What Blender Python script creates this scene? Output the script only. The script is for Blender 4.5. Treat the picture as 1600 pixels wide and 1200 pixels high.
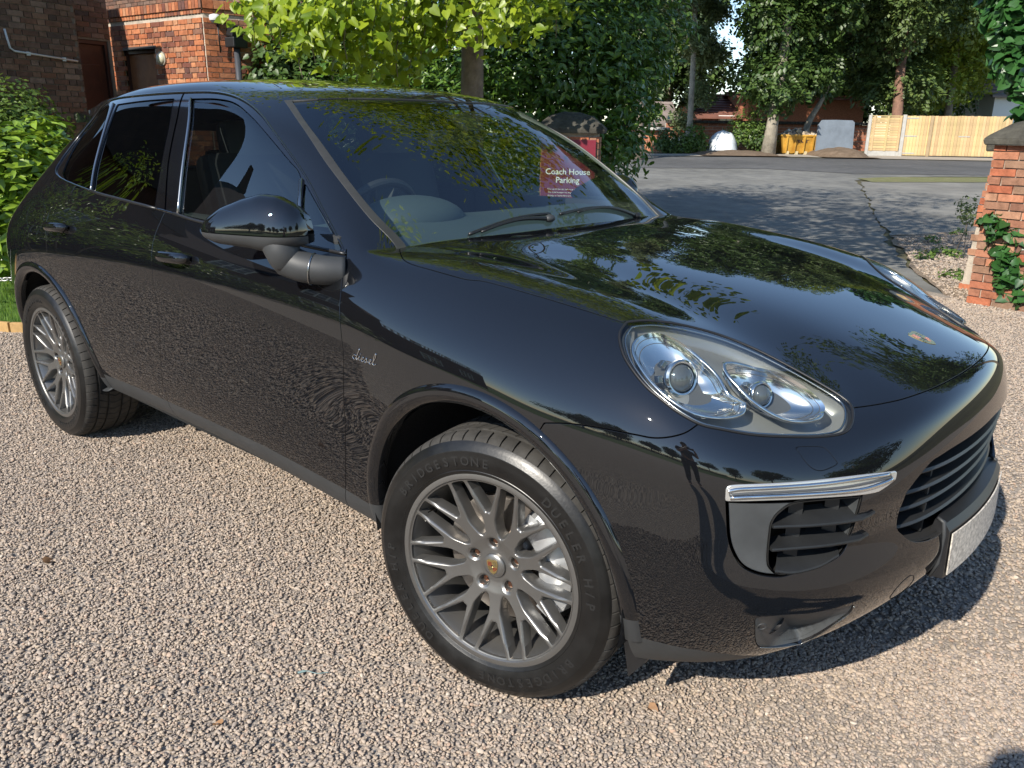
import bpy, bmesh, math, random
import numpy as np
from mathutils import Vector, Matrix, Euler, Quaternion
from mathutils.bvhtree import BVHTree
from mathutils import noise as mnoise

for o in list(bpy.data.objects):
    bpy.data.objects.remove(o, do_unlink=True)
SC = bpy.context.scene
COL = SC.collection
random.seed(7)
R = math.radians

# ------------------------------------------------------------------ camera
CAM = Vector((1.2785, -2.3071, 1.4728))
YAW, PITCH, ROLL, FPX = -0.71962, 0.30186, 0.01286, 1259.9
def cam_axes():
    cy, sy = math.cos(YAW), math.sin(YAW); cp, sp = math.cos(PITCH), math.sin(PITCH)
    f = Vector((sy*cp, cy*cp, -sp)); r = Vector((cy, -sy, 0.0)); u = r.cross(f)
    cr, sr = math.cos(ROLL), math.sin(ROLL)
    return r*cr + u*sr, -r*sr + u*cr, f
def ray_point(px, py, x=None, y=None, z=None, dist=None):
    """where the line of sight through a photograph pixel meets a plane of the place"""
    r, u, f = cam_axes()
    d = f + r*((px-800)/FPX) - u*((py-600)/FPX)
    for i, v in enumerate((x, y, z)):
        if v is not None:
            return CAM + d*((v-CAM[i])/d[i])
    h = math.hypot(d.x, d.y)
    return CAM + d*(dist/h)
cd = bpy.data.cameras.new('camera'); cam = bpy.data.objects.new('camera', cd); COL.objects.link(cam)
r_, u_, f_ = cam_axes()
M = Matrix((( r_.x, u_.x, -f_.x, CAM.x), (r_.y, u_.y, -f_.y, CAM.y), (r_.z, u_.z, -f_.z, CAM.z), (0, 0, 0, 1)))
cam.matrix_world = M
cd.sensor_width = 36.0; cd.sensor_fit = 'HORIZONTAL'; cd.lens = FPX/1600*36
cd.clip_start = 0.02; cd.clip_end = 3000
SC.camera = cam

# ------------------------------------------------------------------ sky, sun, exposure
SUN_EL = R(36.5)
SUN_DIR = Vector((0.07, -0.9975, 0)).normalized()*math.cos(SUN_EL) + Vector((0, 0, math.sin(SUN_EL)))
W = bpy.data.worlds.new('World'); SC.world = W; W.use_nodes = True
nt = W.node_tree
for n in list(nt.nodes): nt.nodes.remove(n)
sky = nt.nodes.new('ShaderNodeTexSky'); sky.sky_type = 'NISHITA'; sky.sun_disc = False
sky.sun_elevation = SUN_EL
sky.sun_rotation = math.atan2(SUN_DIR.x, SUN_DIR.y)
sky.air_density = 1.0; sky.dust_density = 0.15; sky.ozone_density = 2.5
bg = nt.nodes.new('ShaderNodeBackground'); bg.inputs[1].default_value = 0.135
wo = nt.nodes.new('ShaderNodeOutputWorld')
nt.links.new(sky.outputs[0], bg.inputs[0]); nt.links.new(bg.outputs[0], wo.inputs[0])
sl = bpy.data.lights.new('sun', 'SUN'); sl.energy = 5.0; sl.angle = R(0.53); sl.color = (1.0, 0.93, 0.82)
so = bpy.data.objects.new('sun', sl); COL.objects.link(so)
so.rotation_euler = SUN_DIR.to_track_quat('Z', 'Y').to_euler(); so.location = (0, 0, 30)
SC.view_settings.view_transform = 'Standard'
try: SC.view_settings.look = 'None'
except Exception: pass
SC.view_settings.exposure = 0.62; SC.view_settings.gamma = 1.0
SC.view_settings.use_curve_mapping = False
SC.render.engine = 'CYCLES'
SC.cycles.max_bounces = 10; SC.cycles.transparent_max_bounces = 16; SC.cycles.transmission_bounces = 8

# ------------------------------------------------------------------ helpers: objects
def thing(name, label, cat, loc=(0, 0, 0), rotz=0.0, group=None):
    o = bpy.data.objects.new(name, None); COL.objects.link(o)
    o.empty_display_size = 0.1
    o.location = loc; o.rotation_euler = (0, 0, rotz)
    o['label'] = label; o['category'] = cat
    if group: o['group'] = group
    return o
def tag(o, label=None, cat=None, group=None, kind=None):
    if label: o['label'] = label
    if cat: o['category'] = cat
    if group: o['group'] = group
    if kind: o['kind'] = kind
    return o
def link(name, me, mat=None, parent=None, loc=None, rot=None):
    o = bpy.data.objects.new(name, me); COL.objects.link(o)
    if mat is not None and len(me.materials) == 0: me.materials.append(mat)
    if parent is not None: o.parent = parent
    if loc is not None: o.location = loc
    if rot is not None: o.rotation_euler = rot
    return o
def mesh_np(name, P, T, smooth=True, N=None):
    me = bpy.data.meshes.new(name)
    P = np.asarray(P, dtype=np.float32); T = np.asarray(T, dtype=np.int32)
    k = T.shape[1]
    me.vertices.add(len(P)); me.vertices.foreach_set('co', P.ravel())
    me.loops.add(T.size); me.loops.foreach_set('vertex_index', T.ravel())
    me.polygons.add(len(T)); me.polygons.foreach_set('loop_start', np.arange(0, T.size, k, dtype=np.int32))
    me.polygons.foreach_set('loop_total', np.full(len(T), k, dtype=np.int32))
    me.update(calc_edges=True)
    if smooth:
        me.polygons.foreach_set('use_smooth', np.ones(len(T), dtype=bool))
    if N is not None:
        N = np.asarray(N, dtype=np.float32); N = N/np.maximum(np.linalg.norm(N, axis=1, keepdims=True), 1e-9)
        a = me.attributes.new('custom_normal', 'FLOAT_VECTOR', 'POINT'); a.data.foreach_set('vector', N.ravel()); me.update()
    return me
def from_bm(name, bm, smooth=False, angle=None):
    me = bpy.data.meshes.new(name); bm.normal_update(); bm.to_mesh(me); bm.free()
    if smooth:
        for p in me.polygons: p.use_smooth = True
        if angle is not None: me.set_sharp_from_angle(angle=R(angle))
    return me
def pydata(name, V, F, smooth=False, angle=None):
    me = bpy.data.meshes.new(name); me.from_pydata([tuple(v) for v in V], [], [tuple(f) for f in F]); me.update()
    if smooth:
        for p in me.polygons: p.use_smooth = True
        if angle is not None: me.set_sharp_from_angle(angle=R(angle))
    return me
def bm_box(bm, c, s, rot=None, bev=0.0):
    m = Matrix.Translation(Vector(c))
    if rot is not None: m = m @ rot.to_matrix().to_4x4()
    r = bmesh.ops.create_cube(bm, size=1.0, matrix=m @ Matrix.Diagonal((s[0], s[1], s[2], 1)))
    if bev > 0:
        es = set()
        for v in r['verts']: es.update(v.link_edges)
        bmesh.ops.bevel(bm, geom=list(es), offset=bev, segments=2, affect='EDGES', profile=0.6)
    return r
def bm_tube(bm, pts, rad, n=8, cap=True, closed=False):
    pts = [Vector(p) for p in pts]; m = len(pts)
    rr = rad if hasattr(rad, '__len__') else [rad]*m
    rings = []; up = Vector((0, 0, 1)); prev = None
    for i, p in enumerate(pts):
        if closed: t = pts[(i+1) % m]-pts[i-1]
        else: t = pts[min(i+1, m-1)]-pts[max(i-1, 0)]
        if t.length < 1e-9: t = Vector((0, 0, 1))
        t.normalize()
        if prev is None:
            a = up if abs(t.z) < 0.9 else Vector((1, 0, 0)); b = t.cross(a).normalized()
        else:
            b = (prev - t*prev.dot(t))
            b = b.normalized() if b.length > 1e-6 else t.cross(up).normalized()
        prev = b; c = t.cross(b)
        rings.append([bm.verts.new(p + (b*math.cos(2*math.pi*k/n) + c*math.sin(2*math.pi*k/n))*rr[i]) for k in range(n)])
    for i in range(m if closed else m-1):
        A, B = rings[i], rings[(i+1) % m]
        for k in range(n): bm.faces.new((A[k], A[(k+1) % n], B[(k+1) % n], B[k]))
    if cap and not closed:
        bm.faces.new(list(reversed(rings[0]))); bm.faces.new(rings[-1])
def bm_lathe(bm, prof, n=48, axis='Z', a0=0.0, a1=2*math.pi, mat=None):
    full = abs(a1-a0-2*math.pi) < 1e-6; m = n if full else n+1
    rings = []
    for k in range(m):
        a = a0+(a1-a0)*k/n; c, s = math.cos(a), math.sin(a)
        ring = []
        for r, h in prof:
            p = (r*c, r*s, h) if axis == 'Z' else (r*c, h, r*s)
            v = Vector(p)
            if mat is not None: v = mat @ v
            ring.append(bm.verts.new(v))
        rings.append(ring)
    for k in range(n if full else m-1):
        A, B = rings[k], rings[(k+1) % m]
        for j in range(len(prof)-1):
            try: bm.faces.new((A[j], A[j+1], B[j+1], B[j]))
            except ValueError: pass
    return rings
def bm_prism(bm, poly, h0, h1, axis='Z', mat=None):
    """closed prism of a 2D outline between two heights"""
    def mk(p, h):
        v = Vector((p[0], p[1], h)) if axis == 'Z' else (Vector((p[0], h, p[1])) if axis == 'Y' else Vector((h, p[0], p[1])))
        return bm.verts.new(mat @ v if mat is not None else v)
    A = [mk(p, h0) for p in poly]; B = [mk(p, h1) for p in poly]; n = len(poly)
    for i in range(n): bm.faces.new((A[i], A[(i+1) % n], B[(i+1) % n], B[i]))
    bm.faces.new(list(reversed(A))); bm.faces.new(B)
def crom(pts, sub=6, closed=False, corner=45):
    """smooth a traced line, keeping sharp corners"""
    P = [Vector(p) for p in pts]; n = len(P); out = []
    def iscorner(i):
        if not closed and (i == 0 or i == n-1): return True
        a = P[i]-P[i-1]; b = P[(i+1) % n]-P[i]
        if a.length < 1e-9 or b.length < 1e-9: return True
        return a.angle(b) > R(corner)
    cn = [iscorner(i) for i in range(n)]
    for i in range(n if closed else n-1):
        p1, p2 = P[i], P[(i+1) % n]
        p0 = p1-(p2-p1) if cn[i] else P[i-1]
        p3 = p2+(p2-p1) if cn[(i+1) % n] else P[(i+2) % n]
        for k in range(sub):
            t = k/sub; t2 = t*t; t3 = t2*t
            out.append(0.5*((2*p1)+(p2-p0)*t+(2*p0-5*p1+4*p2-p3)*t2+(3*p1-p0-3*p2+p3)*t3))
    if not closed: out.append(P[-1])
    return out

# ------------------------------------------------------------------ helpers: materials
def nodes_of(m):
    m.use_nodes = True; t = m.node_tree
    return t, t.nodes, t.links, t.nodes['Principled BSDF'] if 'Principled BSDF' in t.nodes else None
def mat(name, col, rough=0.5, metal=0.0, spec=0.5, coat=0.0, coat_r=0.03, var=0.0, vscale=8.0, bump=0.0, bscale=40.0, rvar=0.0, coords='Object', emit=None, detail=6.0, bdist=0.01, vcol2=None):
    m = bpy.data.materials.new(name); t, N, L, b = nodes_of(m)
    b.inputs['Base Color'].default_value = (*col, 1); b.inputs['Roughness'].default_value = rough
    b.inputs['Metallic'].default_value = metal; b.inputs['Specular IOR Level'].default_value = spec
    b.inputs['Coat Weight'].default_value = coat; b.inputs['Coat Roughness'].default_value = coat_r
    if emit: b.inputs['Emission Color'].default_value = (*emit[0], 1); b.inputs['Emission Strength'].default_value = emit[1]
    tc = N.new('ShaderNodeTexCoord')
    if var > 0 or rvar > 0:
        n = N.new('ShaderNodeTexNoise'); n.inputs['Scale'].default_value = vscale; n.inputs['Detail'].default_value = detail
        n.inputs['Roughness'].default_value = 0.65
        L.new(tc.outputs[coords], n.inputs['Vector'])
        r = N.new('ShaderNodeValToRGB')
        c2 = vcol2 if vcol2 else tuple(min(1, c*(1+var)) for c in col)
        c1 = tuple(c*(1-var) for c in col)
        r.color_ramp.elements[0].position = 0.3; r.color_ramp.elements[1].position = 0.7
        r.color_ramp.elements[0].color = (*c1, 1); r.color_ramp.elements[1].color = (*c2, 1)
        L.new(n.outputs['Fac'], r.inputs[0])
        if var > 0: L.new(r.outputs[0], b.inputs['Base Color'])
        if rvar > 0:
            mr = N.new('ShaderNodeMapRange'); mr.inputs[3].default_value = max(0.0, rough-rvar); mr.inputs[4].default_value = min(1, rough+rvar)
            L.new(n.outputs['Fac'], mr.inputs[0]); L.new(mr.outputs[0], b.inputs['Roughness'])
    if bump > 0:
        n2 = N.new('ShaderNodeTexNoise'); n2.inputs['Scale'].default_value = bscale; n2.inputs['Detail'].default_value = 5
        L.new(tc.outputs[coords], n2.inputs['Vector'])
        bp = N.new('ShaderNodeBump'); bp.inputs['Strength'].default_value = bump; bp.inputs['Distance'].default_value = bdist
        L.new(n2.outputs['Fac'], bp.inputs['Height']); L.new(bp.outputs[0], b.inputs['Normal'])
    return m
def random_tint(m, amount=0.35, hue=0.0):
    """colour that differs from piece to piece (each object is its own brick, leaf, plank)"""
    t, N, L, b = nodes_of(m)
    src = b.inputs['Base Color'].links[0].from_socket if b.inputs['Base Color'].links else None
    oi = N.new('ShaderNodeObjectInfo'); hs = N.new('ShaderNodeHueSaturation')
    if src: L.new(src, hs.inputs['Color'])
    else: hs.inputs['Color'].default_value = b.inputs['Base Color'].default_value
    mr = N.new('ShaderNodeMapRange'); mr.inputs[3].default_value = 1-amount; mr.inputs[4].default_value = 1+amount
    L.new(oi.outputs['Random'], mr.inputs[0]); L.new(mr.outputs[0], hs.inputs['Value'])
    if hue:
        m2 = N.new('ShaderNodeMath'); m2.operation = 'MULTIPLY'; m2.inputs[1].default_value = 7.31
        m3 = N.new('ShaderNodeMath'); m3.operation = 'FRACT'; L.new(oi.outputs['Random'], m2.inputs[0]); L.new(m2.outputs[0], m3.inputs[0])
        m4 = N.new('ShaderNodeMapRange'); m4.inputs[3].default_value = 0.5-hue; m4.inputs[4].default_value = 0.5+hue
        L.new(m3.outputs[0], m4.inputs[0]); L.new(m4.outputs[0], hs.inputs['Hue'])
    L.new(hs.outputs[0], b.inputs['Base Color'])
    return m
def glass(name, tint=(0.75, 0.85, 0.8), rough=0.0):
    """thin window glass: mirror-like at grazing angles, tinted see-through otherwise"""
    m = bpy.data.materials.new(name); m.use_nodes = True; t = m.node_tree; N = t.nodes; L = t.links
    for n in list(N): N.remove(n)
    o = N.new('ShaderNodeOutputMaterial'); mx = N.new('ShaderNodeMixShader')
    tr = N.new('ShaderNodeBsdfTransparent'); tr.inputs[0].default_value = (*tint, 1)
    gl = N.new('ShaderNodeBsdfGlossy'); gl.inputs['Roughness'].default_value = rough
    fr = N.new('ShaderNodeFresnel'); ge = N.new('ShaderNodeNewGeometry'); mi = N.new('ShaderNodeMapRange')
    mi.name = 'iorpick'; mi.inputs[3].default_value = 1.6; mi.inputs[4].default_value = 1/1.6
    L.new(ge.outputs['Backfacing'], mi.inputs[0]); L.new(mi.outputs[0], fr.inputs[0])
    L.new(fr.outputs[0], mx.inputs[0]); L.new(tr.outputs[0], mx.inputs[1]); L.new(gl.outputs[0], mx.inputs[2]); L.new(mx.outputs[0], o.inputs[0])
    return m
def brighten_fresnel(m, ior):
    n = m.node_tree.nodes['iorpick']; n.inputs[3].default_value = ior; n.inputs[4].default_value = 1/ior
    return m
MATS = {}

def text_mesh(s, size, depth, bold=0.0, align='CENTER'):
    cu = bpy.data.curves.new('t', 'FONT'); cu.body = s; cu.size = size; cu.extrude = depth; cu.offset = bold; cu.align_x = align; cu.resolution_u = 3
    o = bpy.data.objects.new('t', cu); COL.objects.link(o)
    dg = bpy.context.evaluated_depsgraph_get(); me = bpy.data.meshes.new_from_object(o.evaluated_get(dg))
    bpy.data.objects.remove(o); return me

# ------------------------------------------------------------------ materials of the car
PAINT = mat('black_car_paint', (0.0045, 0.0050, 0.0062), rough=0.35, coat=1.0, coat_r=0.012, spec=0.0)
b = PAINT.node_tree.nodes['Principled BSDF']; b.inputs['Coat IOR'].default_value = 1.76
PAINT_PIANO = mat('gloss_black_trim', (0.004, 0.004, 0.005), rough=0.12, coat=1.0, coat_r=0.01)
DARKTRIM = mat('satin_black_trim', (0.012, 0.012, 0.013), rough=0.38, var=0.15, vscale=30)
CLAD = mat('matte_grey_cladding', (0.033, 0.035, 0.037), rough=0.55, bump=0.08, bscale=900, var=0.12, vscale=12, bdist=0.001)
INTAKE = mat('grey_intake_plastic', (0.050, 0.054, 0.057), rough=0.42, bump=0.05, bscale=700, var=0.2, vscale=9, bdist=0.001)
SLATM = mat('black_slat_plastic', (0.016, 0.017, 0.018), rough=0.40, var=0.2, vscale=12)
VOID = mat('dark_cavity', (0.004, 0.004, 0.004), rough=0.9)
WELL = mat('wheel_well_felt', (0.008, 0.008, 0.008), rough=0.95, bump=0.3, bscale=120)
TRIMG = mat('windscreen_trim_rubber', (0.030, 0.030, 0.028), rough=0.42, var=0.15, vscale=20)
CHROME = mat('bright_metal', (0.75, 0.75, 0.74), rough=0.06, metal=1.0)
SATIN = mat('satin_aluminium', (0.42, 0.42, 0.41), rough=0.22, metal=1.0)
RIMM = mat('graphite_wheel_paint', (0.215, 0.211, 0.203), rough=0.36, metal=0.8, coat=0.25, coat_r=0.2, bump=0.03, bscale=800, rvar=0.05, vscale=40, bdist=0.001)
RIMIN = mat('wheel_barrel_metal', (0.30, 0.30, 0.29), rough=0.3, metal=0.8)
TYRE = mat('tyre_rubber', (0.0065, 0.0064, 0.0063), rough=0.36, rvar=0.16, vscale=14, var=0.35, bump=0.12, bscale=160, bdist=0.002)
TREAD = mat('tyre_tread_rubber', (0.032, 0.030, 0.027), rough=0.82, var=0.45, vscale=25, bump=0.3, bscale=250, bdist=0.002)
TYRELET = mat('raised_tyre_letters', (0.012, 0.012, 0.012), rough=0.5)
DISC = mat('brake_disc_steel', (0.42, 0.38, 0.34), rough=0.32, metal=0.9, var=0.25, vscale=18)
CALIP = mat('silver_brake_caliper', (0.50, 0.51, 0.52), rough=0.35, metal=0.6, var=0.15, vscale=10)
BOLT = mat('coppery_wheel_bolt', (0.22, 0.11, 0.07), rough=0.35, metal=0.9)
GOLD = mat('gold_crest_metal', (0.82, 0.66, 0.30), rough=0.32, metal=1.0)
CRED = mat('crest_red_enamel', (0.16, 0.008, 0.010), rough=0.2, coat=0.6)
CBLK = mat('crest_black_enamel', (0.01, 0.01, 0.01), rough=0.2, coat=0.6)
LENS = glass('headlamp_lens', (0.93, 0.95, 0.93)); brighten_fresnel(LENS, 1.6)
WSG = glass('windscreen_glass', (0.72, 0.80, 0.77)); brighten_fresnel(WSG, 2.25)
SIDEG = glass('side_window_glass', (0.62, 0.72, 0.68)); brighten_fresnel(SIDEG, 2.2)
PRIVG = glass('privacy_glass', (0.07, 0.075, 0.08)); brighten_fresnel(PRIVG, 2.1)
HLBODY = mat('headlamp_housing', (0.26, 0.265, 0.26), rough=0.30, metal=0.5)
HLDARK = mat('headlamp_inner_dark', (0.09, 0.095, 0.10), rough=0.25, metal=0.3)
HLREF = mat('headlamp_reflector', (0.78, 0.77, 0.75), rough=0.13, metal=1.0)
PLATE = mat('worn_number_plate', (0.50, 0.46, 0.40), rough=0.5, var=0.6, vscale=90, detail=12)
REDLENS = mat('red_tail_lens', (0.25, 0.008, 0.008), rough=0.12, coat=0.8)
SEATM = mat('dark_leather', (0.030, 0.031, 0.033), rough=0.5)
DASHM = mat('grey_green_dashboard', (0.055, 0.075, 0.080), rough=0.6, bump=0.1, bscale=500, bdist=0.001)
CABIN = mat('cabin_lining_dark', (0.018, 0.02, 0.022), rough=0.8)
WIPER = mat('wiper_black', (0.012, 0.012, 0.012), rough=0.35)
SEAM = VOID
HLGL = mat('projector_glass', (0.10, 0.11, 0.115), rough=0.04, coat=1.0, coat_r=0.01, metal=0.35)
DRLM = mat('light_bar_lens', (0.62, 0.62, 0.60), rough=0.22, metal=0.7, coat=1.0)

# ------------------------------------------------------------------ foliage tools
def leaf_mat(name, c1, c2, rough=.45, trans=.35, spec=.5, shade=None):
    m = bpy.data.materials.new(name); t, N, L, b = nodes_of(m)
    b.inputs['Roughness'].default_value = rough; b.inputs['Specular IOR Level'].default_value = spec
    ge = N.new('ShaderNodeNewGeometry'); oi = N.new('ShaderNodeObjectInfo')
    ad = N.new('ShaderNodeMath'); ad.operation = 'ADD'; fr_ = N.new('ShaderNodeMath'); fr_.operation = 'FRACT'
    L.new(ge.outputs['Random Per Island'], ad.inputs[0]); L.new(oi.outputs['Random'], ad.inputs[1]); L.new(ad.outputs[0], fr_.inputs[0])
    r = N.new('ShaderNodeValToRGB'); r.color_ramp.elements[0].color = (*c1, 1); r.color_ramp.elements[1].color = (*c2, 1)
    L.new(fr_.outputs[0], r.inputs[0]); L.new(r.outputs[0], b.inputs['Base Color'])
    tr = N.new('ShaderNodeBsdfTranslucent'); hs = N.new('ShaderNodeHueSaturation'); hs.inputs['Value'].default_value = 1.5; hs.inputs['Hue'].default_value = .485; L.new(r.outputs[0], hs.inputs['Color']); L.new(hs.outputs[0], tr.inputs[0])
    mx = N.new('ShaderNodeMixShader'); mx.inputs[0].default_value = trans
    o = N['Material Output']; L.new(b.outputs[0], mx.inputs[1]); L.new(tr.outputs[0], mx.inputs[2]); L.new(mx.outputs[0], o.inputs[0])
    return m
LEAF_SIMPLE = (np.array([(0, 0, 0), (.5, .32, .06), (1, 0, -.05), (.5, -.32, .06)], float), [(0, 1, 2), (0, 2, 3)])
LEAF_HEART = (np.array([(0, 0, 0), (-.12, .30, .05), (.22, .48, .08), (.62, .33, .03), (1.05, 0, -.12), (.62, -.33, .03), (.22, -.48, .08), (-.12, -.30, .05)], float),
              [(0, 1, 2), (0, 2, 3), (0, 3, 4), (0, 4, 5), (0, 5, 6), (0, 6, 7)])
LEAF_LONG = (np.array([(0, 0, 0), (.35, .17, .05), (.72, .15, .02), (1, 0, -.10), (.72, -.15, .02), (.35, -.17, .05), (.5, 0, -.015)], float),
             [(0, 1, 6), (1, 2, 6), (2, 3, 6), (6, 3, 4), (6, 4, 5), (6, 5, 0)])
CLUMP = (np.concatenate([LEAF_SIMPLE[0]*.8+np.array(o_) for o_ in [(0, 0, 0), (-.3, .5, .2), (.2, -.5, -.2)]]), [tuple(a+4*k for a in f) for k in range(3) for f in LEAF_SIMPLE[1]])
def rand_frames(n, rng, up=.3, droop=0.0, out=None):
    """local frames for leaves: x along the leaf, z its face normal"""
    zn = rng.normal(size=(n, 3)); zn /= np.linalg.norm(zn, axis=1, keepdims=True)
    zn[:, 2] = np.abs(zn[:, 2])*1.0+up
    if out is not None: zn += out
    zn /= np.linalg.norm(zn, axis=1, keepdims=True)
    x = rng.normal(size=(n, 3)); x[:, 2] -= droop
    x -= zn*(x*zn).sum(1, keepdims=True); x /= np.linalg.norm(x, axis=1, keepdims=True)
    y = np.cross(zn, x); return np.stack([x, y, zn], 1)      # rows
def leaves_mesh(name, C, Fr, S, kind, m):
    V0, F0 = kind; n = len(C); k = len(V0)
    V = np.einsum('vi,nij->nvj', V0, Fr)*S[:, None, None]+C[:, None, :]
    F = np.array(F0)[None]+(np.arange(n)*k)[:, None, None]
    me = mesh_np(name, V.reshape(-1, 3), F.reshape(-1, 3), False); me.materials.append(m); return me
def blob_points(blobs, n, rng, shell=.55, gaps=None):
    vol = np.array([b_[1][0]*b_[1][1]*b_[1][2] for b_ in blobs])**(2/3); pr = vol/vol.sum(); idx = rng.choice(len(blobs), n, p=pr)
    c = np.array([b_[0] for b_ in blobs])[idx]; r = np.array([b_[1] for b_ in blobs])[idx]
    d = rng.normal(size=(n, 3)); d /= np.linalg.norm(d, axis=1, keepdims=True)
    t = shell+(1-shell)*rng.random(n)**.6
    # lumpy outline
    w = 1+.16*np.sin(d[:, 0]*7+c[:, 0]*3)*np.cos(d[:, 1]*6+c[:, 1]*2)+.10*np.sin(d[:, 2]*11+c[:, 2]*5)+.07*rng.normal(size=n)
    return c+d*r*(t*w)[:, None], d
def crown_blobs(c, r, n, rng, size=(.28, .5), flat=.8):
    out = []
    for _ in range(n):
        d = rng.normal(size=3); d /= np.linalg.norm(d); t = rng.random()**.45*.78
        s = rng.uniform(*size)
        out.append(((c[0]+d[0]*r[0]*t, c[1]+d[1]*r[1]*t, c[2]+d[2]*r[2]*t), (r[0]*s, r[1]*s, min(r[2], (r[0]+r[1])/2)*s*flat)))
    return out
BARK = mat('grey_brown_bark', (.19, .155, .12), rough=.9, var=.45, vscale=6, bump=.8, bscale=14, bdist=.03)
BARKP = mat('pale_bark', (.26, .23, .18), rough=.85, var=.4, vscale=4, bump=.5, bscale=10, bdist=.03)
BARKR = mat('reddish_bark', (.20, .11, .075), rough=.9, var=.35, vscale=5, bump=.6, bscale=10, bdist=.03)
def limbs(bm, base, top, r0, targets, rng, lean=None):
    n = 9; pts = []
    for k in range(n+1):
        t = k/n; p = base.lerp(top, t)+Vector((math.sin(t*5+base.x)*.03, math.cos(t*4+base.y)*.03, 0))*(top-base).length*.3*t; pts.append(p)
    rad = [r0*(1.25 if k == 0 else 1)*(1-.62*k/n) for k in range(n+1)]
    bm_tube(bm, pts, rad, 12)
    for tg in targets:
        t = rng.uniform(.35, .95); a = pts[int(t*n)]; b_ = Vector(tg); mid = a.lerp(b_, .5)+Vector((0, 0, (b_-a).length*.10))
        ra = rad[int(t*n)]*.55; L_ = crom([a, mid, b_], 4)
        bm_tube(bm, L_, [ra*(1-.8*k/(len(L_)-1)) for k in range(len(L_))], 6)
def tree(name, label, base, h_tr, r0, cc, cr, nblob, nleaf, lsize, lm, bark, seed, group=None, kind=CLUMP, up=.3, bsize=(.28, .5), top=None, cat='tree', shell=.5, blobs=None, droop=.0):
    rng = np.random.default_rng(seed); base = Vector(base)
    t = thing(name, label, cat, base, 0, group)
    B = blobs if blobs else crown_blobs(cc, cr, nblob, rng, bsize)
    C, d = blob_points(B, nleaf, rng, shell); ok = C[:, 2] > base.z+.25; C, d = C[ok], d[ok]
    Fr = rand_frames(len(C), rng, up, droop, d*.6); S = lsize*rng.uniform(.6, 1.3, len(C))
    C = C-np.array(base)
    o = link('crown', leaves_mesh('crown', C, Fr, S, kind, lm), lm, t); o['kind'] = 'stuff'
    bm = bmesh.new(); tp = Vector(top) if top else Vector((cc[0], cc[1], cc[2]+cr[2]*.45))
    limbs(bm, Vector((0, 0, -.05)), tp-base, r0, [Vector(b_[0])-base for b_ in B[:14]], rng)
    link('trunk', from_bm('trunk', bm, True), bark, t)
    return t
def bush(name, label, blobs, nleaf, lsize, lm, seed, kind=LEAF_LONG, up=.5, group=None, cat='bush', shell=.6, stems=6, pieces=0):
    rng = np.random.default_rng(seed); c = np.mean([b_[0] for b_ in blobs], 0); base = Vector((c[0], c[1], gh(c[0], c[1])))
    t = thing(name, label, cat, base, 0, group); C, d = blob_points(blobs, nleaf, rng, shell); ok = C[:, 2] > base.z+.02; C, d = C[ok], d[ok]
    Fr = rand_frames(len(C), rng, up, 0, d*1.2); S = lsize*rng.uniform(.65, 1.3, len(C)); C = C-np.array(base)
    if pieces:
        dist = -(C+np.array(base)-np.array(CAM))@np.array(FH); order = np.argsort(-dist)
        near = order[:pieces]; rest_ = order[pieces:]
        mes = []
        for q in range(4):
            me = mesh_np('leaf', kind[0]*(1+.1*q)+np.array([0, 0, .0]), np.array(kind[1]), False); me.materials.append(lm); mes.append(me)
        for i in near:
            o = bpy.data.objects.new('leaf', mes[int(i) % 4]); COL.objects.link(o); o.parent = t
            Mx_ = Matrix(Fr[i].T.tolist()).to_4x4(); o.matrix_local = Matrix.Translation(C[i].tolist()) @ Mx_ @ Matrix.Scale(float(S[i]), 4)
        C, Fr, S = C[rest_], Fr[rest_], S[rest_]
    o = link('foliage', leaves_mesh('foliage', C, Fr, S, kind, lm), lm, t); o['kind'] = 'stuff'
    bm = bmesh.new()
    for k in range(stems):
        b_ = Vector(blobs[k % len(blobs)][0])-base; a = Vector((b_.x*.5+rng.uniform(-.1, .1), b_.y*.5+rng.uniform(-.1, .1), 0))
        q_ = min(.03, blobs[k % len(blobs)][1][0]*.045); bm_tube(bm, [a, a.lerp(b_, .6), b_], [q_, q_*.7, q_*.3], 6)
    if stems: o = link('stems', from_bm('stems', bm, True), BARK, t); o['kind'] = 'stuff'
    return t
LIME = leaf_mat('lime_tree_leaf', (.12, .20, .012), (.30, .38, .025), .38, .42, .45)
LAUREL = leaf_mat('laurel_leaf', (.10, .19, .015), (.24, .35, .035), .28, .22, .6)
HEDGEM = leaf_mat('hedge_leaf', (.040, .10, .015), (.12, .21, .028), .30, .2, .6)
DARKL = leaf_mat('dark_tree_leaf', (.035, .075, .018), (.085, .14, .030), .45, .25)
MIDL = leaf_mat('mid_green_leaf', (.055, .11, .02), (.13, .20, .035), .45, .3)
GREYL = leaf_mat('grey_green_leaf', (.075, .11, .04), (.20, .24, .10), .5, .3)
YELL = leaf_mat('yellow_green_leaf', (.12, .19, .02), (.28, .33, .045), .45, .35)
YEW = leaf_mat('yew_needle_spray', (.045, .085, .022), (.12, .17, .04), .55, .2)
IVY = leaf_mat('climber_leaf', (.020, .070, .016), (.045, .13, .030), .35, .2, .5)

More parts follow.
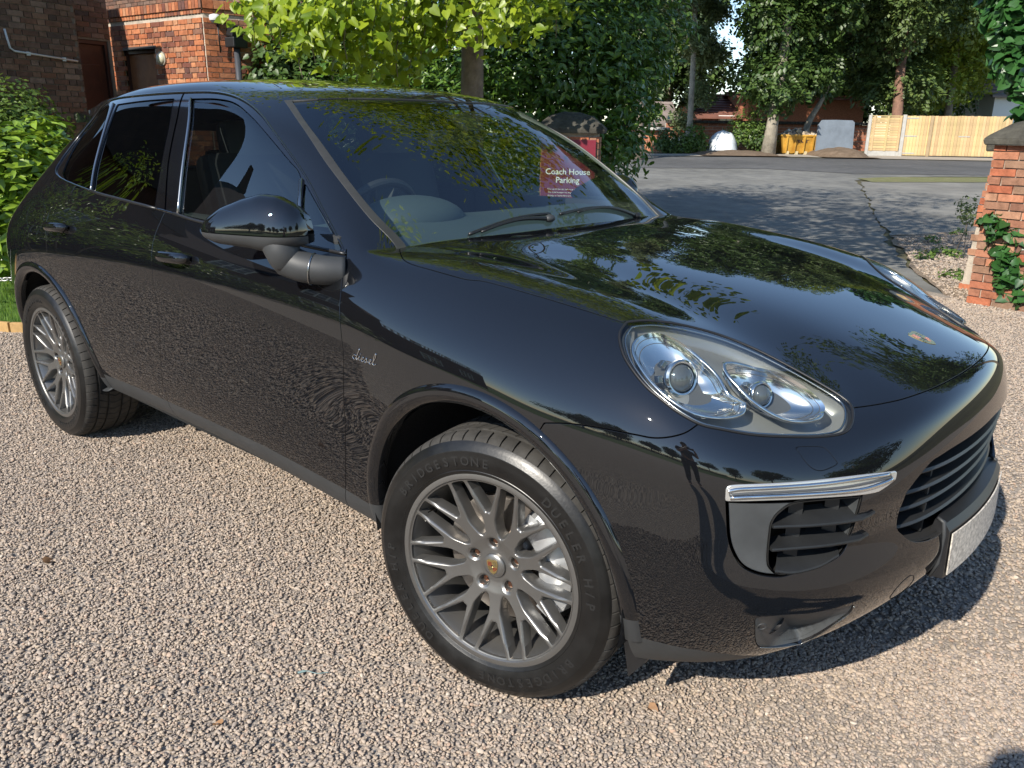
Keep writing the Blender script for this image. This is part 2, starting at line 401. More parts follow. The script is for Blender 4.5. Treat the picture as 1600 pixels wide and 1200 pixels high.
# ------------------------------------------------------------------ ground (gently rising towards the far yard)
FH = Vector((math.sin(YAW), math.cos(YAW), 0))
RH = Vector((math.cos(YAW), -math.sin(YAW), 0))
def gh(x, y):
    d = (x-CAM.x)*FH.x+(y-CAM.y)*FH.y
    t = max(0.0, d-13.0); t = min(t, 40.0)
    return .031*t
def gp(px, py, dz=0.0):
    lo, hi = 0.5, 400.0; r, u, f = cam_axes(); d = f+r*((px-800)/FPX)-u*((py-600)/FPX)
    for _ in range(60):
        m = (lo+hi)/2; p = CAM+d*m
        if p.z > gh(p.x, p.y): lo = m
        else: hi = m
    p = CAM+d*lo; return Vector((p.x, p.y, gh(p.x, p.y)+dz))
def at(px, py, D):
    """point on the line of sight of a pixel, D metres deep"""
    r, u, f = cam_axes(); d = f+r*((px-800)/FPX)-u*((py-600)/FPX)
    return CAM+d*D
def onground(px, D, dz=0.0):
    p = at(px, 208, D); return Vector((p.x, p.y, gh(p.x, p.y)+dz))
def struct(name, me, m): o = link(name, me, m); o['kind'] = 'structure'; return o
def sheet(name, poly, m, h, seg=.09):
    """flat sheet that follows the ground, a few millimetres above the one below"""
    if seg:      # ragged, worn edge
        q = []; rg_ = random.Random(name)
        for i, p in enumerate(poly):
            a, b_ = Vector((p[0], p[1], 0)), Vector((poly[(i+1) % len(poly)][0], poly[(i+1) % len(poly)][1], 0)); n_ = max(1, min(70, int((b_-a).length/.22))); s_ = (b_-a).normalized().cross(Vector((0, 0, 1)))
            for k in range(n_):
                t = a.lerp(b_, k/n_); w_ = seg*(mnoise.noise(t*1.3)*1.2+rg_.uniform(-.35, .35)) if 0 < k else 0; q.append(t+s_*w_)
        poly = q
    bm = bmesh.new(); vs = [bm.verts.new((p[0], p[1], 0)) for p in poly]; bm.faces.new(vs)
    bmesh.ops.triangulate(bm, faces=bm.faces[:])
    for k in (13, 20, 30, 40, 53):
        c = CAM+FH*k; c.z = 0
        bmesh.ops.bisect_plane(bm, geom=bm.verts[:]+bm.edges[:]+bm.faces[:], plane_co=c, plane_no=FH)
    for v in bm.verts: v.co.z = gh(v.co.x, v.co.y)+h
    bmesh.ops.recalc_face_normals(bm, faces=bm.faces[:])
    if sum(f.normal.z for f in bm.faces) < 0: bmesh.ops.reverse_faces(bm, faces=bm.faces[:])
    return struct(name, from_bm(name, bm), m)
def ground_mat(name, cols, scale, bump, bs, rough=.9, big=None, voro=None, vb=0.0):
    m = bpy.data.materials.new(name); t, N, L, b = nodes_of(m); b.inputs['Roughness'].default_value = rough; b.inputs['Specular IOR Level'].default_value = .25
    ge = N.new('ShaderNodeNewGeometry')
    n = N.new('ShaderNodeTexNoise'); n.inputs['Scale'].default_value = scale; n.inputs['Detail'].default_value = 8; n.inputs['Roughness'].default_value = .7
    L.new(ge.outputs['Position'], n.inputs['Vector'])
    r = N.new('ShaderNodeValToRGB'); r.color_ramp.elements[0].position = .3; r.color_ramp.elements[1].position = .72
    r.color_ramp.elements[0].color = (*cols[0], 1); r.color_ramp.elements[1].color = (*cols[-1], 1)
    for i, c in enumerate(cols[1:-1]):
        e = r.color_ramp.elements.new(.3+.42*(i+1)/(len(cols)-1)); e.color = (*c, 1)
    L.new(n.outputs['Fac'], r.inputs[0]); col = r.outputs[0]; hgt = n.outputs['Fac']
    if voro:
        v = N.new('ShaderNodeTexVoronoi'); v.inputs['Scale'].default_value = voro; L.new(ge.outputs['Position'], v.inputs['Vector'])
        r2 = N.new('ShaderNodeValToRGB'); r2.color_ramp.interpolation = 'LINEAR'
        pal = [(.0, (.10, .095, .095)), (.2, (.22, .19, .165)), (.4, (.33, .28, .235)), (.55, (.27, .22, .17)), (.7, (.40, .33, .26)), (.85, (.19, .165, .15)), (1, (.52, .47, .40))]
        r2.color_ramp.elements[0].color = (*pal[0][1], 1); r2.color_ramp.elements[1].color = (*pal[-1][1], 1)
        for p_, c in pal[1:-1]: e = r2.color_ramp.elements.new(p_); e.color = (*c, 1)
        sx = N.new('ShaderNodeSeparateColor'); L.new(v.outputs['Color'], sx.inputs[0]); L.new(sx.outputs[0], r2.inputs[0])
        mx = N.new('ShaderNodeMix'); mx.data_type = 'RGBA'; mx.blend_type = 'MIX'; mx.inputs[0].default_value = .55
        L.new(col, mx.inputs[6]); L.new(r2.outputs[0], mx.inputs[7]); col = mx.outputs[2]
        inv = N.new('ShaderNodeMath'); inv.operation = 'SUBTRACT'; inv.inputs[0].default_value = 1; L.new(v.outputs['Distance'], inv.inputs[1]); hgt = inv.outputs[0]
    if big:
        n3 = N.new('ShaderNodeTexNoise'); n3.inputs['Scale'].default_value = big; n3.inputs['Detail'].default_value = 4; L.new(ge.outputs['Position'], n3.inputs['Vector'])
        mr = N.new('ShaderNodeMapRange'); mr.inputs[1].default_value = .3; mr.inputs[2].default_value = .7; mr.inputs[3].default_value = .78; mr.inputs[4].default_value = 1.18; L.new(n3.outputs['Fac'], mr.inputs[0])
        hs = N.new('ShaderNodeHueSaturation'); L.new(col, hs.inputs['Color']); L.new(mr.outputs[0], hs.inputs['Value']); col = hs.outputs[0]
    L.new(col, b.inputs['Base Color'])
    if bump:
        if not voro:
            n2 = N.new('ShaderNodeTexNoise'); n2.inputs['Scale'].default_value = bs; n2.inputs['Detail'].default_value = 4; L.new(ge.outputs['Position'], n2.inputs['Vector']); hgt = n2.outputs['Fac']
        bp = N.new('ShaderNodeBump'); bp.inputs['Strength'].default_value = bump; bp.inputs['Distance'].default_value = .012; L.new(hgt, bp.inputs['Height']); L.new(bp.outputs[0], b.inputs['Normal'])
    return m
EARTH = ground_mat('rough_earth_and_grass', [(.05, .045, .03), (.10, .09, .05), (.07, .09, .03)], 1.3, .6, 30, big=.15)
GRAVEL = ground_mat('gravel_bed', [(.28, .24, .20), (.32, .275, .23)], 9, .35, 90, voro=125)
ASPH = ground_mat('weathered_asphalt', [(.11, .11, .108), (.17, .168, .155), (.22, .215, .195)], 2.2, .5, 160, big=.35)
ASPHD = ground_mat('dark_fresh_asphalt', [(.075, .075, .077), (.12, .119, .116)], 3, .5, 160, big=.3)
ASPHL = ground_mat('pale_worn_asphalt', [(.15, .146, .135), (.24, .23, .205)], 1.6, .5, 150, big=.5)
GRASS = ground_mat('lawn_turf', [(.035, .075, .012), (.06, .12, .018), (.09, .15, .03)], 6, .8, 120, big=.4)
VERGE = ground_mat('wood_chip_verge', [(.09, .065, .045), (.22, .17, .125), (.33, .27, .20)], 26, .9, 60, big=.8)
DIRT = ground_mat('bare_soil', [(.10, .07, .045), (.19, .14, .10)], 5, .9, 25)
STRIP = ground_mat('pale_gravel_strip', [(.26, .23, .19), (.38, .34, .29)], 14, .6, 60)
bm = bmesh.new(); g = 46
for i in range(g+1):
    for j in range(g+1):
        fx = (i/g*2-1); fy = (j/g*2-1); x = math.copysign(abs(fx)**2.6, fx)*1500; y = math.copysign(abs(fy)**2.6, fy)*1500
        bm.verts.new((x, y, gh(x, y)-.016))
bm.verts.ensure_lookup_table()
for i in range(g):
    for j in range(g):
        a = i*(g+1)+j; bm.faces.new([bm.verts[a], bm.verts[a+g+1], bm.verts[a+g+2], bm.verts[a+1]])
bm.verts.ensure_lookup_table()
# finer where the slope begins: cut along the bends
for k in (13, 53):
    c = CAM+FH*k; c.z = 0
    bmesh.ops.bisect_plane(bm, geom=bm.verts[:]+bm.edges[:]+bm.faces[:], plane_co=c, plane_no=FH)
for v in bm.verts: v.co.z = gh(v.co.x, v.co.y)-.016
struct('ground', from_bm('ground', bm), EARTH)
P_ = lambda *pts: [gp(a, b_) for a, b_ in pts]
# drive of gravel round the car
drive = [(-9.0, -9), (9, -9), (12, 2), (6, 5.9), (.6, 5.9), (-.5, 6.3), (-1.3, 6.6), (-4.6, 4.3), (-5.1, 2.0), (-5.05, -.05), (-5.42, -.36), (-6.5, -.95), (-9.0, -2.2)]
sheet('gravel_drive', drive, GRAVEL, .004)
road = [gp(1485, 470), gp(1440, 432), gp(1400, 400), gp(1375, 355), gp(1345, 290), gp(1335, 282), gp(1420, 276), gp(1540, 276), gp(1600, 277)]
far = [gp(1600, 259), gp(1350, 250), gp(1000, 243)]
rd = road+far+[Vector((-60, 40, 0)), Vector((-20, 13, 0)), Vector((-4.6, 4.5, 0)), Vector((-1.3, 6.6, 0))]
sheet('road', [(p.x, p.y) for p in rd], ASPH, -.004)
sheet('side_road', [(p.x, p.y) for p in [gp(1345, 284), gp(1520, 284), gp(1700, 284), gp(1700, 365), gp(1515, 362), gp(1390, 368), gp(1372, 345)]], ASPHL, .002)
sheet('far_road', [(p.x, p.y) for p in [gp(985, 262), gp(1200, 264), gp(1340, 272), gp(1700, 275), gp(1700, 255), gp(1350, 249), gp(1200, 246), gp(985, 244)]], ASPHD, .006)
sheet('grass_strip', [(p.x, p.y) for p in [gp(1340, 279), gp(1400, 277), gp(1530, 278), gp(1700, 279), gp(1700, 284.5), gp(1520, 285.5), gp(1362, 285)]], ground_mat('sparse_grass', [(.20, .165, .10), (.14, .15, .06), (.26, .22, .15)], 3, .7, 60), .012)
sheet('gravel_strip', [(p.x, p.y) for p in [gp(990, 243.5), gp(1210, 244.5), gp(1350, 248), gp(1700, 254), gp(1700, 244), gp(1350, 243.6), gp(1210, 241.0), gp(990, 240.2)]], STRIP, .010)
sheet('verge', [(p.x, p.y) for p in [gp(1390, 369), gp(1520, 361), gp(1620, 365), gp(1640, 520), gp(1500, 490), gp(1470, 455), gp(1425, 420)]], VERGE, .006)
sheet('lawn', [(-5.42, -.38), (-5.05, -.08), (-5.1, 2.6), (-14, 2.6), (-14, -4.8), (-9, -2.22)], GRASS, .010, 0)
# far lawn behind the camera with its curved edge, seen only in the paint
sheet('far_lawn', [(9, -9.02), (-9, -9.02), (-30, -16), (-30, -60), (60, -60), (60, -12)], GRASS, .006)
# timber edging of the lawn
WOODN = mat('new_edging_timber', (.42, .26, .10), rough=.7, var=.25, vscale=9, bump=.2, bscale=60)
edg = thing('timber_edging', 'low honey-coloured timber board edging the lawn behind the car', 'edging')
for a, b_ in (((-9.0, -2.21), (-6.9, -1.14)), ((-6.89, -1.135), (-5.42, -.37)), ((-5.41, -.365), (-5.06, -.07)), ((-5.055, -.06), (-5.1, 2.6))):
    a, b_ = Vector((*a, 0)), Vector((*b_, 0)); d = b_-a
    bm = bmesh.new(); bm_box(bm, (a+b_)/2+Vector((0, 0, .022)), (d.length-.004, .032, .11), Euler((0, 0, math.atan2(d.y, d.x))), .003)
    link('board', from_bm('board', bm), WOODN, edg)
# ------------------------------------------------------------------ gravel stones
STONE = bpy.data.materials.new('pebble'); t, N, L, b = nodes_of(STONE); b.inputs['Roughness'].default_value = .72; b.inputs['Specular IOR Level'].default_value = .35
oi = N.new('ShaderNodeObjectInfo'); r2 = N.new('ShaderNodeValToRGB')
pal = [(0.0, (0.181, 0.157, 0.138)), (0.1, (0.251, 0.21, 0.179)), (0.24, (0.314, 0.257, 0.208)), (0.4, (0.376, 0.3, 0.237)), (0.52, (0.341, 0.27, 0.205)), (0.64, (0.41, 0.33, 0.25)), (0.76, (0.292, 0.243, 0.205)), (0.88, (0.404, 0.336, 0.272)), (0.95, (0.348, 0.243, 0.179)), (1, (0.508, 0.436, 0.358))]
r2.color_ramp.elements[0].color = (*pal[0][1], 1); r2.color_ramp.elements[1].color = (*pal[-1][1], 1)
for p_, c in pal[1:-1]: e = r2.color_ramp.elements.new(p_); e.color = (*c, 1)
L.new(oi.outputs['Random'], r2.inputs[0])
tcn = N.new('ShaderNodeTexCoord'); nn_ = N.new('ShaderNodeTexNoise'); nn_.inputs['Scale'].default_value = 3; L.new(tcn.outputs['Object'], nn_.inputs['Vector'])
L.new(r2.outputs[0], b.inputs['Base Color'])
def pebbles(name, poly, density, size, seed, label):
    bm = bmesh.new(); bm.faces.new([bm.verts.new((x, y, .004)) for x, y in poly]); bmesh.ops.triangulate(bm, faces=bm.faces[:])
    o = link(name, from_bm(name, bm), GRAVEL); o['kind'] = 'stuff'; o['label'] = label; o['category'] = 'gravel'
    ng = bpy.data.node_groups.new(name, 'GeometryNodeTree')
    ng.interface.new_socket('Geometry', in_out='INPUT', socket_type='NodeSocketGeometry'); ng.interface.new_socket('Geometry', in_out='OUTPUT', socket_type='NodeSocketGeometry')
    N = ng.nodes; L = ng.links; gi = N.new('NodeGroupInput'); go = N.new('NodeGroupOutput')
    dp = N.new('GeometryNodeDistributePointsOnFaces'); dp.inputs['Density'].default_value = density; dp.inputs['Seed'].default_value = seed
    ic = N.new('GeometryNodeMeshIcoSphere'); ic.inputs['Radius'].default_value = 1.0; ic.inputs['Subdivisions'].default_value = 2
    sp = N.new('GeometryNodeSetPosition'); nz = N.new('ShaderNodeTexNoise'); nz.inputs['Scale'].default_value = 1.1
    vm = N.new('ShaderNodeVectorMath'); vm.operation = 'SUBTRACT'; vm.inputs[1].default_value = (.5, .5, .5)
    vs = N.new('ShaderNodeVectorMath'); vs.operation = 'SCALE'; vs.inputs['Scale'].default_value = .9
    L.new(nz.outputs['Color'], vm.inputs[0]); L.new(vm.outputs[0], vs.inputs[0]); L.new(ic.outputs['Mesh'], sp.inputs['Geometry']); L.new(vs.outputs[0], sp.inputs['Offset'])
    sm_ = N.new('GeometryNodeSetMaterial'); sm_.inputs['Material'].default_value = STONE; L.new(sp.outputs[0], sm_.inputs[0])
    ss = N.new('GeometryNodeSetShadeSmooth'); L.new(sm_.outputs[0], ss.inputs[0])
    io = N.new('GeometryNodeInstanceOnPoints')
    rv = N.new('FunctionNodeRandomValue'); rv.data_type = 'FLOAT_VECTOR'; rv.inputs[0].default_value = (-.5, -.5, 0); rv.inputs[1].default_value = (.5, .5, 6.283)
    sc = N.new('FunctionNodeRandomValue'); sc.data_type = 'FLOAT_VECTOR'; sc.inputs[0].default_value = (size*.55, size*.45, size*.32); sc.inputs[1].default_value = (size*1.25, size*.95, size*.68); sc.inputs['Seed'].default_value = 5
    pw = N.new('FunctionNodeRandomValue'); pw.data_type = 'FLOAT'; pw.inputs[2].default_value = 0.0; pw.inputs[3].default_value = 1.0; pw.inputs['Seed'].default_value = 9
    p3 = N.new('ShaderNodeMath'); p3.operation = 'POWER'; p3.inputs[1].default_value = 8.0; L.new(pw.outputs[1], p3.inputs[0])
    p4 = N.new('ShaderNodeMath'); p4.operation = 'MULTIPLY_ADD'; p4.inputs[1].default_value = .85; p4.inputs[2].default_value = .85; L.new(p3.outputs[0], p4.inputs[0])
    vx = N.new('ShaderNodeVectorMath'); vx.operation = 'SCALE'; L.new(sc.outputs[0], vx.inputs[0]); L.new(p4.outputs[0], vx.inputs['Scale'])
    s2 = N.new('GeometryNodeSetPosition'); ro = N.new('FunctionNodeRandomValue'); ro.data_type = 'FLOAT_VECTOR'; ro.inputs[0].default_value = (0, 0, -size*.25); ro.inputs[1].default_value = (0, 0, size*.45); ro.inputs['Seed'].default_value = 3
    L.new(gi.outputs[0], dp.inputs['Mesh']); L.new(dp.outputs['Points'], s2.inputs[0]); L.new(ro.outputs[0], s2.inputs['Offset'])
    L.new(s2.outputs[0], io.inputs['Points']); L.new(ss.outputs[0], io.inputs['Instance']); L.new(rv.outputs[0], io.inputs['Rotation']); L.new(vx.outputs[0], io.inputs['Scale'])
    L.new(io.outputs[0], go.inputs[0])
    md = o.modifiers.new('stones', 'NODES'); md.node_group = ng
    for v in o.data.vertices: v.co.z = .008
    return o
pebbles('loose_gravel', [(-1.9, -1.75), (.3, -2.1), (1.05, -1.95), (1.9, -1.3), (2.3, -.2), (1.7, .5), (-.2, -.4), (-2.9, -.35), (-3.4, -1.2)], 14500, .0058, 1, 'loose multicoloured gravel in front of the car')
pebbles('loose_gravel', [(-3.4, -1.2), (-2.9, -.35), (-4.2, .3), (-5.0, -.1), (-5.42, -.42), (-6.9, -1.2), (-8.9, -2.25), (-8.5, -4.6), (-3.3, -2.9), (-1.9, -1.75)], 6500, .0070, 2, 'loose gravel round the rear wheel up to the lawn edge')
pebbles('loose_gravel', [(-2.9, -.35), (-.2, -.4), (1.7, .5), (2.3, -.2), (4.5, 2.4), (3.5, 5.6), (-.1, 6.05), (-1.4, 6.4), (-1.3, 4.0), (-.9, 2.0), (-2.9, 1.0)], 6500, .0072, 3, 'loose gravel under and beyond the nose of the car')
chips = [(p.x, p.y) for p in [gp(1400, 372), gp(1520, 363), gp(1600, 380), gp(1600, 500), gp(1500, 486), gp(1470, 452), gp(1432, 420)]]
pebbles('wood_chips', chips, 900, .015, 8, 'pale wood chips and litter on the verge by the right-hand pillar')
rng_g = np.random.default_rng(31); ng_ = 26000
gx, gy = rng_g.uniform(-9.5, -5.12, ng_), rng_g.uniform(-2.2, 2.6, ng_); okg = (gy > -.36+(gx+5.42)*.515) ; gx, gy = gx[okg], gy[okg]
C_ = np.stack([gx, gy, np.full(len(gx), .01)], 1); az = rng_g.uniform(0, 6.28, len(gx)); lean = rng_g.uniform(.1, .6, len(gx))
x_ = np.stack([np.cos(az)*lean, np.sin(az)*lean, np.ones(len(gx))], 1); x_ /= np.linalg.norm(x_, axis=1, keepdims=True); y_ = np.stack([-np.sin(az), np.cos(az), np.zeros(len(gx))], 1)
BL_ = (np.array([(0, .09, 0), (0, -.09, 0), (1, 0, .25)], float), [(0, 1, 2)])
GM = leaf_mat('grass_blade', (.06, .14, .015), (.16, .27, .035), .5, .35)
o = link('grass', leaves_mesh('grass', C_, np.stack([x_, y_, np.cross(x_, y_)], 1), rng_g.uniform(.025, .06, len(gx)), BL_, GM), GM); tag(o, 'short green lawn grass behind the timber edging', 'grass', kind='stuff')

# ------------------------------------------------------------------ brickwork
def on_plane(p, n_, px_, py_):
    r, uu, f = cam_axes(); d = f+r*((px_-800)/FPX)-uu*((py_-600)/FPX); t = (p-CAM).dot(n_)/d.dot(n_); return CAM+d*t
def brick_mat(name, cols, rough=.85):
    m = bpy.data.materials.new(name); t, N, L, b = nodes_of(m); b.inputs['Roughness'].default_value = rough; b.inputs['Specular IOR Level'].default_value = .2
    ge = N.new('ShaderNodeNewGeometry'); oi = N.new('ShaderNodeObjectInfo'); ad = N.new('ShaderNodeMath'); ad.operation = 'ADD'; fr_ = N.new('ShaderNodeMath'); fr_.operation = 'FRACT'
    L.new(ge.outputs['Random Per Island'], ad.inputs[0]); L.new(oi.outputs['Random'], ad.inputs[1]); L.new(ad.outputs[0], fr_.inputs[0])
    r = N.new('ShaderNodeValToRGB'); r.color_ramp.elements[0].color = (*cols[0], 1); r.color_ramp.elements[1].color = (*cols[-1], 1)
    for i, c in enumerate(cols[1:-1]): e = r.color_ramp.elements.new((i+1)/(len(cols)-1)); e.color = (*c, 1)
    L.new(fr_.outputs[0], r.inputs[0])
    n = N.new('ShaderNodeTexNoise'); n.inputs['Scale'].default_value = 14; n.inputs['Detail'].default_value = 7; n.inputs['Roughness'].default_value = .75; L.new(ge.outputs['Position'], n.inputs['Vector'])
    mr = N.new('ShaderNodeMapRange'); mr.inputs[1].default_value = .3; mr.inputs[2].default_value = .7; mr.inputs[3].default_value = .62; mr.inputs[4].default_value = 1.3; L.new(n.outputs['Fac'], mr.inputs[0])
    hs = N.new('ShaderNodeHueSaturation'); L.new(r.outputs[0], hs.inputs['Color']); L.new(mr.outputs[0], hs.inputs['Value']); L.new(hs.outputs[0], b.inputs['Base Color'])
    bp = N.new('ShaderNodeBump'); bp.inputs['Strength'].default_value = .5; bp.inputs['Distance'].default_value = .006; n2 = N.new('ShaderNodeTexNoise'); n2.inputs['Scale'].default_value = 60; n2.inputs['Detail'].default_value = 5
    L.new(ge.outputs['Position'], n2.inputs['Vector']); L.new(n2.outputs['Fac'], bp.inputs['Height']); L.new(bp.outputs[0], b.inputs['Normal']); return m
BRICK_OR = brick_mat('orange_red_brick', [(.30, .10, .045), (.42, .155, .07), (.14, .055, .04), (.46, .20, .10), (.36, .12, .055), (.10, .05, .045), (.48, .24, .13)])
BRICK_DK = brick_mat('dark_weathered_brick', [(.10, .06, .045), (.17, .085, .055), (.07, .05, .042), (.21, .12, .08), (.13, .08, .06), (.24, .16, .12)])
BRICK_OLD = brick_mat('old_soft_red_brick', [(.32, .10, .055), (.40, .145, .075), (.22, .10, .065), (.44, .19, .11), (.14, .075, .055), (.38, .20, .125), (.20, .13, .09), (.36, .12, .065)])
BRICK_FAR = brick_mat('distant_brick', [(.34, .12, .065), (.44, .18, .10), (.28, .12, .08)])
MORTAR = mat('lime_mortar', (.38, .33, .27), rough=.95, var=.25, vscale=12, bump=.4, bscale=70)
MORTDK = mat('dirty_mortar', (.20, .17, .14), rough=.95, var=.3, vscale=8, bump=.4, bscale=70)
STONEC = mat('mossy_dark_capstone', (.040, .036, .030), rough=.9, var=.6, vscale=5, bump=.7, bscale=22, bdist=.02, vcol2=(.085, .08, .065))
def cam_px(p):
    r, u, f = cam_axes(); d = Vector(p)-CAM; z = d.dot(f)
    if z < .2: return None
    return 800+FPX*d.dot(r)/z, 600-FPX*d.dot(u)/z, z
BRK = {}
def brick_mesh(L_, H, D, m, v):
    k = (round(L_, 3), round(H, 3), m.name, v)
    if k not in BRK:
        rng = random.Random(hash(k) & 0xffff); j = lambda a: a+rng.uniform(-.0022, .0022)
        V = [(j(x), j(y), j(z)) for x in (0, L_) for y in (0, -D) for z in (0, H)]
        V = [(x, y if y > -D/2 else y, z) for x, y, z in V]
        F = [(0, 1, 3, 2), (4, 6, 7, 5), (0, 4, 5, 1), (2, 3, 7, 6), (1, 5, 7, 3), (0, 2, 6, 4)]
        me = bpy.data.meshes.new('brick'); me.from_pydata(V, [], F); me.update(); me.materials.append(m); BRK[k] = me
    return BRK[k]
def brick_face(parent, p0, u, n, W_, z0, z1, m, holes=(), limit=300, BL=.225, BH=.075, gap=.011, D=.016, bond='stretch', mask=None, seed=1, lvl=None, soldier=()):
    """lay bricks on a wall face: p0 lower left corner seen from outside, u along it, n outwards"""
    rng = random.Random(seed); u = Vector(u).normalized(); n = Vector(n).normalized(); p0 = Vector(p0); items = []
    row = 0; z = z0
    while z+BH*.6 < z1:
        h = min(BH-gap, z1-z-.002)
        if bond == 'flem': seq = [BL, BL/2]; x = -(BL*.75 if row % 2 else 0)
        else: seq = [BL]; x = -(BL/2 if row % 2 else 0)
        k = 0
        while x < W_:
            L_ = seq[k % len(seq)]; a = max(x, 0); b_ = min(x+L_, W_)-gap
            if b_-a > .03:
                cu, cz = (a+b_)/2, z+h/2
                if not any(h_[0] < cu < h_[1] and h_[2] < cz < h_[3] for h_ in holes): items.append((a, b_-a, z, h))
            x += L_; k += 1
        z += BH; row += 1
    vis = []
    for it in items:
        c = p0+u*(it[0]+it[1]/2)+Vector((0, 0, it[2]-0+it[3]/2)); q = cam_px((c.x, c.y, c.z))
        ok = q and -20 < q[0] < 1620 and -20 < q[1] < 1220 and (mask is None or mask(q)) and n.dot(CAM-c) > 0
        vis.append((q[2] if ok else 1e9, it))
    vis.sort(key=lambda a: a[0]); Rt = Matrix((u, -n, Vector((0, 0, 1)))).transposed().to_4x4()
    V, F = [], []; cnt = 0; Dm = D+.02
    for i, (dp, it) in enumerate(vis):
        a, l_, z_, h = it; pos = p0+u*a+Vector((0, 0, z_))+n*(-.02+rng.uniform(-.002, .002)); dd = Dm+rng.uniform(-.003, .003)
        if dp < 1e8 and cnt < limit:
            me = brick_mesh(round(l_/.0125)*.0125, round(h, 3), Dm, m, rng.randrange(4)); o = bpy.data.objects.new('brick', me); COL.objects.link(o)
            o.parent = parent; o.matrix_local = Matrix.Translation(pos-parent_loc(parent)) @ Rt; cnt += 1
        else:
            b0 = len(V)
            for dx in (0, l_):
                for dy in (0, dd):
                    for dz in (0, h): V.append(pos-parent_loc(parent)+u*dx+n*dy+Vector((0, 0, dz)))
            F += [tuple(b0+q for q in f) for f in ((0, 1, 3, 2), (4, 6, 7, 5), (0, 4, 5, 1), (2, 3, 7, 6), (1, 5, 7, 3), (0, 2, 6, 4))]
    if V:
        o = link('brickwork', pydata('brickwork', V, F), m, parent); o['kind'] = 'stuff'
    return cnt
def parent_loc(p):
    v = Vector(p.location)
    while p.parent: p = p.parent; v += Vector(p.location)
    return v
def slab(name, p0, u, n, W_, z0, z1, th, m, parent, holes=()):
    """a wall core (mortar) with openings"""
    u = Vector(u).normalized(); n = Vector(n).normalized(); bm = bmesh.new(); xs = sorted({0, W_, *[h[0] for h in holes], *[h[1] for h in holes]}); zs = sorted({z0, z1, *[h[2] for h in holes], *[h[3] for h in holes]})
    L0 = parent_loc(parent)
    for i in range(len(xs)-1):
        for j in range(len(zs)-1):
            cx, cz = (xs[i]+xs[i+1])/2, (zs[j]+zs[j+1])/2
            if cz < z0 or cz > z1 or cx < 0 or cx > W_: continue
            if any(h[0] < cx < h[1] and h[2] < cz < h[3] for h in holes): continue
            c = Vector(p0)+u*cx+Vector((0, 0, cz))-n*(th/2)-L0; Rm_ = Matrix((u, -n, Vector((0, 0, 1)))).transposed()
            bmesh.ops.create_cube(bm, size=1, matrix=Matrix.Translation(c) @ Rm_.to_4x4() @ Matrix.Diagonal((xs[i+1]-xs[i], th, zs[j+1]-zs[j], 1)))
    bmesh.ops.remove_doubles(bm, verts=bm.verts[:], dist=1e-4)
    return link(name, from_bm(name, bm), m, parent)
def rel(v, parent): return Vector(v)-parent_loc(parent)

# ------------------------------------------------------------------ dark brick house at the left, its doorway and the lit outbuilding
DOORM = mat('dark_varnished_door', (.065, .022, .014), rough=.35, var=.3, vscale=6, bump=.15, bscale=40)
DOORB = mat('brown_timber_door', (.26, .11, .05), rough=.45, var=.3, vscale=5, bump=.2, bscale=30)
FRAMEM = mat('dark_red_frame', (.045, .016, .013), rough=.4)
WHITE = mat('white_paint', (.75, .74, .70), rough=.5)
PIPEW = mat('grey_white_conduit', (.52, .53, .53), rough=.4)
BLKP = mat('black_cast_iron', (.012, .012, .013), rough=.45)
hL = at(0, 60, 10.55); hR = at(120, 60, 11.4)
u = Vector((hR.x-hL.x, hR.y-hL.y, 0)).normalized(); n = Vector((u.y, -u.x, 0))
p0 = Vector((hR.x, hR.y, 0))-u*6.0
house = thing('brick_house', 'dark weathered brick house wall in shade with a white conduit pipe at the left edge', 'house', (p0.x, p0.y, 0))
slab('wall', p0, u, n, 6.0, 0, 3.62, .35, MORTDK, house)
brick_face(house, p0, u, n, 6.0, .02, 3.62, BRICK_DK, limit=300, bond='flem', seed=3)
# return of the wall into the door recess
n2 = u.copy(); u2 = -n
pr = Vector((hR.x, hR.y, 0))
recD = .85
slab('recess_wall', pr, u2, n2, recD, 0, 3.62, .25, MORTDK, house)
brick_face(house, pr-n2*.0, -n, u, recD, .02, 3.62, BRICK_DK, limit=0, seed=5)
# back of the recess: the wall with the tall dark door
bk = pr-n*recD
ra = at(178, 100, (bk-CAM).dot(f_) if False else 12.6)
Wd = 1.6
Wd = (on_plane(bk, n, 177, 100)-bk).dot(u)
zt = at(150, 62, 12.4).z
slab('door_wall', bk, u, n, Wd, 0, 3.62, .3, MORTDK, house, holes=[(.05, Wd-.05, 0, zt)])
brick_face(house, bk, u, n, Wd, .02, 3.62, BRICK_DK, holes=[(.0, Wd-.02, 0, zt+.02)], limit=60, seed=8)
dd_ = bpy.data.objects.new('door', None); COL.objects.link(dd_); dd_.parent = house; dd_.location = rel(bk+u*.05, house); wd = Wd-.10
def local_box(name, par, u, n, x0, x1, z0, z1, o0, o1, m, bev=.004):
    bm = bmesh.new(); Rm_ = Matrix((u, -n, Vector((0, 0, 1)))).transposed(); c = u*((x0+x1)/2)+Vector((0, 0, (z0+z1)/2))+n*((o0+o1)/2)
    bm_box(bm, c, (x1-x0, abs(o1-o0), z1-z0), Rm_.to_quaternion(), bev); return link(name, from_bm(name, bm), m, par)
local_box('door_leaf', dd_, u, n, .05, wd-.05, 0, zt-.06, -.12, -.07, DOORM)
for a, b_ in ((.05+.12*wd, .5*wd-.02), (.5*wd+.04, wd-.05-.10*wd)):
    for z_, z2 in ((.2, .95), (1.15, zt-.35)): local_box('door_panel', dd_, u, n, a, b_, z_, z2, -.07, -.055, DOORM, .01)
for a, b_, z_, z2 in ((0, .05, 0, zt), (wd-.05, wd, 0, zt), (.05, wd-.05, zt-.06, zt)): local_box('door_frame', dd_, u, n, a, b_, z_, z2, -.12, -.02, FRAMEM)
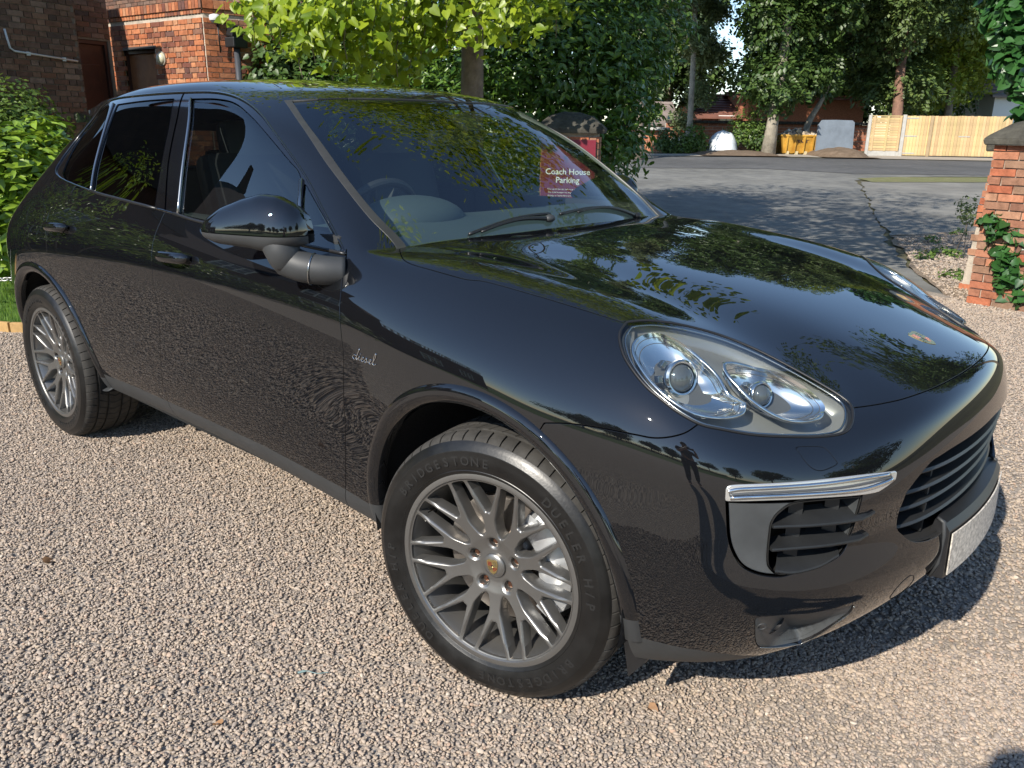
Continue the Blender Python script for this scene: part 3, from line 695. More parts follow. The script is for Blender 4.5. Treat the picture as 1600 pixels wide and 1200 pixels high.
# conduit pipe
bm = bmesh.new(); pts = [at(4, 45, 10.85), at(13, 75, 10.88), at(20, 80, 10.9), at(125, 97, 11.32)]
pts = [on_plane(hR, n, *q)+n*.04 for q in ((4, 45), (13, 75), (20, 80), (119, 96))]; bm_tube(bm, [rel(p, house) for p in pts], .014, 8); link('conduit_pipe', from_bm('conduit_pipe', bm, True), PIPEW, house)
for px_, py_ in ((42, 84), (98, 93)):
    q = on_plane(hR, n, px_, py_)+n*.035; bm = bmesh.new(); bm_box(bm, rel(q, house), (.03, .05, .05), None, .005); link('pipe_clip', from_bm('pipe_clip', bm), PIPEW, house)
# small upper rooflines so that the house goes on in reflections
# outbuilding: front wall in the sun, end wall turned away
cA = at(320, 60, 11.8); uF = Vector((math.cos(R(180+8)), math.sin(R(180+8)), 0)); uF = -uF     # along the front, left to right
nF = Vector((uF.y, -uF.x, 0))
if nF.dot(CAM-cA) < 0: nF = -nF
WF = (cA-on_plane(cA, nF, 170, 60)).length; zF = at(315, 12, 11.8).z
a0 = Vector((cA.x, cA.y, 0))-uF*WF
outb = thing('brick_outbuilding', 'sunlit orange brick outbuilding with a corbelled parapet and low brown door', 'outbuilding', (a0.x, a0.y, 0))
def u_at(px, py, D0=12.0):
    """distance along the front wall where a pixel column meets it"""
    r, uu, f = cam_axes(); d = f+r*((px-800)/FPX)-uu*((py-600)/FPX); t = (a0-CAM).dot(nF)/d.dot(nF); p = CAM+d*t; return (p-a0).dot(uF), p.z
dx0, dzt = u_at(189, 80); dx1, _ = u_at(243, 85)
hole = [(dx0, dx1, 0, dzt)]
slab('wall', a0, uF, nF, WF, 0, zF, .3, MORTAR, outb, holes=hole)
brick_face(outb, a0, uF, nF, WF, .03, zF-.10, BRICK_OR, holes=hole, limit=190, bond='flem', seed=11)
uR = Vector((.30, .954, 0)); nR = Vector((.954, -.30, 0)); cR = Vector((cA.x, cA.y, 0))
slab('end_wall', cR, uR, nR, 3.2, 0, zF, .3, MORTAR, outb)
brick_face(outb, cR, uR, nR, 3.2, .03, zF-.10, BRICK_OR, limit=110, bond='flem', seed=12)
def course(name, p, u_, n_, W_, z_, h, out, step, m):
    k = 0; x = 0
    while x < W_-.02:
        w = min(step-.008, W_-x); bm = bmesh.new(); Rm_ = Matrix((u_, -n_, Vector((0, 0, 1)))).transposed(); c = p+u_*(x+w/2)+n_*(out/2-.05)+Vector((0, 0, z_+h/2)); bm_box(bm, rel(c, outb), (w, out+.1, h-.006), Rm_.to_quaternion(), .003)
        link(name, from_bm(name, bm), m, outb); x += step
course('corbel_brick', a0, uF, nF, WF, zF-.09, .06, .025, .075, BRICK_OR)
course('coping_brick', a0-uF*.0, uF, nF, WF+.04, zF-.028, .12, .05, .078, BRICK_OR)
course('corbel_brick', cR, uR, nR, 3.2, zF-.09, .06, .025, .15, BRICK_OR)
course('coping_brick', cR, uR, nR, 3.2, zF-.028, .12, .05, .156, BRICK_OR)
dr_ = bpy.data.objects.new('door', None); COL.objects.link(dr_); dr_.parent = outb; dr_.location = rel(a0+uF*dx0, outb); w_ = dx1-dx0
local_box('door_leaf', dr_, uF, nF, .05, w_-.05, 0, dzt-.05, -.14, -.10, DOORB)
for a, b_, z_, z2 in ((0, .05, 0, dzt), (w_-.05, w_, 0, dzt), (.05, w_-.05, dzt-.05, dzt)): local_box('door_frame', dr_, uF, nF, a, b_, z_, z2, -.14, -.05, FRAMEM)
local_box('lintel', outb, uF, nF, dx0-.06, dx1+.05, dzt, dzt+.045, -.1, .02, mat('lead_flashing', (.05, .045, .045), rough=.6))
bw = on_plane(Vector((cA.x, cA.y, 0))-nF*3.4, nF, 150, 30); bw.z = 0; slab('back_wall', bw, uF, nF, 7.0, 0, 5.2, .3, MORTDK, outb)
brick_face(outb, bw, uF, nF, 7.0, 2.6, 5.2, BRICK_DK, limit=0, seed=14)
# fittings, each a thing of its own
q = u_at(255, 92); lp = a0+uF*q[0]+nF*.02+Vector((0, 0, q[1]))
lamp = thing('bulkhead_lamp', 'round cream bulkhead lamp on the sunlit brick beside the low door', 'wall lamp', lp)
bm = bmesh.new(); Mz = nF.to_track_quat('Z', 'Y').to_matrix().to_4x4(); bm_lathe(bm, [(.001, .075), (.06, .065), (.085, .035), (.088, .02)], 28, 'Z', mat=Mz); link('lamp_glass', from_bm('lamp_glass', bm, True), mat('cream_glass', (.52, .50, .36), rough=.25, coat=.5), lamp)
bm = bmesh.new(); bm_lathe(bm, [(.088, .022), (.105, .02), (.105, 0), (.001, 0)], 28, 'Z', mat=Mz); link('lamp_ring', from_bm('lamp_ring', bm, True, 40), mat('pale_metal', (.45, .44, .38), rough=.4, metal=.5), lamp)
q = on_plane(cR, nR, 334, 31)+nR*.10; cctv = thing('dome_camera', 'small silver dome security camera high on the outbuilding corner', 'security camera', q)
bm = bmesh.new(); bmesh.ops.create_uvsphere(bm, u_segments=20, v_segments=12, radius=.075); link('dome', from_bm('dome', bm, True), mat('smoked_dome', (.10, .10, .11), rough=.08, coat=1), cctv)
bm = bmesh.new(); bm_lathe(bm, [(.078, -.02), (.086, .0), (.082, .05), (.03, .07), (.001, .07)], 24); link('housing', from_bm('housing', bm, True), mat('camera_white', (.6, .6, .6), rough=.35), cctv)
bm = bmesh.new(); bm_tube(bm, [(0, 0, .03), (-.05, .09, .02)], .025, 8); bm_tube(bm, [(-.0, .03, -.05), (-.02, .05, -.45)], .012, 6); link('bracket', from_bm('bracket', bm, True), BLKP, cctv)
q = on_plane(cR, nR, 366, 68)+nR*.13; fl_ = thing('floodlight_box', 'black floodlight box on the shaded end wall of the outbuilding', 'floodlight', q)
bm = bmesh.new(); bm_box(bm, (0, 0, 0), (.20, .26, .14), Euler((0, 0, R(10))), .015); link('lamp_box', from_bm('lamp_box', bm), BLKP, fl_)
bm = bmesh.new(); bm_box(bm, (-.02, 0, .16), (.14, .20, .16), Euler((0, R(12), R(10))), .02); link('hood', from_bm('hood', bm), BLKP, fl_)
dp = thing('downpipe', 'dark grey downpipe running down below the floodlight box', 'downpipe', (q.x, q.y, 0))
bm = bmesh.new(); bm_tube(bm, [(0, 0, 0), (0, 0, q.z-.07)], .045, 12); link('pipe', from_bm('pipe', bm, True), mat('slate_pipe', (.05, .055, .065), rough=.4), dp)

# ------------------------------------------------------------------ gate pillars
def pillar(name, label, c, w, d, H, yaw, limit, seed, cat='gate pillar', m=BRICK_OLD):
    p = thing(name, label, cat, (c.x, c.y, 0), yaw); Rz = Matrix.Rotation(yaw, 3, 'Z')
    bm = bmesh.new(); bm_box(bm, (0, 0, H/2), (w-.02, d-.02, H)); link('core', from_bm('core', bm), MORTAR, p)
    rng = random.Random(seed); cnt = 0
    for si, (uu, nn2, W_, off) in enumerate((((1, 0, 0), (0, -1, 0), w, d/2), ((0, 1, 0), (1, 0, 0), d, w/2), ((-1, 0, 0), (0, 1, 0), w, d/2), ((0, -1, 0), (-1, 0, 0), d, w/2))):
        uu, nn2 = Vector(uu), Vector(nn2); st = -uu*W_/2+nn2*(off-.01); row = 0; z = .01
        front = (Rz@nn2).dot(CAM-c) > 0; V, F = [], []
        while z < H-.04:
            h = .072; x = -(.1125 if (row+si) % 2 else 0)
            while x < W_:
                a, b_ = max(x, 0), min(x+.225, W_)-.010
                if b_-a > .03:
                    pos = st+uu*a+Vector((0, 0, z)); jit = rng.uniform(-.006, .008); Rt = Matrix((uu, -nn2, Vector((0, 0, 1)))).transposed().to_4x4()
                    if front and cnt < limit:
                        o = bpy.data.objects.new('brick', brick_mesh(round((b_-a)/.0125)*.0125, h-.0115, .032, m, rng.randrange(4))); COL.objects.link(o); o.parent = p
                        o.matrix_local = Matrix.Translation(pos-nn2*.012+nn2*jit) @ Rt @ Matrix.Rotation(rng.uniform(-.012, .012), 4, 'Y'); cnt += 1
                    else:
                        b0 = len(V)
                        for dx in (0, b_-a):
                            for dy in (-.012, .02):
                                for dz in (0, h-.0115): V.append(pos+uu*dx+nn2*dy+Vector((0, 0, dz)))
                        F += [tuple(b0+q for q in f) for f in ((0, 1, 3, 2), (4, 6, 7, 5), (0, 4, 5, 1), (2, 3, 7, 6), (1, 5, 7, 3), (0, 2, 6, 4))]
                x += .225
            z += h; row += 1
        if V: o = link('brickwork', pydata('brickwork', V, F), m, p); o['kind'] = 'stuff'
    bm = bmesh.new(); ow, od = w/2+.07, d/2+.07; L_ = []
    for (sx, sy, z) in ((ow, od, H), (ow+.01, od+.01, H+.045), (ow-.02, od-.02, H+.08), (ow*.62, od*.62, H+.19), (ow*.22, od*.22, H+.235)):
        L_.append([bm.verts.new((a*sx+rng.uniform(-.008, .008), b_*sy+rng.uniform(-.008, .008), z+rng.uniform(-.006, .006))) for a, b_ in ((-1, -1), (0, -1.0), (1, -1), (1, 0), (1, 1), (0, 1), (-1, 1), (-1, 0))])
    for i in range(len(L_)-1):
        for k in range(8): bm.faces.new((L_[i][k], L_[i][(k+1) % 8], L_[i+1][(k+1) % 8], L_[i+1][k]))
    bm.faces.new(L_[-1]); bm.faces.new(list(reversed(L_[0]))); bmesh.ops.bevel(bm, geom=bm.edges[:], offset=.008, segments=2, affect='EDGES')
    link('capstone', from_bm('capstone', bm, True, 30), STONEC, p)
    return p
# left pillar, carrying the red notice
sl_ = at(846, 207, 9.35); sr_ = at(934, 207, 9.25)
uP = Vector((sr_.x-sl_.x, sr_.y-sl_.y, 0)); wP = uP.length; uP.normalize(); nP = Vector((uP.y, -uP.x, 0)); yawP = math.atan2(uP.y, uP.x)
cP = (sl_+sr_)/2-nP*.30; cP.z = 0; HP = sl_.z
pil1 = pillar('gate_pillar', 'brick gate pillar behind the windscreen with dark mossy capstone and the red parking notice', cP, wP, .60, HP, yawP, 280, 21)
REDS = mat('notice_red', (.16, .014, .028), rough=.35)
TXT = mat('notice_white_print', (.8, .78, .74), rough=.5)
zs0, zs1 = at(885, 316, 9.3).z, at(885, 219, 9.3).z
pp0 = Vector((sl_.x, sl_.y, 0))+nP*.03
A_, B_ = on_plane(pp0, nP, 845, 280), on_plane(pp0, nP, 929, 280); wS = (B_-A_).length
z_lo, z_hi = on_plane(pp0, nP, 885, 316).z, on_plane(pp0, nP, 885, 218).z
cS = (A_+B_)/2; cS.z = (z_lo+z_hi)/2; hS = z_hi-z_lo
sign = thing('parking_notice', 'dark red Coach House Parking notice with white lettering seen through the windscreen', 'sign', cS, yawP)
bm = bmesh.new(); bm_box(bm, (0, 0, 0), (wS, .012, hS), None, .003); link('board', from_bm('board', bm), REDS, sign)
def sign_text(s, size, z, bold=.0):
    me = text_mesh(s, size, .0008, bold); o = link('print', me, TXT, sign, loc=(0, -.0072, z), rot=(R(90), 0, 0)); return o
sign_text('Coach House', wS*.150, hS*.5-wS*.62, .0012)
sign_text('Parking', wS*.150, hS*.5-wS*.77, .0012)
for k, s_ in enumerate(('The use of this car park is at your own risk.', 'The hotel accepts no responsibility for any', 'damage or injury that occurs to any person', 'or property while on these premises')):
    sign_text(s_, wS*.042, hS*.5-wS*(.90+.058*k))
sign_text('85', wS*.10, hS*.5-wS*.22)
# right pillar
rl = gp(1527, 476); HR = on_plane(rl, Vector((0.3, -1, 0)).normalized(), 1540, 226).z
pil2 = pillar('gate_pillar', 'weathered orange brick gate pillar at the right edge, half covered in climber', Vector((rl.x+.31, rl.y+.24, 0)), .66, .66, HR, R(-14), 300, 22)
# lower buttress beside it
pb = gp(1506, 452)
pil3 = thing('brick_buttress', 'crumbling stepped brick buttress leaning on the left of the right-hand pillar', 'buttress', (pb.x+.16, pb.y+.10, 0), R(-14))
rng_ = random.Random(4); z = 0.0; row = 0
while z < HR-.08:
    w = .34-.10*(z/HR); x = -.17+.02
    for sx in ((-.17, .05), (.06, .30)) if row % 2 else ((-.17, -.06), (-.05, .17), (.18, .30)):
        x0, x1 = sx
        x0 = max(x0, -.17+.11*(z/HR)+rng_.uniform(-.01, .012))
        if x1-x0 > .03:
            o = bpy.data.objects.new('brick', brick_mesh(round((x1-x0)/.0125)*.0125, .060, .30, BRICK_OLD, rng_.randrange(4))); COL.objects.link(o); o.parent = pil3
            o.matrix_local = Matrix.Translation((x0, .1+.02+rng_.uniform(-.012, .012), z)) @ Matrix.Rotation(rng_.uniform(-.02, .02), 4, 'Y')
    z += .0715; row += 1
bm = bmesh.new(); V_ = [(-.15, 0), (.3, 0), (.3, HR-.1), (-.05, HR-.1)]; bm_prism(bm, V_, -.17, .10, 'Y'); link('core', from_bm('core', bm), MORTAR, pil3)
bm = bmesh.new(); bm_box(bm, (.10, -.02, HR+.0), (.48, .36, .09), Euler((0, R(-6), 0)), .02); link('capstone', from_bm('capstone', bm), STONEC, pil3)
# ------------------------------------------------------------------ far yard: wall, fence, houses
def far_box(name, label, cat, px0, px1, D, z0, z1, m, th=.35, group=None):
    a, b_ = onground(px0, D), onground(px1, D); u_ = (b_-a).normalized(); t = thing(name, label, cat, a, 0, group); return t, a, b_, u_
D_W = 38.5
t, a, b_, u_ = far_box('boundary_wall', 'long old brick boundary wall at the back of the yard behind the skip', 'wall', 1040, 1362, D_W, 0, 2, MORTAR)
L_ = (b_-a).length; zt = at(1200, 190, D_W).z; nW = Vector((u_.y, -u_.x, 0)); u_.z = 0; u_.normalize()
slab('wall', a, u_, nW, L_, -.5, zt-.12-a.z, .35, MORTAR, t)
brick_face(t, Vector((a.x, a.y, a.z)), u_, nW, L_, 0, zt-.12-a.z, BRICK_FAR, limit=0, BL=.45, BH=.15, gap=.02, seed=31)
nb = 26
for k in range(nb):
    bm = bmesh.new(); bm_box(bm, (0, 0, 0), (L_/nb-.01, .50, .13), None, .02); o = link('coping_stone', from_bm('coping_stone', bm), STONEC, t); o.location = rel(a+u_*(L_*(k+.5)/nb)+Vector((0, 0, zt-.05-a.z)), t); o.rotation_euler = (0, 0, math.atan2(u_.y, u_.x))
# timber fence panel and tall board gates
FENW = random_tint(mat('fresh_fence_timber', (.50, .365, .18), rough=.7, var=.18, vscale=3, bump=.15, bscale=20), .16, .012)
CONC = mat('pale_concrete', (.40, .39, .36), rough=.85, var=.15, vscale=6)
D_F = 35.0
fa, fb = at(1354, 240, D_F), at(1570, 247, D_F-1.0)
zb = gh(fa.x, fa.y); uf = Vector((fb.x-fa.x, fb.y-fa.y, 0)).normalized(); nf = Vector((uf.y, -uf.x, 0)); base_f = Vector((fa.x, fa.y, zb))
def fu(px, py):
    p = on_plane(base_f, nf, px, py); return (p-base_f).dot(uf), p.z-zb
fence = thing('timber_fence', 'new yellow timber fence panel of overlapping horizontal boards between concrete posts', 'fence', base_f)
gates = thing('board_fence', 'tall pale vertical-board fence with zinc strap hinges beyond the road', 'fence', base_f+uf*fu(1411, 210)[0])
def fbox(name, par, x0, x1, z0, z1, o0, o1, m, tilt=0.0, bev=.004):
    bm = bmesh.new(); Rm_ = Matrix((uf, -nf, Vector((0, 0, 1)))).transposed(); p = base_f+uf*((x0+x1)/2)+Vector((0, 0, (z0+z1)/2))+nf*((o0+o1)/2)
    bm_box(bm, (0, 0, 0), (x1-x0, abs(o1-o0), z1-z0), Rm_.to_quaternion(), bev); o = link(name, from_bm(name, bm), m, par); o.location = p-Vector(par.location); return o
H1 = fu(1380, 182)[1]; x1 = fu(1408, 210)[0]
fbox('post', fence, -.10, .02, -.3, H1+.06, -.05, .06, CONC); fbox('post', fence, x1-.02, x1+.12, -.3, H1+.08, -.05, .08, CONC); fbox('gravel_board', fence, .02, x1-.02, -.1, .20, -.02, .03, CONC)
nb = 13
for k in range(nb):
    z_ = .21+(H1-.24)*k/nb; fbox('board', fence, .03, x1-.03, z_, z_+(H1-.24)/nb-.008, .0+.006*(k % 2), .025+.006*(k % 2), FENW)
for xx in (.10, x1*.5, x1-.14): fbox('batten', fence, xx, xx+.09, .2, H1, .032, .060, FENW)
fbox('top_rail', fence, .02, x1-.02, H1, H1+.04, -.01, .06, FENW)
xe = fu(1575, 210)[0]; x = x1+.13; k = 0; H2 = fu(1450, 181)[1]
while x < xe:
    w = .125; fbox('board', gates, x, x+w-.007, .03, H2+random.uniform(-.01, .01), 0, .022+.004*(k % 2), FENW); x += w; k += 1
xm = fu(1450, 210)[0]; fbox('post', gates, xm, xm+.12, 0, H2, .028, .10, random_tint(mat('grey_post_timber', (.33, .24, .14), rough=.8, var=.2, vscale=3), .1))
for zz in (.12, H2*.50, H2-.10): fbox('strap_hinge', gates, x1+.12, x1+.62, zz-.022, zz+.022, .028, .036, mat('zinc_strap', (.55, .54, .50), rough=.4, metal=.5))
fbox('strap_hinge', gates, xm+1.2, xm+1.65, H2*.5-.02, H2*.5+.02, .028, .036, mat('zinc_strap_b', (.55, .54, .50), rough=.4, metal=.5))
fbox('rail', gates, x1+.13, xe, .3, .4, -.05, 0, FENW); fbox('rail', gates, x1+.13, xe, H2-.3, H2-.2, -.05, 0, FENW)
# houses beyond
TILE = mat('brown_red_roof_tiles', (.20, .085, .060), rough=.85, var=.3, vscale=1.2, bump=.6, bscale=3, bdist=.05)
SLATE = mat('grey_pink_slates', (.21, .17, .155), rough=.8, var=.25, vscale=2)
def gable_house(name, label, px0, px1, D, py_eave, py_ridge, m_wall, m_roof, depth=7.0, eaves='front', windows=(), base_dz=-.4, group=None):
    a, b_ = onground(px0, D), onground(px1, D); u_ = Vector((b_.x-a.x, b_.y-a.y, 0)); L_ = u_.length; u_.normalize(); n_ = Vector((u_.y, -u_.x, 0)); pm = (px0+px1)/2
    ze, zr = at(pm, py_eave, D).z-a.z, at(pm, py_ridge, D+depth*.5).z-a.z
    t = thing(name, label, 'house', a, math.atan2(u_.y, u_.x), group)
    bm = bmesh.new(); bm_box(bm, (L_/2, depth/2, ze/2-.2), (L_, depth, ze+.4))
    if eaves == 'front':
        for x in (0, L_): bm_prism(bm, [(0, ze), (depth, ze), (depth/2, zr)], x-.15 if x else 0, x if x else .15, 'X')
    else: bm_prism(bm, [(0, ze), (L_, ze), (L_/2, zr)], 0, depth, 'Y')
    link('walls', from_bm('walls', bm), m_wall, t)
    bm = bmesh.new(); o = .35
    if eaves == 'front':
        for s_ in (-1, 1):
            y0 = -o if s_ < 0 else depth+o; sl = (zr-ze)/(depth/2); z0 = ze-o*sl
            rows = 9
            for k in range(rows):
                ta, tb = k/rows, (k+1)/rows; ya, yb = y0+(depth/2-y0)*ta, y0+(depth/2-y0)*tb; za, zb_ = z0+(zr-z0)*ta, z0+(zr-z0)*tb
                V = [bm.verts.new(v) for v in ((-o, ya, za+.10), (L_+o, ya, za+.10), (L_+o, yb, zb_+.05), (-o, yb, zb_+.05), (-o, ya, za), (L_+o, ya, za), (L_+o, yb, zb_), (-o, yb, zb_))]
                for f in ((0, 1, 2, 3), (7, 6, 5, 4), (0, 4, 5, 1), (3, 2, 6, 7), (0, 3, 7, 4), (1, 5, 6, 2)): bm.faces.new([V[q] for q in f])
        bm_tube(bm, [(-o, depth/2, zr+.08), (L_+o, depth/2, zr+.08)], .11, 8)
    else:
        for s_ in (0, 1):
            xa = -o if s_ == 0 else L_+o; sl = (zr-ze)/(L_/2); z0 = ze-o*sl; V = [bm.verts.new(v) for v in ((xa, -o, z0), (L_/2, -o, zr), (L_/2, depth+o, zr), (xa, depth+o, z0), (xa, -o, z0+.15), (L_/2, -o, zr+.15), (L_/2, depth+o, zr+.15), (xa, depth+o, z0+.15))]
            for f in ((0, 1, 2, 3), (7, 6, 5, 4), (0, 4, 5, 1), (3, 2, 6, 7), (0, 3, 7, 4), (1, 5, 6, 2)): bm.faces.new([V[q] for q in f])
    link('roof', from_bm('roof', bm), m_roof, t)
    for wx, wz, ww, wh in windows:
        w = bpy.data.objects.new('window', None); COL.objects.link(w); w.parent = t; w.location = (L_*wx, -.02, ze*wz)
        for nm_, c_, s2, m_ in (('pane', (0, .0, 0), (ww, .03, wh), WPANE), ('frame', (0, -.02, wh/2), (ww+.1, .06, .07), WHITE), ('frame', (0, -.02, -wh/2), (ww+.1, .06, .07), WHITE), ('frame', (-ww/2, -.02, 0), (.07, .06, wh), WHITE), ('frame', (ww/2, -.02, 0), (.07, .06, wh), WHITE), ('frame', (0, -.02, 0), (.05, .05, wh), WHITE), ('frame', (0, -.02, 0), (ww, .05, .05), WHITE)):
            bm = bmesh.new(); bm_box(bm, c_, s2); link(nm_, from_bm(nm_, bm), m_, w)
    return t
WPANE = mat('dark_window_pane', (.02, .025, .03), rough=.05, coat=1.0)
BRW = brick_mat('plain_red_brick_far', [(.38, .14, .08), (.44, .18, .10), (.35, .13, .075)])
gable_house('tiled_house', 'low house with a brown tiled roof seen between the trees', 1095, 1170, 47, 183, 153, BRICK_FAR, TILE, 8, windows=[(.5, .75, .8, .8)])
gable_house('brick_barn', 'plain orange brick barn wall above the boundary wall', 1165, 1345, 46, 156, 151, BRW, TILE, 8)
gable_house('slate_cottage', 'small cottage with a pale slate roof behind the traffic cone', 990, 1052, 41, 192, 165, BRICK_FAR, SLATE, 5, windows=[(.6, .6, .6, .6)])
gable_house('white_house', 'white rendered house half hidden behind the pillar and trees', 1545, 1720, 46, 150, 105, WHITE, SLATE, 9, windows=[(.35, .75, .8, 1.0)])
# small brick stub wall, rubble, cone
a, b_ = gp(1004, 236), gp(1040, 237); u_ = Vector((b_.x-a.x, b_.y-a.y, 0)).normalized()
D_ = (a-CAM).dot(FH)
stub = thing('stub_wall', 'short pinkish brick wall end beside the orange cone', 'wall', a)
zc = on_plane(a, Vector((u_.y, -u_.x, 0)), 1020, 203).z-a.z; Ls = (b_-a).length
slab('wall', a, u_, Vector((u_.y, -u_.x, 0)), Ls, -.2, zc, .4, MORTAR, stub)
brick_face(stub, a, u_, Vector((u_.y, -u_.x, 0)), Ls, .0, zc, BRICK_FAR, limit=60, BL=.45, BH=.15, gap=.02)
bm = bmesh.new(); bm_box(bm, rel(a+u_*Ls/2+Vector((0, 0, zc+.05)), stub), (Ls+.2, .6, .12), Euler((0, 0, math.atan2(u_.y, u_.x))), .02); link('coping_stone', from_bm('coping_stone', bm), CONC, stub)

# ------------------------------------------------------------------ skip, tarpaulin, mounds, cone
SKIPM = mat('rusty_yellow_skip_paint', (.50, .24, .025), rough=.55, var=.35, vscale=2.2, bump=.1, bscale=8, vcol2=(.58, .33, .05))
RUSTM = mat('rust_and_grime', (.09, .05, .03), rough=.9, var=.4, vscale=3)
D_S = 35.5
sk = onground(1245, D_S); c_l, c_r = on_plane(sk, FH, 1214, 225), on_plane(sk, FH, 1277, 225); wS_ = (c_r-c_l).length
zr_ = on_plane(sk, FH, 1245, 212).z-sk.z
skip = thing('waste_skip', 'battered yellow waste skip heaped with rubble and boards', 'skip', sk, math.atan2(RH.y, RH.x))
hw = wS_*.5; hb = hw*.80; dp_ = .85
V = [(-hb, -dp_*.8, .02), (hb*.96, -dp_*.8, .02), (hb*.96, dp_*.8, .02), (-hb, dp_*.8, .02), (-hw, -dp_, zr_), (hw, -dp_, zr_), (hw, dp_, zr_), (-hw, dp_, zr_)]
bm = bmesh.new(); vs = [bm.verts.new(v) for v in V]
for f in ((3, 2, 1, 0), (0, 1, 5, 4), (1, 2, 6, 5), (2, 3, 7, 6), (3, 0, 4, 7)): bm.faces.new([vs[q] for q in f])
link('body', from_bm('body', bm), SKIPM, skip)
bm = bmesh.new(); bm_tube(bm, [V[4], V[5], V[6], V[7]], .05, 6, closed=True); link('rim', from_bm('rim', bm), SKIPM, skip)
for x in (-.82, -.35, .12, .6):
    bm = bmesh.new(); xb = x*hb; bm_box(bm, (x*(hb+hw)/2, -dp_*.93, zr_*.5), (.07, .10, zr_*.9), Euler((R(9), 0, 0)), .01); link('rib', from_bm('rib', bm), SKIPM, skip)
for x in (-.8, -.25, .3, .8):
    bm = bmesh.new(); bm_box(bm, (x*hb, -dp_*.82, .04), (.16, .12, .14), None, .01); link('foot', from_bm('foot', bm), mat('pale_foot', (.5, .42, .25), rough=.6) if x == -.8 else bpy.data.materials['pale_foot'], skip)
me = text_mesh('MCP', .34, .004, .01); link('painted_letters', me, RUSTM, skip, loc=(0, -dp_*.93, zr_*.62), rot=(R(98), 0, 0))
rng_ = random.Random(9)
heap = thing('rubble_heap', 'heap of pale rubble and broken boards filling the yellow skip', 'rubble', sk+Vector((0, 0, zr_-.12)), math.atan2(RH.y, RH.x))
RUB = brick_mat('mixed_rubble', [(.55, .52, .45), (.32, .25, .18), (.48, .38, .24), (.62, .60, .56), (.2, .16, .13), (.50, .44, .33)])
bm = bmesh.new()
for k in range(170):
    x, y = rng_.uniform(-hw*.9, hw*.9), rng_.uniform(-dp_*.85, dp_*.85); z = .34*(1-(x/hw)**2)*(1-(y/dp_)**2*.6)*rng_.uniform(.3, 1.1)
    bm_box(bm, (x, y, z), (rng_.uniform(.08, .45), rng_.uniform(.06, .2), rng_.uniform(.03, .15)), Euler((rng_.uniform(-.7, .7), rng_.uniform(-.6, .6), rng_.uniform(0, 3))))
o = link('debris', from_bm('debris', bm), RUB, heap); o['kind'] = 'stuff'
def mound(name, label, px0, px1, D, py_top, m, depth, seed, cat='mound', n=30, power=.6, rough=.12, dz=0.0):
    a, b_ = onground(px0, D), onground(px1, D); c = (a+b_)/2; u_ = (b_-a); L_ = u_.length; zt_ = on_plane(c, FH, (px0+px1)/2, py_top).z-c.z
    V, F = [], []; rs = random.Random(seed); off = Vector((seed*3.1, 0, 0))
    for i in range(n+1):
        for j in range(n+1):
            x, y = i/n*2-1, j/n*2-1; r2 = x*x+y*y; h = max(0, 1-r2)**power
            k = mnoise.noise(Vector((x*2.4, y*2.4, seed)))*rough*2+mnoise.noise(Vector((x*9, y*9, seed)))*rough*.6
            V.append((x*L_/2, y*depth/2, h*zt_*(1+k)+(k*.1*zt_ if h > 0 else 0)-.02))
    for i in range(n):
        for j in range(n): a_ = i*(n+1)+j; F.append((a_, a_+n+1, a_+n+2, a_+1))
    o = link(name, pydata(name, V, F, True), m); o.location = c; o.rotation_euler = (0, 0, math.atan2(u_.y, u_.x)); tag(o, label, cat); return o
mound('soil_mound', 'low spread of bare brown soil between the white tarpaulin and the yellow skip', 1085, 1215, 34.5, 234, DIRT, 4, 2)
mound('soil_mound', 'brown soil heap between the yellow skip and the timber fence', 1268, 1352, 34.2, 230, DIRT, 4, 3)
mound('white_tarpaulin', 'rounded white tarpaulin tunnel in front of the boundary wall', 1108, 1152, 35.4, 203, mat('white_sheeting', (.62, .66, .68), rough=.5, var=.12, vscale=4, bump=.4, bscale=5, bdist=.05), 2.2, 4, cat='tarpaulin', power=.42, rough=.03)
mound('rubble_pile', 'pile of pale stone rubble beside the stub wall', 1046, 1104, 36.5, 214, mat('pale_rubble', (.50, .45, .37), rough=.9, var=.4, vscale=5, bump=.8, bscale=6, bdist=.08), 2.5, 6, cat='rubble', rough=.4, power=.3)
a, b_ = onground(1277, 34.2), onground(1335, 34.4); u_ = (b_-a); Ls = u_.length; u_.z = 0; u_.normalize(); zt_ = on_plane(a, FH, 1300, 187).z-a.z
bm = bmesh.new(); n_ = 16; P2_ = [(0, 0), (Ls, 0), (Ls*.99, zt_*.93), (Ls*.93, zt_*.99), (Ls*.5, zt_*1.0), (Ls*.12, zt_*.99), (Ls*.03, zt_*.86)]
bm_prism(bm, P2_, -.05, .05, 'Y'); o = link('grey_sheet', from_bm('grey_sheet', bm), mat('grey_membrane', (.17, .20, .235), rough=.6, var=.2, vscale=1.6, bump=.3, bscale=3, bdist=.05)); o.location = a; o.rotation_euler = (R(-4), 0, math.atan2(u_.y, u_.x)); tag(o, 'tall blue-grey sheet leaning upright beside the yellow skip', 'sheet')
cn = gp(1033, 236); k_ = (cn-CAM).dot(FH); hc = on_plane(cn, FH, 1033, 217).z-cn.z
cone = thing('traffic_cone', 'orange traffic cone standing beside the stub wall', 'traffic cone', cn)
bm = bmesh.new(); bm_lathe(bm, [(hc*.20, .03), (hc*.05, hc), (.0, hc)], 16); link('cone_body', from_bm('cone_body', bm, True), mat('cone_orange', (.62, .10, .02), rough=.5), cone)
bm = bmesh.new(); bm_box(bm, (0, 0, .02), (hc*.5, hc*.5, .05), None, .01); link('cone_base', from_bm('cone_base', bm), bpy.data.materials['cone_orange'], cone)
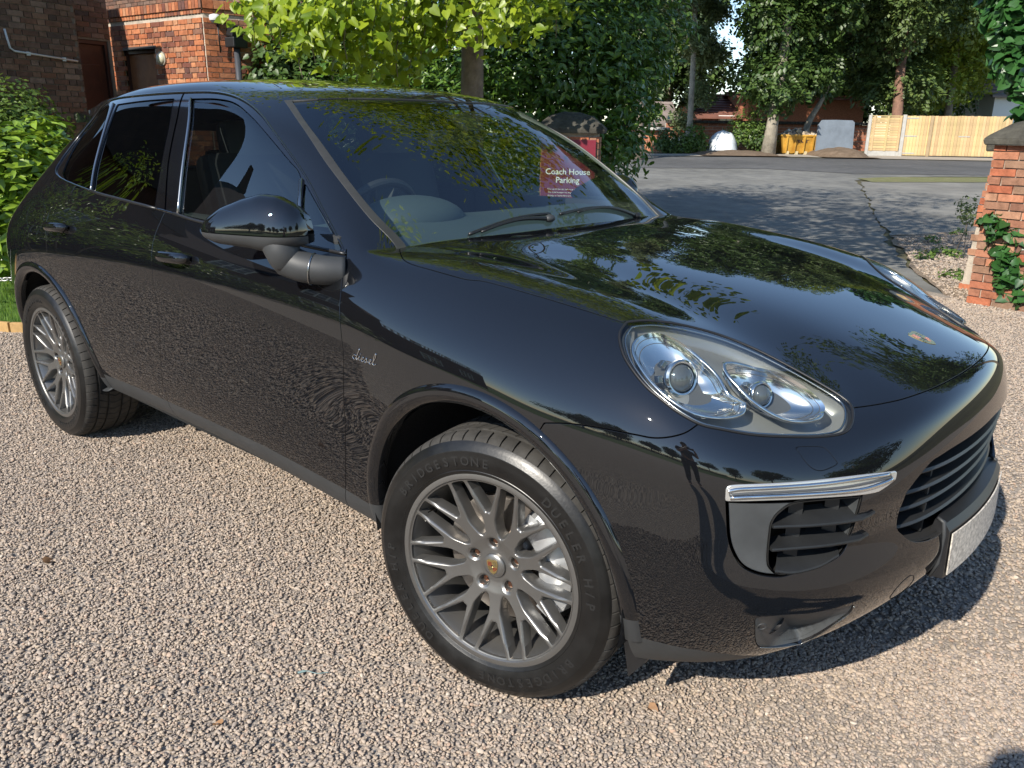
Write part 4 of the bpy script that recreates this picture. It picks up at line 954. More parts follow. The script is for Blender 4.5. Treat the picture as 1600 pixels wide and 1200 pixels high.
# ------------------------------------------------------------------ trees and shrubs
def sp(px, py, D, r): p = at(px, py, D); return ((p.x, p.y, p.z), r if hasattr(r, '__len__') else (r, r, r*.85))
# lime tree over the car
tr0 = at(733, 150, 9.8); base = Vector((tr0.x, tr0.y, 0)); rng = np.random.default_rng(5)
lime_blobs = [((-4.9+math.cos(a)*rr, 4.1+math.sin(a)*rr*.95, z), (s, s, s*.75)) for a, rr, z, s in
              [(rng.uniform(0, 6.28), rng.uniform(.3, 2.7), rng.uniform(4.2, 7.5), rng.uniform(.9, 1.5)) for _ in range(20)]]
lime_blobs += [((-1.9, 3.6, 4.9), (1.2, 1.2, .8)), ((-2.2, 3.5, 4.2), (1.2, 1.2, .8)), ((-1.6, 3.9, 5.4), (1.2, 1.2, .8)), ((-3.2, 3.1, 4.6), (1.1, 1.0, .7)), ((-4.0, 2.6, 4.9), (1.1, 1.0, .7)), ((-1.1, 3.0, 6.0), (1.2, 1.2, .9)), ((-2.4, 3.4, 6.2), (1.5, 1.4, 1.0)),
               ((-3.0, 3.4, 7.0), (2.0, 2.0, 1.2)), ((-6.5, 5.0, 8.2), (2.3, 2.3, 1.4)), ((-4.2, 5.2, 8.6), (2.2, 2.2, 1.4)), ((-7.6, 4.0, 6.4), (1.8, 1.8, 1.2)), ((-1.9, 3.3, 3.5), (.8, .8, .5))]
# branch ends that hang into the picture
hang = [(395, 18, 8.0, .34), (440, 30, 7.8, .38), (490, 45, 7.6, .40), (540, 40, 7.7, .42), (580, 62, 8.0, .40), (620, 72, 8.4, .42), (660, 60, 8.6, .42), (700, 25, 8.4, .40), (755, 30, 8.0, .38), (800, 20, 8.2, .40), (470, 72, 8.0, .22), (520, 92, 8.2, .20), (560, 100, 8.6, .24), (420, 8, 8.2, .3), (610, 20, 8.0, .45), (660, 15, 8.6, .45), (520, 5, 7.6, .40), (870, 12, 8.6, .34), (640, 105, 9.0, .28), (590, 118, 9.0, .24), (800, -40, 8.4, .6), (700, -60, 8.4, .7), (600, -50, 8.2, .6), (500, -50, 8.0, .6), (410, -40, 8.2, .5)]
rngL = np.random.default_rng(12)
lime = thing('lime_tree', 'lime tree with bright heart-shaped leaves hanging over the roof of the car', 'tree', base)
C, d = blob_points(lime_blobs, 15000, rngL, .45); Fr = rand_frames(len(C), rngL, .5, .3, d*.5); S = .105*rngL.uniform(.6, 1.25, len(C))
o = link('crown', leaves_mesh('crown', C-np.array(base), Fr, S, LEAF_HEART, LIME), LIME, lime); o['kind'] = 'stuff'
hb_ = [sp(*h_) for h_ in hang]
C, d = blob_points(hb_, 3000, rngL, .25)
Fr = rand_frames(len(C), rngL, .15, .9, np.tile(np.array([-FH.x, -FH.y, .2])*.8+np.array([0, -.4, 0]), (len(C), 1))); S = .092*rngL.uniform(.55, 1.25, len(C))
dist = (C-np.array(CAM))@np.array(FH)
vis = np.array([1 if (lambda q: q and 0 < q[0] < 1600 and 0 < q[1] < 150)(cam_px(c)) else 0 for c in C])
order = np.argsort(dist-100*vis)[:290]; pick = np.zeros(len(C), bool); pick[order] = True
hm = []
for q in range(4):
    me = mesh_np('leaf', LEAF_HEART[0]*np.array([1+.08*q, 1, 1+.8*q]), np.array(LEAF_HEART[1]), False); me.materials.append(LIME); hm.append(me)
for i in order:
    o = bpy.data.objects.new('leaf', hm[int(i) % 4]); COL.objects.link(o); o.parent = lime
    o.matrix_local = Matrix.Translation((C[i]-np.array(base)).tolist()) @ Matrix(Fr[i].T.tolist()).to_4x4() @ Matrix.Scale(float(S[i]), 4)
o = link('hanging_leaves', leaves_mesh('hanging_leaves', C[~pick]-np.array(base), Fr[~pick], S[~pick], LEAF_HEART, LIME), LIME, lime); o['kind'] = 'stuff'
bm = bmesh.new(); tp = Vector((-4.9, 4.1, 6.5))-base; ts = [Vector(b_[0])-base for b_ in lime_blobs[:20]]
limbs(bm, Vector((0, 0, -.05)), tp, .165, ts, rngL)
link('trunk', from_bm('trunk', bm, True), BARK, lime)
bm = bmesh.new()
for b_ in hb_[:20]:
    p = Vector(b_[0])-base; q = p+Vector((rngL.uniform(-.4, .4), rngL.uniform(-.1, .7), rngL.uniform(1.0, 1.8))); bm_tube(bm, crom([q, (p+q)/2+Vector((.1, .1, .25)), p, p-Vector((0, 0, .3))], 3), [.014-.0011*k for k in range(10)], 5)
o = link('twigs', from_bm('twigs', bm, True), BARK, lime); o['kind'] = 'stuff'
# big hedge behind
hb = []
for px_, py_, D_, r_ in [(960, 60, 11.5, 1.0), (900, 100, 11.0, .95), (830, 110, 11.2, 1.0), (770, 100, 11.6, 1.0), (940, 150, 11.2, .75), (965, 190, 11.0, .55), (960, 240, 10.8, .45), (950, 30, 12, 1.2), (860, 20, 12, 1.3), (780, 20, 12, 1.3), (700, 120, 12.0, 1.0), (640, 130, 12.2, 1.0), (690, 60, 12.6, 1.2), (900, -60, 12.4, 1.4), (800, -70, 12.4, 1.5), (985, 110, 11.4, .5), (990, 40, 11.8, .7), (930, 200, 11.2, .7), (720, 200, 11.6, 1.2), (800, 220, 11.4, 1.2), (880, 240, 11.4, 1.1), (600, 60, 12.8, 1.1), (620, 210, 12, 1.2), (540, 200, 12.4, 1.2), (560, 120, 12.8, 1.0)]:
    hb.append(sp(px_, py_, D_, r_))
bush('laurel_hedge', 'tall glossy laurel hedge behind the left gate pillar and lime trunk', hb, 44000, .125, HEDGEM, 3, LEAF_LONG, .35, cat='hedge', shell=.72, stems=12)
bush('ivy_mass', 'dark ivy growing against the wall between the outbuilding and the lime tree', [sp(470, 60, 12.6, .8), sp(530, 60, 12.8, .8), sp(450, 100, 12.4, .6), sp(510, 110, 12.4, .7), sp(430, 130, 12.2, .5), sp(560, 100, 12.8, .7), sp(480, 10, 13, .9), sp(480, 170, 12.4, .8)], 9000, .085, DARKL, 4, LEAF_HEART, .2, cat='ivy', stems=8)
# shrubs on the left
bush('laurel_bush', 'bright glossy laurel bush behind the tail of the car at the left edge', [sp(60, 215, 7.6, .24), sp(70, 250, 7.5, .30), sp(30, 265, 7.3, .38), sp(5, 300, 7.1, .45), sp(45, 310, 7.3, .40), sp(15, 360, 7.2, .42), sp(60, 350, 7.6, .40), sp(-20, 250, 7.2, .4), sp(15, 400, 7.3, .25), sp(72, 195, 7.6, .12)], 3400, .145, LAUREL, 6, LEAF_LONG, .5, cat='bush', pieces=260)
bush('dark_shrub', 'darker leafy shrub against the house wall at the left edge', [sp(10, 190, 10.2, .6), sp(45, 205, 10.4, .5), sp(20, 160, 10.3, .35), sp(75, 240, 10.4, .5), sp(-10, 230, 10.0, .7), sp(30, 250, 10.2, .7)], 5000, .075, MIDL, 7, LEAF_SIMPLE, .3)
# climber on the right-hand pillar
DP = (rl-CAM).dot(cam_axes()[2])-.24
ivb = [sp(1575, 20, DP, .20), sp(1592, 60, DP, .26), sp(1585, 100, DP, .18), sp(1600, 130, DP, .16), sp(1590, -10, DP, .3), sp(1600, 215, DP, .12), sp(1592, 260, DP, .10), sp(1598, 300, DP, .13), sp(1545, 345, DP, .08), sp(1560, 352, DP, .13), sp(1578, 372, DP, .18), sp(1600, 395, DP, .24), sp(1580, 405, DP, .17), sp(1598, 430, DP, .20), sp(1575, 440, DP, .12), sp(1600, 462, DP, .18), sp(1572, 415, DP, .12), sp(1598, 180, DP, .10), sp(1603, 320, DP, .14)]
bush('climbing_plant', 'dark green heart-leaved climber spreading over the right-hand gate pillar', ivb, 2400, .088, IVY, 8, LEAF_HEART, .1, cat='climber', pieces=280, shell=.3, stems=0)
bush('pale_flower_shrub', 'small grey-green plant with pale flowers left of the right-hand pillar', [sp(1512, 318, 10.6, .14), sp(1519, 335, 10.6, .16), sp(1508, 333, 10.6, .10)], 260, .05, GREYL, 9, LEAF_SIMPLE, .3, cat='plant', stems=2)
rg = random.Random(3)
for k, (px_, py_) in enumerate([(1498, 368), (1492, 402), (1470, 398), (1490, 436), (1445, 405), (1455, 380)]):
    p = gp(px_, py_); bush('weed', 'low green weed on the wood-chip verge, %s' % ['under the buttress foot at the top', 'middle right by the pillar', 'midway left of the pillar', 'lowest beside the pillar foot', 'far left near the asphalt edge', 'small one near the asphalt corner'][k], [((p.x, p.y, .04), (.14, .14, .07))], 130, .05, MIDL, 40+k, LEAF_SIMPLE, .6, cat='weed', stems=1, group='weeds on the verge')
# far trees
def ft(name, label, px_t, D, px_c, py_c, rx, rz, nb, nl, ls, lm, bark, seed, r0=.22, **kw):
    b0 = onground(px_t, D); c = at(px_c, py_c, D)
    if rz > 4 and D < 47: k_ = 1.85; c.z += rz*(k_-1)*.62; rz *= k_; nb = int(nb*1.6); nl = int(nl*1.5); ls *= 1.05      # tall trees, most of the crown is above the picture
    return tree(name, label, b0, 0, r0, (c.x, c.y, c.z), (rx, rx, rz), nb, nl, ls, lm, bark, seed, **kw)
ft('sycamore_tree', 'broad dark green sycamore with a pale ivy-footed trunk beside the yellow skip', 1203, 34.5, 1240, 40, 3.35, 4.6, 40, 15000, .26, DARKL, BARKP, 51, r0=.26)
ft('ash_tree', 'thin grey-green open-crowned tree left of the sycamore', 1078, 36, 1076, 40, 2.0, 5.2, 38, 10500, .19, GREYL, BARKP, 52, r0=.14, shell=.2)
ft('yew_tree', 'dark spreading yew with a straight reddish trunk behind the timber fence', 1402, 37, 1395, 30, 4.4, 4.4, 44, 17000, .24, YEW, BARKR, 53, r0=.26, bsize=(.22, .4))
ft('maple_tree', 'yellow-green maple behind the board fence at the right', 1478, 40, 1490, 40, 3.9, 4.8, 40, 14000, .27, YELL, BARK, 54, r0=.2)
ft('shade_tree', 'dark tree filling the gap behind the yew and the maple', 1440, 46, 1460, 75, 5.6, 4.6, 40, 12000, .34, DARKL, BARK, 55, r0=.25)
ft('poplar_tree', 'bright green tree at the far left of the yard beside the laurel hedge', 1000, 30, 992, 20, 1.9, 4.6, 34, 10000, .22, MIDL, BARK, 56, r0=.16)
ft('backdrop_tree', 'dark tree standing behind the thin ash tree', 1040, 46, 1046, 90, 3.4, 4.4, 26, 9000, .34, DARKL, BARK, 57, r0=.2)
ft('backdrop_tree', 'rounded tree behind the sycamore, left of the yew', 1330, 48, 1320, 60, 5.0, 5.2, 30, 11000, .36, MIDL, BARK, 58, r0=.2)
ft('backdrop_tree', 'low distant tree over the boundary wall right of the leaning trunk', 1318, 52, 1325, 165, 2.0, 1.6, 12, 2600, .3, MIDL, BARK, 59, r0=.1)
ft('backdrop_tree', 'tall dark tree at the right edge above the white house', 1600, 50, 1640, 40, 5.0, 6, 26, 9000, .36, DARKL, BARK, 60, r0=.2)
tree('oak_tree', 'tall leafy tree behind the right-hand pillar whose crown reaches in at the top right', (3.0, 19.0, 0), 0, .3, (3.0, 19.0, 10.5), (4.6, 4.6, 6.2), 44, 15000, .26, MIDL, BARK, 61)
lt = thing('leaning_trunk', 'bare pale leaning tree trunk rising to the right out of the skip corner', 'tree trunk', onground(1255, 36.5)); L0 = Vector(lt.location)
bm = bmesh.new(); bm_tube(bm, crom([Vector((0, 0, -.1)), on_plane(L0, FH, 1262, 195)-L0, on_plane(L0, FH, 1283, 158)-L0, on_plane(L0, FH, 1300, 120)-L0], 4), [.17-.008*k for k in range(13)], 10); link('trunk', from_bm('trunk', bm, True), BARKP, lt)
for k, (px0, pyt, r_, lab) in enumerate([(1084, 208, .6, 'green scrub beside the white tarpaulin, left side'), (1168, 192, .9, 'tall light green scrub against the boundary wall right of the white tarpaulin'), (1188, 205, .7, 'ivy clump round the foot of the sycamore'), (1060, 222, .6, 'green weeds in front of the pale rubble pile'), (1312, 222, .5, 'weeds at the foot of the blue-grey sheet'), (1042, 212, .5, 'dark bush between the stub wall and the rubble')]):
    D_ = 35.5-k*.1; bush('scrub', lab, [sp(px0, pyt+6, D_, (r_, r_, r_)), sp(px0-6, pyt+16, D_, (r_*.8, r_*.8, r_*.6)), sp(px0+7, pyt+18, D_, (r_*.8, r_*.8, r_*.6))], 1300, .13, [MIDL, MIDL, DARKL, MIDL, MIDL, DARKL][k], 70+k, LEAF_SIMPLE, .3, cat='bush', stems=3)
# chains: on the right pillar and on the lawn
def chain(name, label, pts, r=.012, ln=.05):
    P0 = pts[0]; t = thing(name, label, 'chain', P0); L_ = crom(pts, 8); d = 0; acc = [L_[0]]
    for p in L_[1:]:
        while (p-acc[-1]).length > ln*.78: acc.append(acc[-1]+(p-acc[-1]).normalized()*ln*.78)
    for k in range(len(acc)-1):
        a_, b_ = acc[k], acc[k+1]; t_ = (b_-a_).normalized(); s_ = t_.orthogonal().normalized() if k % 2 else t_.cross(t_.orthogonal()).normalized()
        ring = [(a_+b_)/2-P0+t_*math.cos(q)*ln*.5+s_*math.sin(q)*ln*.28 for q in [2*math.pi*j/10 for j in range(10)]]; bm = bmesh.new(); bm_tube(bm, ring, r*.5, 5, closed=True); link('chain_link', from_bm('chain_link', bm, True), CHAINM, t)
    return t
CHAINM = mat('galvanised_chain', (.48, .47, .45), rough=.4, metal=.7)
pr_ = gp(1556, 480); yv = on_plane(Vector((pr_.x, pr_.y-.02, 0)), Vector((.24, -.97, 0)), 1557, 412)
chain('hanging_chain', 'galvanised chain hanging down the face of the right-hand pillar and trailing right', [yv, on_plane(yv, Vector((.24, -.97, 0)), 1554, 450), on_plane(yv, Vector((.24, -.97, 0)), 1552, 478)], .014, .055)
chain('looped_chain', 'galvanised chain swinging from the pillar to the right through the climber leaves', [yv+Vector((0, -.02, 0)), on_plane(yv, Vector((.24, -.97, 0)), 1575, 428)-Vector((0, .06, 0)), on_plane(yv, Vector((.24, -.97, 0)), 1605, 458)-Vector((0, .10, 0))], .014, .055)
chain('lawn_chain', 'low metal chain strung across the lawn at the left edge', [Vector((-8.2, -1.3, .30)), Vector((-7.2, -.75, .22)), Vector((-6.2, -.1, .27)), Vector((-5.4, .5, .34))], .012, .06)

# ------------------------------------------------------------------ what stands behind the photographer (it shows in the paint and the glass)
mh = thing('red_brick_mansion', 'large gabled red-brick house behind the camera, reflected in the side windows', 'house', (-11.0, -6.0, 0), R(-72.4))
mh.scale = (.5, .6, .60)
MB = brick_mat('mansion_brick', [(.07, .035, .025), (.11, .05, .033), (.085, .045, .033)])
def mbox(name, c, s, m): bm = bmesh.new(); bm_box(bm, c, s); return link(name, from_bm(name, bm), m, mh)
mbox('wing_wall', (-6, -3.5, 3.6), (9, 7, 7.2), MB); mbox('centre_wall', (3, -3.0, 3.0), (9, 7, 6.0), MB); mbox('end_wall', (11.5, -3.5, 2.3), (8, 6, 4.6), MB)
bm = bmesh.new(); bm_prism(bm, [(-10.9, 7.2), (-1.1, 7.2), (-6, 12.4)], 0.1, -7.2, 'Y'); DTILE = mat('dark_roof_tiles', (.045, .032, .028), rough=.8, var=.3, vscale=2); link('gable_roof', from_bm('gable_roof', bm), DTILE, mh)
bm = bmesh.new(); bm_prism(bm, [(.6, 6.0), (-7.1, 6.0), (-3.2, 9.0)], -1.6, 7.6, 'X'); link('centre_roof', from_bm('centre_roof', bm), DTILE, mh)
bm = bmesh.new(); bm_prism(bm, [(3.2, 6.0), (6.8, 6.0), (5.0, 8.9)], .9, -3, 'Y'); link('dormer_gable', from_bm('dormer_gable', bm), MB, mh)
for x, z in ((-9.5, 12.6), (1.0, 10.4), (7.0, 9.6)): mbox('chimney', (x, -3.4, z), (.9, .9, 2.6), MB)
for x, w_ in ((-8, 1.6), (-4, 1.6), (1.2, 1.3), (5, 1.6), (10, 1.3), (13, 1.3)):
    for z in ((1.7, 5.0) if x < 8 else (2.0,)):
        w = bpy.data.objects.new('window', None); COL.objects.link(w); w.parent = mh; w.location = (x, .03 if x < -1 else (.53 if x < 8 else -.47), z)
        for nm_, c_, s2, m_ in [('pane', (0, 0, 0), (w_, .04, 1.7), WPANE)]+[('frame', (0, .03, zz), (w_+.14, .07, .09), WHITE) for zz in (-.85, 0, .85)]+[('frame', (xx, .03, 0), (.09, .07, 1.7), WHITE) for xx in (-w_/2, -w_/6, w_/6, w_/2)]:
            bm = bmesh.new(); bm_box(bm, c_, s2); link(nm_, from_bm(nm_, bm), m_, w)
bal = mbox('balustrade_rail', (11.5, -.9, 5.45), (8, .3, .14), WHITE); mbox('balustrade_base', (11.5, -.9, 4.68), (8, .34, .16), WHITE)
for k in range(34):
    if k % 9 == 8: mbox('balustrade_post', (7.7+k*.235, -.9, 5.05), (.26, .3, .75), WHITE)
    else: bm = bmesh.new(); bm_lathe(bm, [(.04, 0), (.075, .18), (.035, .45), (.05, .62)], 8); o = link('baluster', from_bm('baluster', bm, True), WHITE, mh); o.location = (7.7+k*.235, -.9, 4.76)
rngb = np.random.default_rng(77)
def bt(name, label, x, y, h, r, seed, lm=DARKL, n=4200, ls=.42, **kw):
    return tree(name, label, (x, y, 0), 0, .25, (x, y, h*.58), (r, r, h*.40), 22, n, ls, lm, BARK, seed, **kw)
for k, (x, y, h, r, lab) in enumerate([(-6, -34, 9, 4.2, 'broad dark tree across the far lawn, left of the others'), (2, -42, 8, 4.5, 'low round tree across the far lawn'), (9, -38, 10, 4.0, 'tall tree across the far lawn behind the photographer'), (17, -40, 8, 5, 'wide tree on the far lawn, right of centre'), (26, -34, 10, 5, 'big tree at the right of the far lawn'), (34, -24, 11, 5, 'big tree right of the drive behind the photographer'), (-14, -40, 10, 5, 'tree beyond the mansion end'), (30, -8, 10, 5, 'large tree to the right of the drive'), (24, 6, 9, 4.5, 'large tree beyond the right-hand pillar, outside the view')]):
    bt('parkland_tree', lab, x, y, h, r, 200+k, group='trees around the lawn behind the camera')
bush('rose_shrub', 'leafy shrub in front of the mansion wall', [((-9.5, -6.0, .9), (1.1, 1.1, .9)), ((-8.4, -6.6, .7), (1, 1, .7)), ((-10.6, -5.2, 1.2), (1.0, 1.0, 1.0))], 3500, .12, MIDL, 91, LEAF_SIMPLE)
bush('camellia_bush', 'tall glossy bush at the corner of the mansion, reflected in the rear window', [((-9.6, -2.9, 1.3), (1.0, 1.0, 1.1)), ((-9.9, -2.4, 2.4), (.9, .9, .9)), ((-9.2, -3.8, 2.2), (1.0, 1.0, .9)), ((-10.2, -1.9, 1.4), (.9, .9, 1.2)), ((-9.6, -2.9, 3.3), (.8, .8, .8)), ((-9.0, -4.6, 1.6), (.9, .9, 1.0))], 6500, .12, LAUREL, 93, LEAF_LONG)
bush('hedge_row', 'long low hedge along the far side of the lawn behind the camera', [((-10+4*k, -46+rngb.uniform(-1, 1), .9), (2.6, 1.2, 1.3)) for k in range(16)], 9000, .35, DARKL, 92, CLUMP, cat='hedge')
# ------------------------------------------------------------------ the photographer, seen only as a reflection and a shadow
def skin(name, verts, edges, radii, m, parent, sub=1):
    me = bpy.data.meshes.new(name); me.from_pydata(verts, edges, []); me.update(); o = bpy.data.objects.new(name, me); COL.objects.link(o)
    md = o.modifiers.new('skin', 'SKIN'); sv = me.skin_vertices[0].data
    for i, r in enumerate(radii): sv[i].radius = (r, r) if not hasattr(r, '__len__') else r
    sv[0].use_root = True; s2 = o.modifiers.new('sub', 'SUBSURF'); s2.levels = sub; s2.render_levels = sub
    dg = bpy.context.evaluated_depsgraph_get(); out = bpy.data.meshes.new_from_object(o.evaluated_get(dg)); bpy.data.objects.remove(o)
    for p in out.polygons: p.use_smooth = True
    return link(name, out, m, parent)
fwd2 = Vector((-.04, .999, 0)).normalized(); rt2 = Vector((fwd2.y, -fwd2.x, 0))
pb_ = Vector((CAM.x, CAM.y, 0))-fwd2*.51+rt2*.06
person = thing('person', 'person in a dark T-shirt and trousers holding up a phone to take the picture', 'person', pb_, math.atan2(rt2.y, rt2.x))
person.scale = (1.06, 1.06, 1.06)
SKINM = mat('skin', (.45, .26, .19), rough=.5); TEE = mat('dark_t_shirt', (.05, .05, .06), rough=.9); TROU = mat('dark_trousers', (.02, .022, .028), rough=.9); HAIR = mat('short_dark_hair', (.03, .02, .015), rough=.7)
# local frame: x right, y forward (towards the car), z up
V = [(0, 0, .98), (0, .0, 1.20), (0, 0, 1.40), (0, .02, 1.50), (0, .05, 1.60), (0, .06, 1.70),
     (.19, .0, 1.40), (.25, .16, 1.20), (.14, .34, 1.36), (.08, .41, 1.44), (-.19, .0, 1.40), (-.25, .16, 1.20), (-.14, .34, 1.36), (-.08, .41, 1.44),
     (.10, 0, .90), (.12, .02, .50), (.13, -.02, .09), (.14, .10, .04), (-.10, 0, .90), (-.12, .03, .50), (-.13, -.01, .09), (-.14, .11, .04)]
E_ = [(0, 1), (1, 2), (2, 3), (3, 4), (4, 5), (2, 6), (6, 7), (7, 8), (8, 9), (2, 10), (10, 11), (11, 12), (12, 13), (0, 14), (14, 15), (15, 16), (16, 17), (0, 18), (18, 19), (19, 20), (20, 21)]
Rr = [.13, .135, .15, .055, .085, .075, .06, .045, .034, .028, .06, .045, .034, .028, .10, .06, .042, .045, .10, .06, .042, .045]
skin('body', V, E_, Rr, SKINM, person, 2)
skin('t_shirt', [V[0], V[1], V[2], (0, .01, 1.45), V[6], (.235, .11, 1.26), V[10], (-.235, .11, 1.26)], [(0, 1), (1, 2), (2, 3), (2, 4), (4, 5), (2, 6), (6, 7)], [.155, .155, .17, .075, .08, .065, .08, .065], TEE, person, 2)
skin('trousers', [(0, 0, .97), V[14], V[15], (.13, -.02, .10), V[18], V[19], (-.13, -.01, .10)], [(0, 1), (1, 2), (2, 3), (0, 4), (4, 5), (5, 6)], [.145, .115, .078, .062, .115, .078, .062], TROU, person, 2)
bm = bmesh.new(); bmesh.ops.create_uvsphere(bm, u_segments=20, v_segments=12, radius=.098, matrix=Matrix.Translation((0, .035, 1.69)) @ Matrix.Diagonal((.92, 1.1, 1.05, 1)))
for v in list(bm.verts):
    if v.co.y > .08 and v.co.z < 1.70: v.co.y = .08
link('hair', from_bm('hair', bm, True), HAIR, person)
for s in (-1, 1):
    bm = bmesh.new()
    for k in range(4): bm_tube(bm, [(s*(.080-.004*k), .425+.002*k, 1.475-.021*k), (s*(.060-.004*k), .452, 1.475-.021*k), (s*(.035), .447, 1.473-.021*k)], [.0095, .009, .007], 6)
    bm_tube(bm, [(s*.08, .42, 1.43), (s*.062, .41, 1.46), (s*.045, .405, 1.475)], [.011, .01, .008], 6)
    link('fingers', from_bm('fingers', bm, True), SKINM, person)
    bm = bmesh.new(); bmesh.ops.create_uvsphere(bm, u_segments=8, v_segments=6, radius=.012, matrix=Matrix.Translation((s*.032, .135, 1.665))); link('eye', from_bm('eye', bm, True), WHITE, person)
bm = bmesh.new(); bm_box(bm, (0, .133, 1.63), (.03, .04, .05), None, .012); link('nose', from_bm('nose', bm, True), SKINM, person)
ph = thing('phone', 'dark smartphone held up by the photographer', 'phone', CAM-cam_axes()[2]*.030)
bm = bmesh.new(); ax_ = cam_axes(); Rp = Matrix((ax_[0], ax_[1], -ax_[2])).transposed(); bm_box(bm, (0, 0, 0), (.150, .075, .008), Rp.to_quaternion(), .003); link('case', from_bm('case', bm), BLKP, ph)

# ------------------------------------------------------------------ the car: control points of the body surface
# target limit points. Near/far mirrored. y given positive.
def cage():
    S=[
     [(.80,0,.33),(.875,0,.39),(.926,0,.50),(.908,0,.62),(.92,0,.74),(.90,0,.855),(.845,0,.917)],
     [(.775,.30,.32),(.85,.30,.385),(.903,.30,.50),(.884,.30,.615),(.895,.30,.73),(.875,.30,.845),(.822,.30,.905)],
     [(.70,.54,.285),(.77,.55,.36),(.829,.573,.497),(.813,.562,.61),(.82,.565,.72),(.795,.555,.82),(.745,.53,.882)],
     [(.585,.70,.26),(.65,.73,.34),(.706,.770,.49),(.701,.765,.605),(.698,.768,.73),(.66,.75,.85),(.595,.68,.932)],
     [(.48,.80,.26),(.52,.835,.33),(.556,.872,.475),(.56,.88,.605),(.555,.885,.74),(.515,.868,.885),(.43,.74,1.015)],
     [(.34,.85,.25),(.36,.885,.33),(.38,.915,.46),(.38,.93,.6),(.37,.935,.745),(.34,.915,.91),(.25,.755,1.066)],
     [(.18,.865,.28),(.18,.90,.345),(.18,.935,.47),(.18,.95,.61),(.18,.955,.76),(.16,.93,.93),(.09,.765,1.092)],
     [(-.02,.875,.29),(-.02,.91,.355),(-.02,.94,.485),(-.02,.957,.63),(-.02,.962,.79),(-.03,.937,.96),(-.07,.775,1.11)],
     [(-.28,.88,.30),(-.28,.91,.365),(-.28,.932,.50),(-.28,.948,.65),(-.28,.958,.81),(-.28,.94,.98),(-.30,.80,1.128)],
     [(-.56,.875,.31),(-.56,.905,.38),(-.56,.922,.51),(-.56,.932,.665),(-.56,.95,.835),(-.56,.942,1.0),(-.58,.845,1.142)],
     [(-1.0,.865,.325),(-1.0,.905,.40),(-1.0,.927,.53),(-1.0,.9395,.68),(-1.0,.950,.86),(-1.0,.945,1.02),(-1.0,.885,1.15)],
     [(-1.5,.86,.335),(-1.5,.903,.405),(-1.5,.929,.53),(-1.5,.9405,.68),(-1.5,.95,.86),(-1.5,.947,1.03),(-1.5,.888,1.172)],
     [(-2.0,.862,.335),(-2.0,.903,.405),(-2.0,.931,.535),(-2.0,.9440,.68),(-2.0,.955,.87),(-2.0,.95,1.045),(-2.0,.885,1.198)],
     [(-2.45,.87,.33),(-2.45,.905,.405),(-2.45,.936,.54),(-2.45,.952,.70),(-2.45,.965,.88),(-2.45,.955,1.06),(-2.45,.875,1.222)],
     [(-2.9,.87,.33),(-2.9,.905,.405),(-2.9,.935,.54),(-2.9,.955,.70),(-2.9,.968,.88),(-2.9,.952,1.06),(-2.87,.855,1.235)],
     [(-3.25,.86,.33),(-3.26,.895,.405),(-3.27,.925,.54),(-3.27,.94,.70),(-3.26,.945,.88),(-3.23,.912,1.05),(-3.13,.795,1.235)],
     [(-3.50,.77,.34),(-3.53,.80,.41),(-3.56,.83,.54),(-3.57,.845,.70),(-3.57,.835,.88),(-3.54,.80,1.02),(-3.42,.70,1.20)],
     [(-3.74,.62,.34),(-3.78,.65,.41),(-3.83,.68,.54),(-3.84,.69,.70),(-3.82,.68,.88),(-3.78,.66,1.02),(-3.66,.59,1.20)],
     [(-3.84,.33,.34),(-3.88,.35,.41),(-3.91,.36,.54),(-3.92,.36,.70),(-3.89,.36,.88),(-3.85,.35,1.02),(-3.75,.33,1.20)],
     [(-3.86,0,.34),(-3.90,0,.41),(-3.93,0,.54),(-3.93,0,.70),(-3.91,0,.88),(-3.87,0,1.02),(-3.77,0,1.20)],
    ]
    # hood interior, rows for S4..S9, columns y=0,.3,.55
    Hd=[
     [(.70,0,.966),(.68,.30,.960),(.61,.52,.950)],
     [(.50,0,1.030),(.48,.30,1.0265),(.42,.53,1.022)],
     [(.24,0,1.087),(.22,.30,1.084),(.18,.55,1.079)],
     [(-.03,0,1.127),(-.05,.30,1.123),(-.08,.56,1.115)],
     [(-.26,0,1.154),(-.28,.30,1.149),(-.32,.58,1.136)],
     [(-.44,0,1.168),(-.46,.30,1.163),(-.54,.62,1.15)],
    ]
    # upper ring: columns W0,W1,W2,S9..S19 ; levels 7,8,9
    U=[
     [(-.63,0,1.33),(-.865,0,1.49),(-1.12,0,1.605)],
     [(-.655,.29,1.325),(-.885,.28,1.485),(-1.145,.27,1.60)],
     [(-.74,.58,1.31),(-.965,.53,1.47),(-1.215,.495,1.587)],
     [(-.85,.755,1.32),(-1.08,.69,1.47),(-1.32,.615,1.572)],
     [(-1.15,.82,1.32),(-1.28,.74,1.485),(-1.50,.63,1.597)],
     [(-1.5,.815,1.34),(-1.55,.725,1.50),(-1.75,.625,1.62)],
     [(-2.0,.805,1.36),(-2.0,.715,1.52),(-2.05,.62,1.63)],
     [(-2.42,.785,1.37),(-2.36,.70,1.52),(-2.38,.61,1.625)],
     [(-2.75,.755,1.38),(-2.63,.67,1.52),(-2.65,.585,1.61)],
     [(-2.98,.71,1.38),(-2.84,.62,1.52),(-2.90,.545,1.59)],
     [(-3.14,.66,1.37),(-3.02,.57,1.50),(-3.10,.49,1.57)],
     [(-3.40,.53,1.36),(-3.24,.46,1.49),(-3.28,.40,1.57)],
     [(-3.52,.30,1.35),(-3.36,.26,1.49),(-3.36,.24,1.575)],
     [(-3.56,0,1.35),(-3.40,0,1.49),(-3.39,0,1.578)],
    ]
